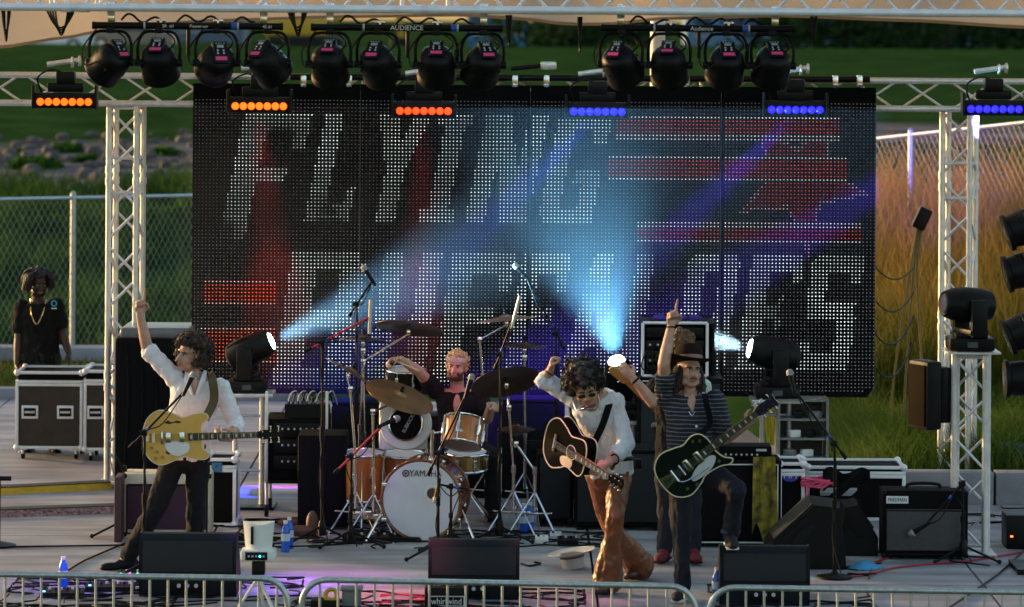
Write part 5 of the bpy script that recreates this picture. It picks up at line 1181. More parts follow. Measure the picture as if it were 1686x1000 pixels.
b = G(1424, 937); vs = [(b.x + .13 * math.cos(a) * (1 + .3 * math.sin(3 * a)), b.y + .1 * math.sin(a), .006) for a in [i * .3 for i in range(21)]]; o = MB().add(vs + [(b.x, b.y, .07)], [[i, (i + 1) % 21, 21] for i in range(21)] + [list(range(21))[::-1]]).build('blue_cloth', pm('cyan_cloth', (.05, .30, .55), .8)); tag(o, 'crumpled bright blue cloth on the deck before the amplifiers', 'cloth')
b = G(1672, 905); t = thing('power_box', 'black power box with a red lamp at the deck edge by the bank', 'box', b); MB().box(b + Vector((.03, .15, .13)), (.2, .3, .26), bev=.015).build('case', BMET, t); MB().box(b + Vector((-.03, -.003, .1)), (.02, .006, .012)).build('lamp', glow('led_red', (1, .1, .02), 3), t)
b = W(1676, 790, 31.5); t = thing('blue_crate', 'blue plastic crate in the grass bed behind the low wall', 'crate', (b.x, 31.5, b.z)); BC = pm('blue_crate', (.02, .12, .26), .5); MB().box((b.x + .03, 31.6, b.z + .14), (.28, .3, .28), bev=.02).build('tub', BC, t); MB().box((b.x + .03, 31.6, b.z + .285), (.31, .33, .03), bev=.01).build('rim', BC, t)
t = thing('boots', 'pair of brown leather boots lying by the cables beside the drum rack', 'boots', G(492, 882))
for k, (px, py) in enumerate([(484, 870), (497, 884)]): c = G(px, py); MB().ell(c + Vector((0, 0, .045)), (.13, .05, .045)).ell(c + Vector((.08, .02, .1)), (.05, .05, .10)).build('boot', pm('tan_leather', (.10, .042, .018), .6, var=.4), t)
# ---- cables on the deck
rc = random.Random(12)
def floor_cable(x0, x1, y0, y1, n, mat=BLK, r=.0065, group='cables on the deck', lab='black cable snaking over the deck among the gear'):
    for k in range(n):
        P = [Vector((rc.uniform(x0, x1), rc.uniform(y0, y1), 0))]
        a = rc.uniform(0, 6.28)
        pts = []; p = G(P[0].x, P[0].y)
        for i in range(rc.randint(5, 10)):
            a += rc.gauss(0, .9); p = p + Vector((math.cos(a) * .22, math.sin(a) * .13, 0)); 
            pa, pb2 = G(x0, y1), G(x1, y0)
            p.x = min(max(p.x, pa.x), max(pb2.x, G(x1, y1).x)); p.y = min(max(p.y, pa.y), pb2.y)
            pts.append(Vector((p.x, p.y, r + .003 + rc.random() * .018)))
        o = MB().tube(spline(pts, 6), r, 5).build('cable', mat); tag(o, lab, 'cable', group)
floor_cable(-20, 480, 955, 1015, 44); floor_cable(480, 960, 975, 1020, 24); floor_cable(380, 640, 860, 905, 34); floor_cable(640, 1000, 880, 905, 16); floor_cable(1180, 1420, 968, 1015, 12)
floor_cable(1400, 1640, 915, 950, 5); floor_cable(1600, 1700, 820, 900, 8); floor_cable(330, 430, 870, 900, 8)
RC = pm('red_cable', (.4, .02, .03), .5); floor_cable(620, 900, 985, 1015, 7, RC, lab='red cable tangled behind the barrier', group='red cables')
for pts, mt, lb in [([(-10, 903), (200, 900), (330, 897)], BLK, 'long straight black cable across the deck before the ramps'), ([(40, 948), (90, 952), (140, 925), (205, 897)], BLK, 'black cable curving from the barrier up to the short amplifier stand'), ([(1375, 952), (1420, 950), (1470, 938), (1520, 932), (1600, 925), (1690, 910)], RC, 'dark red cable running past the badged amplifier'), ([(1430, 955), (1440, 930), (1470, 918)], RC, 'dark red cable curling before the blue cloth'), ([(1690, 905), (1640, 950), (1560, 1005)], BLK, 'black cable running off diagonally to the barrier'), ([(858, 930), (872, 934), (890, 930), (880, 928)], BLK, 'short black cable end lying between monitor and hat')]:
    o = MB().tube(spline([G(x, y) + Vector((0, 0, .01)) for x, y in pts], 8), .0075, 6).build('cable', mt); tag(o, lb, 'cable')
# ---- crowd barriers in front
def barrier(x0, y0, x1, y1, d0, d1, label, lend, rend):
    A, B = W(x0, y0, d0), W(x1, y1, d1); u = (B - A).normalized(); zf = -.78; t = thing('crowd_barrier', label, 'barrier', (A.x, A.y, -.8)); r = .021; c = .17
    pts = []
    if lend: pts += [Vector((A.x, A.y, zf + .2))] + [A + u * c + (-u * math.cos(a) + Vector((0, 0, math.sin(a)))) * c - Vector((0, 0, c)) for a in [R(i * 15) for i in range(7)]]
    else: pts += [A]
    if rend: pts += [B - u * c + (u * math.sin(a) + Vector((0, 0, math.cos(a)))) * c - Vector((0, 0, c)) for a in [R(i * 15) for i in range(7)]] + [Vector((B.x, B.y, zf + .2))]
    else: pts += [B]
    MB().tube(pts, r, 12).build('frame_tube', STEEL, t)
    lo0, lo1 = Vector((A.x, A.y, zf + .2)), Vector((B.x, B.y, zf + .2)); MB().cyl(lo0, lo1, .018).build('bottom_rail', STEEL, t)
    L = (B - A).length; n = int(L / .123); 
    for i in range(1, n + 1):
        p = A + u * (i * L / (n + .6)); q = Vector((p.x, p.y, zf + .2)); dz = 0
        e = min((p - A).length if lend else 9, (B - p).length if rend else 9)
        if e < c: dz = c - math.sqrt(max(0, c * c - (c - e) ** 2))
        rod('bar', q, p - Vector((0, 0, dz)), .0085, STEEL, t)
    for s in (.12, .88):
        q = A.lerp(B, s); MB().tube([(q.x, q.y - .3, -.79), (q.x, q.y - .28, -.75), (q.x, q.y, zf + .2), (q.x, q.y + .1, -.75), (q.x, q.y + .12, -.79)], .016).build('foot', STEEL, t)
barrier(-170, 943, 474, 953, 24.55, 24.5, 'steel crowd barrier in front of the ramps and the curly-haired guitarist', False, True)
barrier(497, 954, 1146, 966, 24.5, 24.45, 'steel crowd barrier in front of the drums and acoustic guitarist', True, True)
barrier(1168, 967, 1850, 978, 24.45, 24.4, 'steel crowd barrier in front of the badged amplifier', True, False)
# ================================================================== PEOPLE
def skin_mat(name, c, c2):
    m = pm(name, c, .48, var=.2, scale=18, bump=.08, bscale=160, col2=c2); b = m.node_tree.nodes['Principled BSDF']
    b.inputs['Subsurface Weight'].default_value = .0; return m
SKIN = skin_mat('skin', (.50, .27, .19), (.60, .34, .25)); SKIND = skin_mat('deep_skin', (.045, .022, .014), (.07, .035, .02))
HBROWN = pm('brown_hair', (.035, .016, .010), .55, var=.5, scale=40, bump=.6, bscale=120); HBLACK = pm('black_hair', (.008, .006, .006), .45, var=.4, scale=40, bump=.6, bscale=120)
HBLOND = pm('blond_hair', (.36, .24, .11), .5, var=.5, scale=50, bump=.6, bscale=140); HGOLD = pm('golden_brown_hair', (.11, .05, .014), .5, var=.5, scale=50, bump=.6, bscale=140)
WSHIRT = pm('white_cotton', (.76, .75, .80), .85, var=.04, bump=.35, bscale=28); BTEE = pm('black_cotton', (.010, .010, .011), .9, bump=.3, bscale=30, spec=.2)
BJEAN = pm('black_denim', (.008, .008, .010), .85, bump=.4, bscale=40, spec=.25); NJEAN = pm('navy_denim', (.012, .014, .024), .8, bump=.4, bscale=40, spec=.3)
LEATH = pm('tan_leather_trouser', (.17, .056, .022), .38, var=.3, scale=7, bump=.5, bscale=22); EYEM = pm('eye_dark', (.02, .015, .012), .15, var=0); LIP = pm('lips', (.38, .13, .11), .5, var=0); EYEW = pm('eye_white', (.7, .68, .65), .2, var=0)
def stripes():
    m = bpy.data.materials.new('striped_cotton'); m.use_nodes = True; n = m.node_tree.nodes; l = m.node_tree.links; b = n['Principled BSDF']; b.inputs['Roughness'].default_value = .85
    tc = n.new('ShaderNodeTexCoord'); w = n.new('ShaderNodeTexWave'); w.bands_direction = 'Z'; w.inputs['Scale'].default_value = 11; w.inputs['Distortion'].default_value = 1.4; w.inputs['Detail'].default_value = 1.5; w.inputs['Detail Scale'].default_value = 1.2
    l.new(tc.outputs['Object'], w.inputs[0]); r = n.new('ShaderNodeValToRGB'); l.new(w.outputs['Fac'], r.inputs[0]); e = r.color_ramp.elements; e[0].position = .76; e[0].color = (.012, .013, .02, 1); e[1].position = .9; e[1].color = (.13, .14, .18, 1); l.new(r.outputs[0], b.inputs['Base Color']); return m
STRIPE = stripes()
def remesh(m, name, mat, parent, vox=.007, it_=6, disp=None, label=None):
    org = Vector(ORG[parent.name]); me = bpy.data.meshes.new(name); me.from_pydata([v - org for v in m.v], [], m.f)
    bm = bmesh.new(); bm.from_mesh(me); bmesh.ops.recalc_face_normals(bm, faces=bm.faces); bm.to_mesh(me); bm.free()
    ob = bpy.data.objects.new('tmp', me); COL.objects.link(ob); md = ob.modifiers.new('r', 'REMESH'); md.mode = 'VOXEL'; md.voxel_size = vox
    if it_: s = ob.modifiers.new('s', 'SMOOTH'); s.factor = .5; s.iterations = it_
    me2 = bpy.data.meshes.new_from_object(ob.evaluated_get(bpy.context.evaluated_depsgraph_get())); COL.objects.unlink(ob); bpy.data.objects.remove(ob); bpy.data.meshes.remove(me)
    if disp:
        amp, sc, sd = disp; nr = [v.normal.copy() for v in me2.vertices]
        for v, nn in zip(me2.vertices, nr):
            p = v.co; q = Vector((p.x * sc, p.y * sc, p.z * sc * .6 + sd)); k = noise.noise(q) + .5 * noise.noise(q * 2.3); k = k - abs(noise.noise(q * 1.3 + Vector((7, 1, 3)))) * .8
            v.co = p + nn * amp * k
    me2.polygons.foreach_set('use_smooth', [True] * len(me2.polygons)); me2.materials.clear(); me2.materials.append(mat); me2.name = name
    o = bpy.data.objects.new(name, me2); COL.objects.link(o); o.parent = parent; ORG[o.name] = tuple(org)
    if label: o['label'] = label
    return o
def limb(m, pts, rs, n=14):
    pts = spline(pts, 4) if len(pts) > 2 else [Vector(p) for p in pts]; k = len(pts)
    if len(rs) != k: rs = [rs[0] + 0 for _ in range(0)] or [rs[min(len(rs) - 2, int(i / (k - 1) * (len(rs) - 1)))] + (rs[min(len(rs) - 1, int(i / (k - 1) * (len(rs) - 1)) + 1)] - rs[min(len(rs) - 2, int(i / (k - 1) * (len(rs) - 1)))]) * ((i / (k - 1) * (len(rs) - 1)) - min(len(rs) - 2, int(i / (k - 1) * (len(rs) - 1)))) for i in range(k)]
    m.tube(pts, rs, n); m.ell(pts[0], rs[0]); m.ell(pts[-1], rs[-1])
def sweep(m, secs, side, n=20):
    """secs: (centre, half width, half depth); side: direction of the width"""
    vs = []; fs = []; k = len(secs); side = Vector(side).normalized()
    for i, (c, a, b) in enumerate(secs):
        t = (Vector(secs[min(i + 1, k - 1)][0]) - Vector(secs[max(i - 1, 0)][0])).normalized(); s = (side - t * side.dot(t)).normalized(); f = t.cross(s)
        for j in range(n): g = 2 * math.pi * j / n; vs.append(Vector(c) + s * a * math.cos(g) + f * b * math.sin(g))
    for i in range(k - 1):
        for j in range(n): fs.append([i * n + j, i * n + (j + 1) % n, (i + 1) * n + (j + 1) % n, (i + 1) * n + j])
    fs += [list(range(n))[::-1], [(k - 1) * n + j for j in range(n)]]; m.add(vs, fs)
def hand(m, wrist, dirv, palm, thumb, pose, sc=1.0):
    D = Vector(dirv).normalized(); Pn = Vector(palm); Pn = (Pn - D * Pn.dot(D)).normalized(); T = Vector(thumb); T = (T - D * T.dot(D) - Pn * T.dot(Pn)).normalized(); wr = Vector(wrist)
    Rm = Matrix((T, D, Pn)).transposed(); m.ell(wr + D * .05 * sc, (.042 * sc, .056 * sc, .019 * sc), Rm); m.box(wr + D * .058 * sc, (.074 * sc, .07 * sc, .026 * sc), Rm, .011); m.tube([wr - D * .02, wr + D * .03 * sc], .026 * sc, 10)
    cur = {'point': [(.08, .08, .05)] + [(1.45, 1.65, 1.0)] * 3, 'fist': [(1.4, 1.65, 1.0)] * 4, 'grip': [(.75, 1.0, .7)] * 4, 'relax': [(.25, .4, .3), (.35, .5, .4), (.4, .55, .4), (.5, .6, .4)]}[pose]
    for i in range(4):
        ln = (1, 1.1, 1.02, .8)[i] * sc; p = wr + D * (.092, .096, .092, .083)[i] * sc + T * (.030, .0105, -.0095, -.029)[i] * sc; a = 0; ch = [p - D * .012]; ch.append(p)
        for L, c in zip((.044, .027, .023), cur[i]): a += c; p = p + (D * math.cos(a) + Pn * math.sin(a)) * L * ln; ch.append(p)
        m.tube(ch, [.0105 * sc, .0105 * sc, .0098 * sc, .009 * sc, .0078 * sc], 8)
        for q, r in zip(ch[1:], (.0105, .0098, .009, .0078)): m.ell(q, r * sc, n=8, m=6)
    b = wr + D * .022 * sc + T * .028 * sc
    ch = [b, b + (D * .55 + T * .65 + Pn * .35).normalized() * .042 * sc]; ch.append(ch[-1] + ((D * .9 + T * .1 + Pn * .4) if pose in ('relax',) else (D * .7 - T * .35 + Pn * .75)).normalized() * .034 * sc); ch.append(ch[-1] + ((D * 1 - T * .1 + Pn * .4) if pose == 'relax' else (D * .45 - T * .8 + Pn * .5)).normalized() * .026 * sc)
    m.tube(ch, [.016 * sc, .0135 * sc, .0115 * sc, .009 * sc], 8)
    for q, r in zip(ch, (.016, .0135, .0115, .009)): m.ell(q, r * sc, n=8, m=6)
def head_mat(c, ypr):
    y, p, r = [R(a) for a in ypr]; return Matrix.Translation(c) @ Matrix.Rotation(y, 4, 'Z') @ Matrix.Rotation(p, 4, 'X') @ Matrix.Rotation(r, 4, 'Y')
def add_head(m, H):
    M3 = H.to_3x3()
    def e(c, r): m.ell(H @ Vector(c), r, M3, 16, 10)
    e((0, .012, .035), (.077, .097, .088)); e((0, -.028, -.03), (.064, .066, .085)); e((0, -.052, -.088), (.036, .034, .026)); e((0, -.074, .03), (.056, .022, .018))
    for s in (-1, 1): e((s * .036, -.062, -.028), (.028, .026, .026)); e((s * .078, .008, -.012), (.011, .022, .033)); e((s * .045, -.02, -.075), (.022, .05, .025))
    m.tube([H @ Vector((0, -.086, .018)), H @ Vector((0, -.103, -.012)), H @ Vector((0, -.112, -.030))], [.010, .013, .016], 10); m.ell(H @ Vector((0, -.108, -.032)), .015); e((0, -.086, -.058), (.027, .014, .009)); e((0, -.084, -.069), (.024, .013, .008))
    for s in (-1, 1): e((s * .012, -.098, -.034), (.010, .010, .008))
def face_parts(t, H, brow, beard=None, tache=None):
    M3 = H.to_3x3()
    for s in (-1, 1):
        ey = MB().ell(H @ Vector((s * .031, -.083, .006)), (.0145, .010, .0075), M3, 12, 8).build('eye', EYEW, t); MB().ell(H @ Vector((s * .030, -.0895, .006)), (.0065, .005, .0065), M3, 10, 6).build('iris', EYEM, ey)
        MB().tube([H @ Vector((s * .014, -.094, .021)), H @ Vector((s * .032, -.093, .027)), H @ Vector((s * .052, -.080, .021))], [.005, .006, .003], 6).build('eyebrow', brow, t)
        MB().tube([H @ Vector((s * .017, -.091, .012)), H @ Vector((s * .031, -.094, .0145)), H @ Vector((s * .046, -.084, .009))], .0025, 5).build('eyelid', brow, t)
    MB().tube([H @ Vector((-.024, -.090, -.062)), H @ Vector((-.008, -.099, -.059)), H @ Vector((.008, -.099, -.059)), H @ Vector((.024, -.090, -.062))], [.003, .0055, .0055, .003], 8).tube([H @ Vector((-.02, -.09, -.069)), H @ Vector((0, -.098, -.071)), H @ Vector((.02, -.09, -.069))], [.003, .006, .003], 8).build('lips', LIP, t)
    if tache: MB().tube([H @ Vector((-.028, -.089, -.055)), H @ Vector((0, -.102, -.047)), H @ Vector((.028, -.089, -.055))], [.004, .007, .004], 8).build('moustache', tache, t)
    if beard:
        m = MB(); rb = random.Random(2)
        for i in range(150):
            a = rb.uniform(-1.25, 1.25); z = rb.uniform(-.108, -.045); 
            if z > -.075 and abs(a) < .42: continue
            m.ell(H @ Vector((math.sin(a) * .064, -.028 - math.cos(a) * (.066 if z > -.085 else .055), z)), rb.uniform(.007, .011), n=6, m=5)
        remesh(m, 'beard', beard, t, .004, 2)
def hair_cap(t, H, mat, blobs, rad, vox=.006, seed=1, name='hair', shape=None, disp=(.004, 60, 0)):
    """curls: blobs spread over scalp, clear of the face"""
    q = random.Random(seed); m = MB(); m.ell(H @ Vector((0, .02, .045)), (.083, .098, .09), H.to_3x3())
    sx, sy, sz = shape or (.095, .11, .10); i = 0
    while i < blobs:
        v = Vector((q.gauss(0, 1), q.gauss(0, 1), q.gauss(0, 1))).normalized()
        if v.y < -.35 and v.z < .45: continue
        if v.z < -.75: continue
        k = q.uniform(.82, 1.12); m.ell(H @ Vector((v.x * sx * k, .02 + v.y * sy * k, .03 + v.z * sz * k)), q.uniform(*rad), n=8, m=6); i += 1
    return remesh(m, name, mat, t, vox, 1, disp)
def strands(t, H, mat, roots, seed, name='hair_strands', r=.005):
    q = random.Random(seed); m = MB()
    for (a, b, c) in roots:
        a, b, c = [Vector(v) for v in (a, b, c)]
        for k in range(8): j = Vector((q.gauss(0, .008), q.gauss(0, .008), q.gauss(0, .008))); m.tube(spline([H @ (a + j * .6), H @ (b + j * 1.5), H @ (c + j * 2.2)], 4), [r * 1.2] * 5 + [r] * 3 + [r * .3], 5)
    return m.build(name, mat, t)
def frizz(t, H, mat, n, shape, seed, r=.0016):
    q = random.Random(seed); m = MB(); sx, sy, sz = shape; i = 0
    while i < n:
        v = Vector((q.gauss(0, 1), q.gauss(0, 1), q.gauss(0, 1))).normalized()
        if (v.y < -.35 and v.z < .4) or v.z < -.7: continue
        p = Vector((v.x * sx, .02 + v.y * sy, .03 + v.z * sz)); u = v.orthogonal().normalized(); w = v.cross(u); a0 = q.uniform(0, 6.28); pts = []
        for k in range(8): a = a0 + k * .9; rr_ = .011 + .002 * k; pts.append(H @ (p * (.9 + .045 * k) + (u * math.cos(a) + w * math.sin(a)) * rr_ - Vector((0, 0, .002 * k))))
        m.tube(spline(pts, 2), r, 3, False); i += 1
    return m.build('stray_curls', mat, t)
class Fig:
    """joints given where they stand: a = side toward smaller x, b = side toward larger x"""
    def __init__(s, d, J, fwd=(0, -1, 0)): s.J = {k: W(v[0], v[1], d + (v[2] if len(v) > 2 else 0)) for k, v in J.items()}; s.d = d; s.fwd = Vector(fwd).normalized()
    def __getitem__(s, k): return s.J[k]
def torso_secs(F, g=0.0, w=1.0, low=0.0):
    ha, hb, sa, sb, nk = F['hipa'], F['hipb'], F['sha'], F['shb'], F['neck']; hp = (ha + hb) / 2; sh = (sa + sb) / 2; bend = F.J.get('mid', hp.lerp(sh, .5))
    up = (sh - hp).normalized(); 
    P = [(hp - up * (.07 + low), .135, .085), (hp - up * .02, .168, .112), (hp.lerp(bend, .45), .152, .106), (bend, .148, .102), (bend.lerp(sh, .5), .165, .115), (bend.lerp(sh, .85), .172, .108), (sh.lerp(nk, .25) + up * .02, .135, .085), (sh.lerp(nk, .7) + up * .025, .08, .066)]
    return [(c, (a + g) * w, b + g) for c, a, b in P], (sb - sa)
def body_mesh(F, t, H, skin, hands):
    m = MB(); secs, side = torso_secs(F, -.014, .95); sweep(m, secs, side); nk = F['neck']; hc = H @ Vector((0, .012, -.06))
    limb(m, [nk - Vector((0, 0, .05)), hc], [.062, .054]); add_head(m, H)
    for k in 'ab':
        limb(m, [F['sh' + k], F['el' + k]], [.054, .043]); limb(m, [F['el' + k], F['el' + k].lerp(F['wr' + k], .35), F['wr' + k]], [.043, .043, .028])
        if 'hip' + k in F.J and 'kn' + k in F.J: limb(m, [F['hip' + k], F['kn' + k]], [.078, .052]); limb(m, [F['kn' + k], F['kn' + k].lerp(F['an' + k], .35), F['an' + k]], [.050, .050, .034]); limb(m, [F['an' + k], F['an' + k].lerp(F['to' + k], .3) - Vector((0, 0, .03))], [.034, .026])
        if hands.get(k): hand(m, F['wr' + k], *hands[k])
    return remesh(m, 'body', skin, t, .0062, 3)
def shirt(F, t, mat, slv=(1, 1), rad=(.068, .062, .055), g=.010, low=.06, disp=(.009, 22, 3), name='shirt', w=1.0, cuff=True):
    m = MB(); secs, side = torso_secs(F, g, w, low); sweep(m, secs[:-1], side); c, a, b = secs[-2]
    for k, s in zip('ab', slv):
        if s <= 0: continue
        sh, el, wr = F['sh' + k], F['el' + k], F['wr' + k]; m.ell(sh, .074 + g * .3)
        e = sh.lerp(el, min(1, s)); limb(m, [sh, e], [rad[0], rad[0] + (rad[1] - rad[0]) * min(1, s)])
        if s > 1: q = el.lerp(wr, s - 1); limb(m, [el, q], [rad[1], rad[2]])
        else: q = e
        if cuff:
            dv = (q - (sh if s <= 1 else el)).normalized(); m.tube([q - dv * .045, q + dv * .012], (rad[2] if s > 1 else rad[1]) + .008, 14)
    return remesh(m, name, mat, t, .0075, 4, disp)
def trousers(F, t, mat, ra=(.098, .074, .062, .060), flare=None, disp=(.009, 15, 9), name='trousers', rise=.04):
    m = MB(); ha, hb = F['hipa'], F['hipb']; hp = (ha + hb) / 2; sh = (F['sha'] + F['shb']) / 2; up = (F.J.get('mid', sh) - hp).normalized(); side = hb - ha
    sweep(m, [(hp - up * .12, .11, .085), (hp - up * .06, .165, .115), (hp, .172, .12), (hp + up * .06, .16, .114), (hp + up * (.09 + rise), .156, .112)], side)
    for k in 'ab':
        kn, an = F['kn' + k], F['an' + k]; h = F['hip' + k]; limb(m, [h, h.lerp(kn, .5), kn], [ra[0], (ra[0] + ra[1]) / 2, ra[1]])
        if flare: limb(m, [kn, kn.lerp(an, .35), kn.lerp(an, .7), an], [ra[1], ra[1] * .92, flare * .8, flare])
        else: limb(m, [kn, kn.lerp(an, .5), an], [ra[1], ra[2], ra[3]])
    return remesh(m, name, mat, t, .008, 4, disp)
def shoe(t, an, toe, mat, sole=None, h=.09, name='shoe', heel=.0, w=.046):
    an = Vector(an); toe = Vector(toe); f = Vector((toe.x - an.x, toe.y - an.y, 0)).normalized() if (toe - an).xy.length > .02 else Vector((0, -1, 0)); zb = min(an.z - .085, toe.z - .03); m = MB(); s = Vector((-f.y, f.x, 0)); b = Vector((an.x, an.y, zb)) - f * .05
    Rm = Matrix((f, s, Vector((0, 0, 1)))).transposed()
    m.ell(b + f * .07 + Vector((0, 0, .05 + heel)), (.09, w, .05), Rm); m.ell(b + f * .18 + Vector((0, 0, .036)), (.085, w * 1.05, .036), Rm); m.ell(b + f * .02 + Vector((0, 0, .05 + heel)), (.05, w * .9, .055), Rm); m.tube([b + f * .045 + Vector((0, 0, .05 + heel)), Vector((an.x, an.y, an.z + .02))], .046, 12)
    o = remesh(m, name, mat, t, .006, 3)
    so = MB().box(b + f * .10 + Vector((0, 0, .012)), (.26, w * 1.9, .02), Rm, .008); 
    if heel: so.box(b + f * .0 + Vector((0, 0, .02)), (.06, w * 1.6, .04), Rm, .006)
    so.build('sole', sole or BLK, o); return o
def P(label): return 'person', label, 'person'
# ---------------- curly-haired guitarist
F = Fig(26.6, dict(hipa=(288, 752), hipb=(326, 752), mid=(314, 690), sha=(287, 622), shb=(364, 640), neck=(323, 622), ela=(243, 576, .0), wra=(230, 517, -.02), elb=(390, 702, -.02), wrb=(378, 722, -.24), kna=(256, 838, -.12), ana=(212, 915, -.05), toa=(168, 936, -.1), knb=(323, 826), anb=(320, 906, .08), tob=(324, 925, -.1)))
t = thing(*P('person in white shirt and black jeans pointing up, holding the blond guitar'), loc=(F['anb'].x, 26.6, 0)); H = head_mat(W(313, 585, 26.58), (-42, -3, 6))
body_mesh(F, t, H, SKIN, {'a': ((.02, 0, 1), (.35, -.9, 0), (1, .3, 0), 'point'), 'b': ((-.35, -.5, .1), (0, .9, .5), (0, -.2, 1), 'grip')})
shirt(F, t, WSHIRT, (.95, 1.25), low=-.06, w=1.04); trousers(F, t, BJEAN, (.098, .076, .068, .066)); face_parts(t, H, HBROWN)
for s in (-1, 1): MB().tube([F['neck'] + Vector((s * .065, -.02, .045)), F['neck'] + Vector((s * .06, -.10, -.0)), F['neck'] + Vector((s * .015, -.145, -.11))], [.016, .02, .01], 6).build('collar', WSHIRT, t)
MB().ell(F['neck'] + Vector((0, -.098, -.075)), (.028, .025, .09)).build('open_chest', SKIN, t)
hair_cap(t, H, HBROWN, 420, (.010, .022), .005, 3, shape=(.135, .14, .13), disp=(.008, 70, 0))
frizz(t, H, HBROWN, 420, (.14, .145, .135), 4); shoe(t, F['ana'], F['toa'], BLK); shoe(t, F['anb'], F['tob'], BLK)
GF1 = F
# ---------------- acoustic guitarist, bowed
F = Fig(25.6, dict(hipa=(984, 778), hipb=(1020, 776), mid=(1002, 712, -.04), sha=(945, 655, -.16), shb=(1012, 664, -.14), neck=(974, 652, -.22), ela=(896, 626, -.16), wra=(906, 610, -.2), elb=(1031, 732, -.22), wrb=(1000, 764, -.44), kna=(1003, 862, .22), ana=(1052, 930, .62), toa=(1034, 948, .44), knb=(1013, 852, -.14), anb=(1000, 954, -.02), tob=(984, 972, -.2)))
t = thing(*P('person in white shirt and tan leather flares bowing over a black acoustic guitar'), loc=(F['anb'].x, 25.6, 0)); H = head_mat(W(962, 634, 25.27), (12, 40, -12))
body_mesh(F, t, H, SKIN, {'a': ((.25, -.1, 1), (.9, -.3, -.2), (0, -1, 0), 'fist'), 'b': ((-.8, -.15, -.45), (-.2, .9, -.3), (-.2, -.3, .9), 'grip')})
shirt(F, t, WSHIRT, (1.02, 1.5), low=-.045, w=1.0); trousers(F, t, LEATH, (.094, .068, .07, .07), flare=.115, disp=(.008, 20, 2)); face_parts(t, H, HBLACK)
hair_cap(t, H, HBLACK, 300, (.014, .028), .0055, 9, shape=(.125, .135, .12))
frizz(t, H, HBLACK, 380, (.128, .138, .125), 5); q = []; rr = random.Random(8)
for i in range(30): a = rr.uniform(-2.6, 2.6); e_ = rr.uniform(.115, .15); q.append(((math.sin(a) * .08, .03 + math.cos(a) * .06, .10), (math.sin(a) * .125, .04 + math.cos(a) * .09, .10 + rr.uniform(-.06, .05)), (math.sin(a) * e_, .04 + math.cos(a) * e_, rr.uniform(-.06, .17))))
strands(t, H, HBLACK, q, 3, 'loose_hair', .003)
GOLDM = pm('gold_frame', (.7, .5, .2), .25, 1.0); sg = MB()
for s in (-1, 1): sg.ring(.026, .0025, 20, 6, H @ Matrix.Translation((s * .034, -.108, .004)) @ Matrix.Rotation(R(90), 4, 'X') @ Matrix.Diagonal((1.1, .85, 1, 1))); sg.tube([H @ Vector((s * .06, -.106, .008)), H @ Vector((s * .082, 0, .004))], .003, 6)
sg.tube([H @ Vector((-.01, -.11, .008)), H @ Vector((.01, -.11, .008))], .003, 6); gl_ = sg.build('sunglasses', pm('pale_frame', (.42, .30, .14), .3), t)
for s in (-1, 1): MB().lathe([(0, 0), (.025, .001), (.025, .003), (0, .004)], 18, H @ Matrix.Translation((s * .034, -.106, .004)) @ Matrix.Rotation(R(90), 4, 'X') @ Matrix.Diagonal((1.1, .85, 1, 1))).build('dark_lens', pm('smoke_glass', (.02, .01, .012), .3, spec=.2), gl_)
hh_ = MB().tube(spline([H @ Vector((-.09, .02, -.13)), H @ Vector((-.085, -.10, -.12)), H @ Vector((-.055, -.15, -.085)), H @ Vector((.055, -.15, -.085)), H @ Vector((.085, -.10, -.12)), H @ Vector((.09, .02, -.13))], 6), .004, 6).build('harmonica_holder', CHROME, t); MB().box(H @ Vector((0, -.145, -.075)), (.10, .025, .02), H.to_3x3(), .004).build('harmonica', CHROME, hh_)
MB().ring(.034, .006, 18, 6, frame(F['wrb'] + Vector((.05, .02, .03)), (0, 0, 1), F['elb'] - F['wrb'])).build('wristband', BLK, t); MB().ring(.033, .004, 18, 6, frame(F['wra'] + Vector((-.005, 0, -.02)), (0, 1, 0), F['wra'] - F['ela'])).build('bracelet', BLK, t)
BOOT = pm('dark_boot', (.06, .02, .018), .35); shoe(t, F['anb'], F['tob'], BOOT, heel=.03, name='boot'); shoe(t, F['ana'], F['toa'], BOOT, heel=.03, name='boot')
bl = MB().ring(.163, .014, 30, 6, frame((F['hipa'] + F['hipb']) / 2 + Vector((0, 0, .10)), (1, 0, 0), (0, 0, 1)) @ Matrix.Diagonal((1, .74, 1.2, 1))).build('belt', BLK, t); MB().box((F['hipb']) + Vector((.13, -.05, .06)), (.05, .05, .07), bev=.01).build('radio_pack', BLK, bl)
GF3 = F
# ---------------- hatted guitarist
F = Fig(25.25, dict(hipa=(1122, 778), hipb=(1160, 774), mid=(1136, 716), sha=(1096, 655), shb=(1178, 660), neck=(1138, 648), ela=(1093, 600, -.18), wra=(1105, 537, -.12), elb=(1194, 722, .0), wrb=(1232, 697, -.2), kna=(1122, 868, -.03), ana=(1124, 966, 0), toa=(1112, 985, -.2), knb=(1212, 806, -.26), anb=(1203, 880, -.10), tob=(1206, 898, -.24)))
t = thing(*P('person in a brimmed hat and striped shirt pointing up, one foot on a monitor'), loc=(F['ana'].x, 25.25, 0)); H = head_mat(W(1134, 612, 25.22), (20, -8, 4))
body_mesh(F, t, H, SKIN, {'a': ((.06, 0, 1), (.5, -.85, 0), (1, .4, 0), 'point'), 'b': ((.5, -.45, .55), (-.4, .8, .3), (-.7, -.4, .6), 'grip')})
shirt(F, t, STRIPE, (.60, .72), rad=(.072, .072, .07), low=-.03, w=1.03, cuff=False, disp=(.012, 14, 5)); trousers(F, t, NJEAN, (.098, .074, .062, .058)); face_parts(t, H, HBROWN, tache=HBROWN)
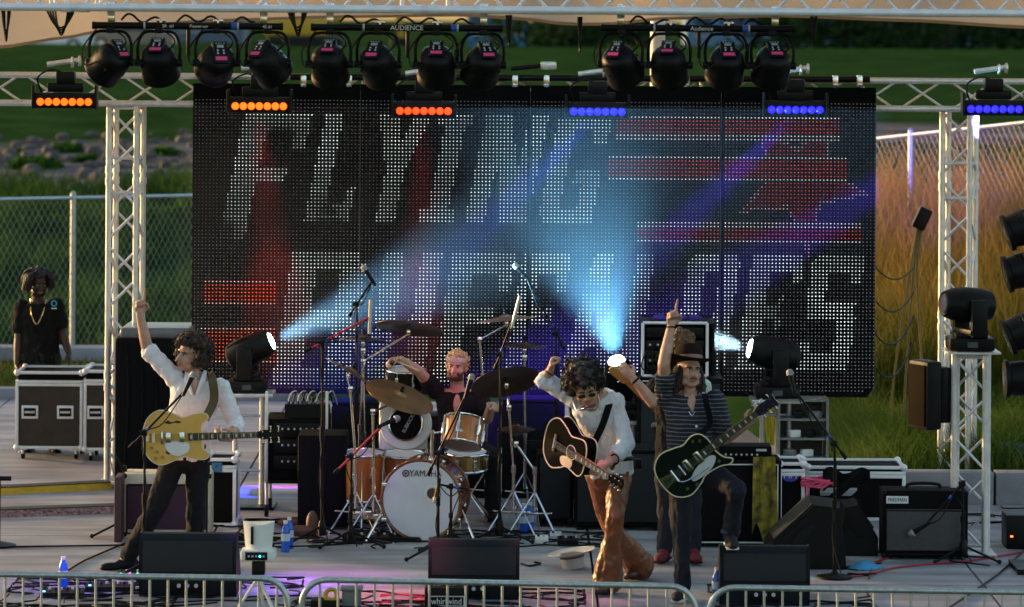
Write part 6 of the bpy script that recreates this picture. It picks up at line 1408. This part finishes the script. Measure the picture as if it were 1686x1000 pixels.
MB().ell(F['neck'] + Vector((.0, -.098, -.09)), (.034, .025, .10)).build('open_chest', SKIN, t); MB().tube(spline([F['neck'] + Vector((-.06, -.05, .02)), F['neck'] + Vector((0, -.135, -.14)), F['neck'] + Vector((.06, -.05, .02))], 8), .003, 5).build('necklace', CHROME, t)
for k in range(4): MB().cyl(F['neck'] + Vector((.03, -.152, -.21 - .075 * k)), F['neck'] + Vector((.03, -.162, -.21 - .075 * k)), .009, n=10).build('shirt_button', WHITE, t)
q = []; rr = random.Random(5)
for i in range(26): a = rr.uniform(.75, 2.5) * rr.choice((-1, 1)); q.append(((math.sin(a) * .076, .02 - math.cos(a) * .07, .03), (math.sin(a) * .098, .025 - math.cos(a) * .08, -.06), (math.sin(a) * .10 + rr.uniform(-.02, .02), .03 - math.cos(a) * .07, -.11 + rr.uniform(-.04, .03))))
strands(t, H, HBROWN, q, 6, 'long_hair', .006)
HT = H @ Matrix.Translation((0, .005, .075)) @ Matrix.Rotation(R(-6), 4, 'X'); FE = pm('dark_brown_felt', (.018, .011, .009), .95, spec=.1)
hm = MB(); hm.lathe([(.088, -.012), (.095, .0), (.094, .05), (.086, .095), (.07, .112), (.03, .106), (0, .102)], 36, HT @ Matrix.Diagonal((1, 1.15, 1, 1)))
vs = []; fs = []; n = 40
for j, (r_, z) in enumerate([(.085, .0), (.15, -.004), (.222, .004), (.223, .009), (.15, .001), (.085, .006)]):
    for i in range(n): a = 2 * math.pi * i / n; vs.append(HT @ Vector((math.cos(a) * r_, math.sin(a) * r_ * 1.12, z + .022 * (r_ - .085) / .1 * math.cos(2 * a))))
for j in range(6):
    for i in range(n): fs.append([j * n + i, j * n + (i + 1) % n, ((j + 1) % 6) * n + (i + 1) % n, ((j + 1) % 6) * n + i])
hat_o = hm.add(vs, fs).build('hat', FE, t, label='dark brown felt hat with a woven band'); bandm = pm('woven_band', (.62, .52, .46), .8, var=.6, scale=22, col2=(.4, .10, .08)); MB().lathe([(.0965, .003), (.0962, .03)], 36, HT @ Matrix.Diagonal((1, 1.15, 1, 1))).build('hat_band', bandm, hat_o)
MB().ring(.032, .006, 18, 6, frame(F['wra'] + Vector((0, 0, -.01)), (1, 0, 0), F['wra'] - F['ela'])).build('bracelet', BLK, t); MB().ring(.010, .003, 14, 6, frame(F['wra'] + Vector((.0, -.03, .11)), (1, 0, 0), (0, 0, 1))).build('finger_ring', CHROME, t)
shoe(t, F['ana'], F['toa'], pm('black_canvas', (.01, .01, .012), .8), WHITE, name='sneaker'); shoe(t, F['anb'], F['tob'], pm('black_canvas', (.01, .01, .012), .8), WHITE, name='sneaker')
MB().ring(.052, .018, 18, 8, Matrix.Translation(F['anb'] + Vector((0, 0, .02)))).build('sock', pm('blue_sock', (.03, .06, .16), .9), t)
GF4 = F
# ---------------- drummer
F = Fig(29.5, dict(hipa=(728, 738, .1), hipb=(778, 738, .1), mid=(755, 695, .05), sha=(716, 642), shb=(790, 652), neck=(753, 643), ela=(690, 612, -.2), wra=(660, 592, -.36), elb=(803, 690, -.05), wrb=(808, 668, -.32), kna=(700, 752, -.38), ana=(704, 838, -.42), toa=(700, 850, -.62), knb=(812, 752, -.38), anb=(808, 838, -.42), tob=(812, 850, -.62)))
t = thing(*P('person in black shirt and headband seated playing the drums'), loc=(F['hipa'].x, 29.6, 0)); H = head_mat(W(752, 603, 29.42), (-12, 4, 3))
body_mesh(F, t, H, SKIN, {'a': ((-.8, -.35, -.02), (.1, -.5, -.9), (-.4, -.85, .2), 'grip'), 'b': ((.5, -.8, .1), (-.6, .1, -.8), (-.5, -.5, .4), 'fist')})
shirt(F, t, BTEE, (.5, .62), rad=(.07, .07, .07), low=.03, cuff=False); trousers(F, t, BJEAN); face_parts(t, H, HGOLD, beard=pm('brown_beard', (.05, .024, .012), .7, bump=.5, bscale=200))
MB().ell(F['neck'] + Vector((0, -.10, -.10)), (.03, .022, .08)).build('open_chest', SKIN, t)
hair_cap(t, H, HBLOND, 160, (.012, .02), .0055, 12, shape=(.082, .098, .092)); MB().lathe([(.088, -.018), (.093, 0), (.09, .02)], 30, H @ Matrix.Translation((0, .012, .048)) @ Matrix.Rotation(R(-8), 4, 'X') @ Matrix.Diagonal((1, 1.2, 1, 1))).build('headband', pm('khaki_band', (.42, .36, .28), .9), t)
shoe(t, F['ana'], F['toa'], BLK); shoe(t, F['anb'], F['tob'], BLK)
sp = F['wra'] + Vector((-.05, -.05, -.01)); o = MB().tube([sp + Vector((-.03, .0, .02)), sp + Vector((.18, -.08, -.06)), sp + Vector((.20, -.09, -.068))], [.008, .006, .004], 8).build('drumstick', pm('hickory', (.65, .45, .25), .5)); tag(o, 'wooden drumstick in the drummer\'s raised hand', 'drumstick')
# ---------------- bass player facing the drums
F = Fig(27.05, dict(hipa=(1098, 770), hipb=(1136, 770), mid=(1118, 700), sha=(1080, 640), shb=(1156, 640), neck=(1119, 632), ela=(1068, 668, .12), wra=(1046, 634, .30), elb=(1176, 690, .05), wrb=(1140, 730, .28), kna=(1098, 830), ana=(1094, 904), toa=(1084, 915, -.2), knb=(1140, 830), anb=(1142, 904), tob=(1148, 915, -.2)), (0, 1, 0))
F.J['ela'] = W(1074, 662, 26.95); F.J['wra'] = W(1042, 622, 26.9)
t = thing(*P('person with golden hair and pale satin shirt playing bass, turned to the drums'), loc=(F['ana'].x, 27.05, 0)); H = head_mat(W(1122, 572, 27.05), (170, 0, 0))
body_mesh(F, t, H, SKIN, {'a': ((-.6, -.1, .6), (.3, .7, -.3), (.2, -.8, .3), 'grip'), 'b': ((-.6, .3, -.4), (0, .9, 0), (0, 0, 1), 'grip')})
shirt(F, t, pm('pale_satin', (.55, .68, .66), .35, var=.25, scale=9, bump=.4, bscale=20), (0, .8), low=-.2, cuff=False, name='shirt'); trousers(F, t, NJEAN); face_parts(t, H, HGOLD)
shirt(F, t, BTEE, (.4, 0), g=.022, low=-.02, cuff=False, name='vest'); hair_cap(t, H, HGOLD, 240, (.012, .02), .0055, 17, shape=(.09, .105, .10))
MB().ring(.034, .009, 18, 6, frame(F['wra'].lerp(F['ela'], .12), (0, 1, 0), F['wra'] - F['ela'])).build('wristwatch', BLK, t)
MAR = pm('maroon_suede', (.14, .012, .022), .85); shoe(t, F['ana'], F['toa'], MAR); shoe(t, F['anb'], F['tob'], MAR)
BF = F
# ---------------- stagehand
F = Fig(33.6, dict(hipa=(48, 590), hipb=(84, 590), mid=(66, 550), sha=(36, 506), shb=(92, 504), neck=(64, 498), ela=(31, 558, .0), wra=(28, 600, -.06), elb=(103, 550, .02), wrb=(113, 580, -.06), kna=(50, 665), ana=(48, 733), toa=(38, 742, -.15), knb=(86, 665), anb=(88, 733), tob=(94, 742, -.15)))
t = thing(*P('person in a black polo shirt with gold chain standing by the fence'), loc=(66 * 0 + F['ana'].x, 33.6, 0)); H = head_mat(W(63, 465, 33.55), (25, 18, 0))
body_mesh(F, t, H, SKIND, {'a': ((.05, -.2, -1), (1, 0, 0), (.2, -1, 0), 'relax'), 'b': ((.15, -.25, -1), (-1, 0, 0), (-.2, -1, 0), 'relax')})
shirt(F, t, BTEE, (.62, .62), rad=(.078, .078, .07), low=.10, w=1.1, cuff=False); trousers(F, t, pm('dark_cargo', (.025, .022, .018), .9, bump=.3, bscale=30)); face_parts(t, H, HBLACK, beard=HBLACK)
hair_cap(t, H, HBLACK, 120, (.014, .02), .006, 21, shape=(.09, .11, .10)); q = []; rr = random.Random(2)
for i in range(34):
    a = rr.uniform(-2.6, 2.6); sa_, ca = math.sin(a), -math.cos(a)
    if ca < -.75: continue
    q.append(((sa_ * .07, .02 + ca * -.07 * -1, .10), (sa_ * .125, .02 + .125 * ca * -1 * -1, .05), (sa_ * .13, .02 + .12 * ca, -.04 + rr.uniform(-.03, .03))))
strands(t, H, HBLACK, q, 4, 'locks', .008)
MB().tube(spline([F['neck'] + Vector((-.07, -.04, .03)), F['neck'] + Vector((-.05, -.13, -.1)), F['neck'] + Vector((0, -.15, -.19)), F['neck'] + Vector((.05, -.13, -.1)), F['neck'] + Vector((.07, -.04, .03))], 8), .006, 6).build('gold_chain', GOLDM, t)
lp = W(89, 500, 33.42); MB().ring(.022, .006, 18, 6, at(lp) @ Matrix.Diagonal((1, 1.1, .3, 1))).build('shirt_emblem', pm('emblem_blue', (.05, .35, .6), .6), t); MB().box(lp + Vector((0, 0, -.045)), (.05, .004, .01)).build('emblem_text', WPRINT, t)
shoe(t, F['ana'], F['toa'], pm('blue_trainer', (.02, .12, .3), .6), WHITE); shoe(t, F['anb'], F['tob'], BLK, WHITE)
# ================================================================== GUITARS
def gpoly(pts, n=5):
    c = [Vector((x, y, 0)) for x, y in pts]; k = len(c); out = []
    for i in range(k):
        a, b, cc, d = c[i - 1], c[i], c[(i + 1) % k], c[(i + 2) % k]
        for j in range(n): t_ = j / n; p = .5 * ((2 * b) + (cc - a) * t_ + (2 * a - 5 * b + 4 * cc - d) * t_ ** 2 + (3 * b - a - 3 * cc + d) * t_ ** 3); out.append((p.x, p.y))
    return out
def neck_parts(t, M, x0, x1, zf, fret_mat, head, headmat, tuners, dots=True, w0=.028, w1=.022, nfret=16, strings=6):
    MB().prism([(x0, -w0), (x1, -w1), (x1, w1), (x0, w0)], zf - .022, zf - .004, M).build('neck', pm('maple_neck', (.35, .17, .06), .35), t)
    fb = MB().prism([(x0, -w0), (x1, -w1), (x1, w1), (x0, w0)], zf - .004, zf + .002, M).build('fretboard', fret_mat, t)
    for i in range(nfret):
        q = (i + .5) / nfret; x = x1 - (x1 - x0) * (1 - (1 - q) ** .8) * 1.0; w = w1 + (w0 - w1) * (x1 - x) / (x1 - x0); MB().box(M @ Vector((x, 0, zf + .0025)), (.002, 2 * w, .002), M.to_3x3()).build('fret', CHROME, fb)
        if dots and i % 2 == 1: MB().box(M @ Vector((x - .010, 0, zf + .0022)), (.011, w * 1.1, .001), M.to_3x3()).build('inlay', WHITE, fb)
    hd = MB().prism([(x1 + x, y) for x, y in head], zf - .018, zf - .003, M).build('headstock', headmat, t); hx = [x for x, y in head]; L = max(hx)
    for i in range(tuners):
        s = 1 if i % 2 else -1; x = x1 + L * (.2 + .6 * (i // 2) / max(1, tuners // 2 - 1)); b = M @ Vector((x, s * .022, zf - .003)); MB().cyl(b, M @ Vector((x, s * .022, zf + .012)), .005, n=8).cyl(M @ Vector((x, s * .03, zf - .01)), M @ Vector((x, s * .05, zf - .01)), .004, n=6).ell(M @ Vector((x, s * .056, zf - .01)), (.009, .009, .006)).build('tuner', CHROME, hd)
    return fb
def strings(t, M, x0, x1, z, n=6, w0=.024, w1=.018):
    for i in range(n): q = -1 + 2 * i / (n - 1); rod('string', M @ Vector((x0, q * w0, z)), M @ Vector((x1, q * w1, z)), .0011, CHROME, t, 6)
def strap(t, pts, mat, w=.03):
    pts = spline(pts, 6); vs = []; fs = []
    for i, p in enumerate(pts):
        tn = (pts[min(i + 1, len(pts) - 1)] - pts[max(0, i - 1)]).normalized(); s = tn.cross(Vector((0, -1, 0))).normalized() * w
        for o_ in (0, .005): vs += [p - s + Vector((0, -o_, 0)), p + s + Vector((0, -o_, 0))]
    for i in range(len(pts) - 1): k = i * 4; fs += [[k, k + 1, k + 5, k + 4], [k + 2, k + 6, k + 7, k + 3], [k, k + 4, k + 6, k + 2], [k + 1, k + 3, k + 7, k + 5]]
    MB().add(vs, fs).build('strap', mat, t)
# blond semi-hollow
d = 26.28; c = W(288, 720, d); tip = W(482, 714, d - .02); t = thing('electric_guitar', 'blond semi-hollow electric guitar with white pickguard', 'guitar', c); M = frame(c, tip - c, (0, -1, .06))
out = gpoly([(-.232, .0), (-.20, .13), (-.11, .196), (.0, .165), (.06, .14), (.13, .158), (.215, .165), (.245, .13), (.20, .085), (.195, .03), (.195, -.03), (.20, -.085), (.245, -.13), (.215, -.165), (.13, -.158), (.06, -.14), (.0, -.165), (-.11, -.196), (-.20, -.13)]); BLOND = pm('blond_lacquer', (.70, .40, .075), .26, var=.12, scale=4, coat=.5)
MB().prism(out, -.022, .022, M).build('body', BLOND, t)
for z in (-.022, .022): MB().tube([M @ Vector((x, y, z)) for x, y in out] + [M @ Vector((out[0][0], out[0][1], z))], .0035, 6).build('binding', pm('cream_binding', (.75, .65, .42), .4), t)
neck_parts(t, M, .10, .60, .034, pm('rosewood', (.03, .018, .012), .5), [(0, -.022), (.04, -.035), (.16, -.03), (.19, -.012), (.17, .0), (.19, .012), (.16, .03), (.04, .035), (0, .022)], BMET, 6)
for x in (.055, -.045): p_ = MB().box(M @ Vector((x, 0, .03)), (.036, .072, .016), M.to_3x3(), .003).build('pickup', CHROME, t)
pg = gpoly([(-.06, -.035), (.09, -.04), (.10, -.10), (.02, -.135), (-.05, -.10)]); MB().prism(pg, .027, .030, M).build('pickguard', WHITE, t)
MB().box(M @ Vector((-.09, 0, .031)), (.014, .09, .018), M.to_3x3(), .003).build('bridge', CHROME, t); MB().prism([(-.215, -.02), (-.15, -.035), (-.14, -.035), (-.14, .035), (-.15, .035), (-.215, .02)], .024, .030, M).build('tailpiece', CHROME, t)
for s in (-1, 1): fh = gpoly([(-.07, s * .105), (-.045, s * .122), (-.02, s * .108), (.02, s * .118), (.05, s * .108), (.035, s * .100), (.0, s * .104), (-.03, s * .096)]); MB().prism(fh[::s], .0215, .0228, M).build('sound_hole', INK, t)
for (x, y) in [(-.13, -.10), (-.17, -.07), (-.09, -.14), (-.14, -.145)]: MB().cyl(M @ Vector((x, y, .022)), M @ Vector((x, y, .038)), .013, .011, 14).build('knob', pm('amber_knob', (.45, .25, .05), .3), t)
strings(t, M, -.15, .60, .040); strap(t, [M @ Vector((.215, .12, -.03)), W(352, 660, 26.42), W(350, 628, 26.44), W(345, 614, 26.6)], pm('olive_strap', (.10, .065, .025), .8), .032)
# black acoustic
d = 25.3; c = W(938, 738, d); tip = W(1022, 790, d - .42); t = thing('acoustic_guitar', 'glossy black acoustic guitar with cream pickguard tipped neck down', 'guitar', c); M = frame(c, (tip - c), (-.82, -.57, .0)) @ Matrix.Diagonal((.9, .9, .9, 1))
out = gpoly([(-.25, 0), (-.225, .13), (-.13, .20), (-.02, .165), (.05, .125), (.12, .135), (.20, .145), (.245, .10), (.255, 0), (.245, -.10), (.20, -.145), (.12, -.135), (.05, -.125), (-.02, -.165), (-.13, -.20), (-.225, -.13)]); GB = pm('gloss_black', (.002, .002, .0025), .5, var=0, spec=.03)
MB().prism(out, -.055, .05, M).build('body', GB, t)
for z in (-.055, .05): MB().tube([M @ Vector((x, y, z)) for x, y in out] + [M @ Vector((out[0][0], out[0][1], z))], .0045, 6).build('binding', pm('cream_binding', (.75, .65, .42), .4), t)
MB().lathe([(0, 0), (.05, 0), (.05, .001)], 28, M @ Matrix.Translation((.08, 0, .0505))).build('sound_hole', pm('hole_dark', (.02, .012, .008), .9), t); MB().ring(.056, .003, 28, 5, M @ Matrix.Translation((.08, 0, .0505))).build('rosette', WHITE, t)
MB().prism(gpoly([(.03, -.05), (.11, -.058), (.10, -.12), (.0, -.13), (-.03, -.08)]), .051, .054, M).build('pickguard', pm('cream_guard', (.80, .66, .40), .4), t); br = MB().box(M @ Vector((-.12, 0, .055)), (.03, .14, .01), M.to_3x3(), .003).build('bridge', pm('rosewood', (.03, .018, .012), .5), t)
for i in range(6): MB().ell(M @ Vector((-.125, -.035 + .014 * i, .062)), .004).build('bridge_pin', WHITE, br)
neck_parts(t, M, .14, .56, .062, pm('rosewood', (.03, .018, .012), .5), [(0, -.022), (.03, -.034), (.15, -.036), (.16, 0), (.15, .036), (.03, .034), (0, .022)], GB, 6); strings(t, M, -.12, .56, .068); strap(t, [W(975, 735, 25.37), W(992, 700, 25.35), W(1003, 665, 25.37), W(1005, 645, 25.5)], MATTE, .024)
# dark green single-cut with vibrato tailpiece
d = 24.93; c = W(1133, 766, d); tip = W(1283, 652, d - .12); t = thing('electric_guitar', 'dark green single-cutaway electric guitar with vibrato arm', 'guitar', c); M = frame(c, tip - c, (.05, -1, .10))
out = gpoly([(-.225, 0), (-.20, .115), (-.11, .172), (.0, .15), (.06, .13), (.14, .145), (.20, .12), (.222, .05), (.215, -.03), (.235, -.10), (.275, -.145), (.24, -.165), (.17, -.135), (.06, -.125), (.0, -.15), (-.11, -.172), (-.20, -.115)]); DG = pm('deep_green_lacquer', (.0015, .005, .0065), .22, var=.1, coat=.2)
MB().prism(out, -.02, .02, M).build('body', DG, t); MB().tube([M @ Vector((x, y, .02)) for x, y in out] + [M @ Vector((out[0][0], out[0][1], .02))], .0045, 6).build('binding', pm('cream_binding', (.75, .65, .42), .4), t)
for x in (.095, .0): pk = MB().box(M @ Vector((x, 0, .027)), (.042, .085, .016), M.to_3x3(), .004).build('pickup', CHROME, t); MB().box(M @ Vector((x, 0, .0362)), (.012, .07, .002), M.to_3x3()).build('pole_strip', BLK, pk)
MB().prism(gpoly([(.05, -.045), (.16, -.035), (.19, -.07), (.11, -.115), (-.02, -.115), (-.03, -.08)]), .025, .028, M).build('pickguard', SILV, t)
vb = MB().prism([(-.215, -.045), (-.215, .045), (-.11, .025), (-.11, -.025)], .021, .027, M).cyl(M @ Vector((-.115, -.045, .034)), M @ Vector((-.115, .045, .034)), .011).build('vibrato_plate', CHROME, t); MB().prism([(-.20, -.022), (-.20, .022), (-.14, .012), (-.14, -.012)], .0272, .0282, M).build('emblem', INK, vb)
MB().tube(spline([M @ Vector((-.115, -.045, .04)), M @ Vector((-.07, -.075, .05)), M @ Vector((.02, -.085, .052)), M @ Vector((.12, -.09, .05))], 6), .005, 8).build('vibrato_arm', CHROME, t); MB().cyl(M @ Vector((-.05, -.04, .028)), M @ Vector((-.05, .04, .028)), .007).build('bridge', CHROME, t)
for (x, y) in [(-.10, -.125), (-.03, -.14), (.19, -.105), (.13, .11), (.17, .085)]: MB().cyl(M @ Vector((x, y, .02)), M @ Vector((x, y, .038)), .012, .010, 14).build('knob', CHROME, t)
neck_parts(t, M, .13, .60, .032, pm('ebony', (.015, .012, .012), .4), [(0, -.022), (.03, -.036), (.12, -.034), (.165, -.045), (.16, 0), (.165, .045), (.12, .034), (.03, .036), (0, .022)], pm('purple_black', (.02, .012, .035), .2), 6); strings(t, M, -.115, .60, .040); strap(t, [M @ Vector((.13, .13, -.02)), W(1168, 700, 25.09), W(1163, 665, 25.07), W(1160, 648, 25.2)], MATTE, .02)
# bass
d = 26.82; c = W(1120, 715, 27.3); tip = W(992, 592, 26.82); t = thing('bass_guitar', 'bass guitar with amber headstock raised behind the bowed guitarist', 'guitar', c); M = frame(c, tip - c, (.3, .75, .2))
out = gpoly([(-.25, 0), (-.22, .13), (-.10, .165), (.02, .12), (.12, .15), (.25, .17), (.22, .10), (.16, .04), (.16, -.04), (.20, -.12), (.12, -.14), (.02, -.12), (-.10, -.165), (-.22, -.13)]); AMB = pm('amber_wood', (.50, .24, .06), .35, var=.3, scale=8); MB().prism(out, -.02, .02, M).build('body', pm('dark_wood_body', (.05, .025, .012), .3), t)
neck_parts(t, M, .12, .66, .03, AMB, [(0, -.024), (.02, -.04), (.14, -.05), (.19, -.035), (.20, .0), (.16, .02), (.03, .034), (0, .024)], AMB, 4, strings=4); strings(t, M, -.15, .66, .036, 4)
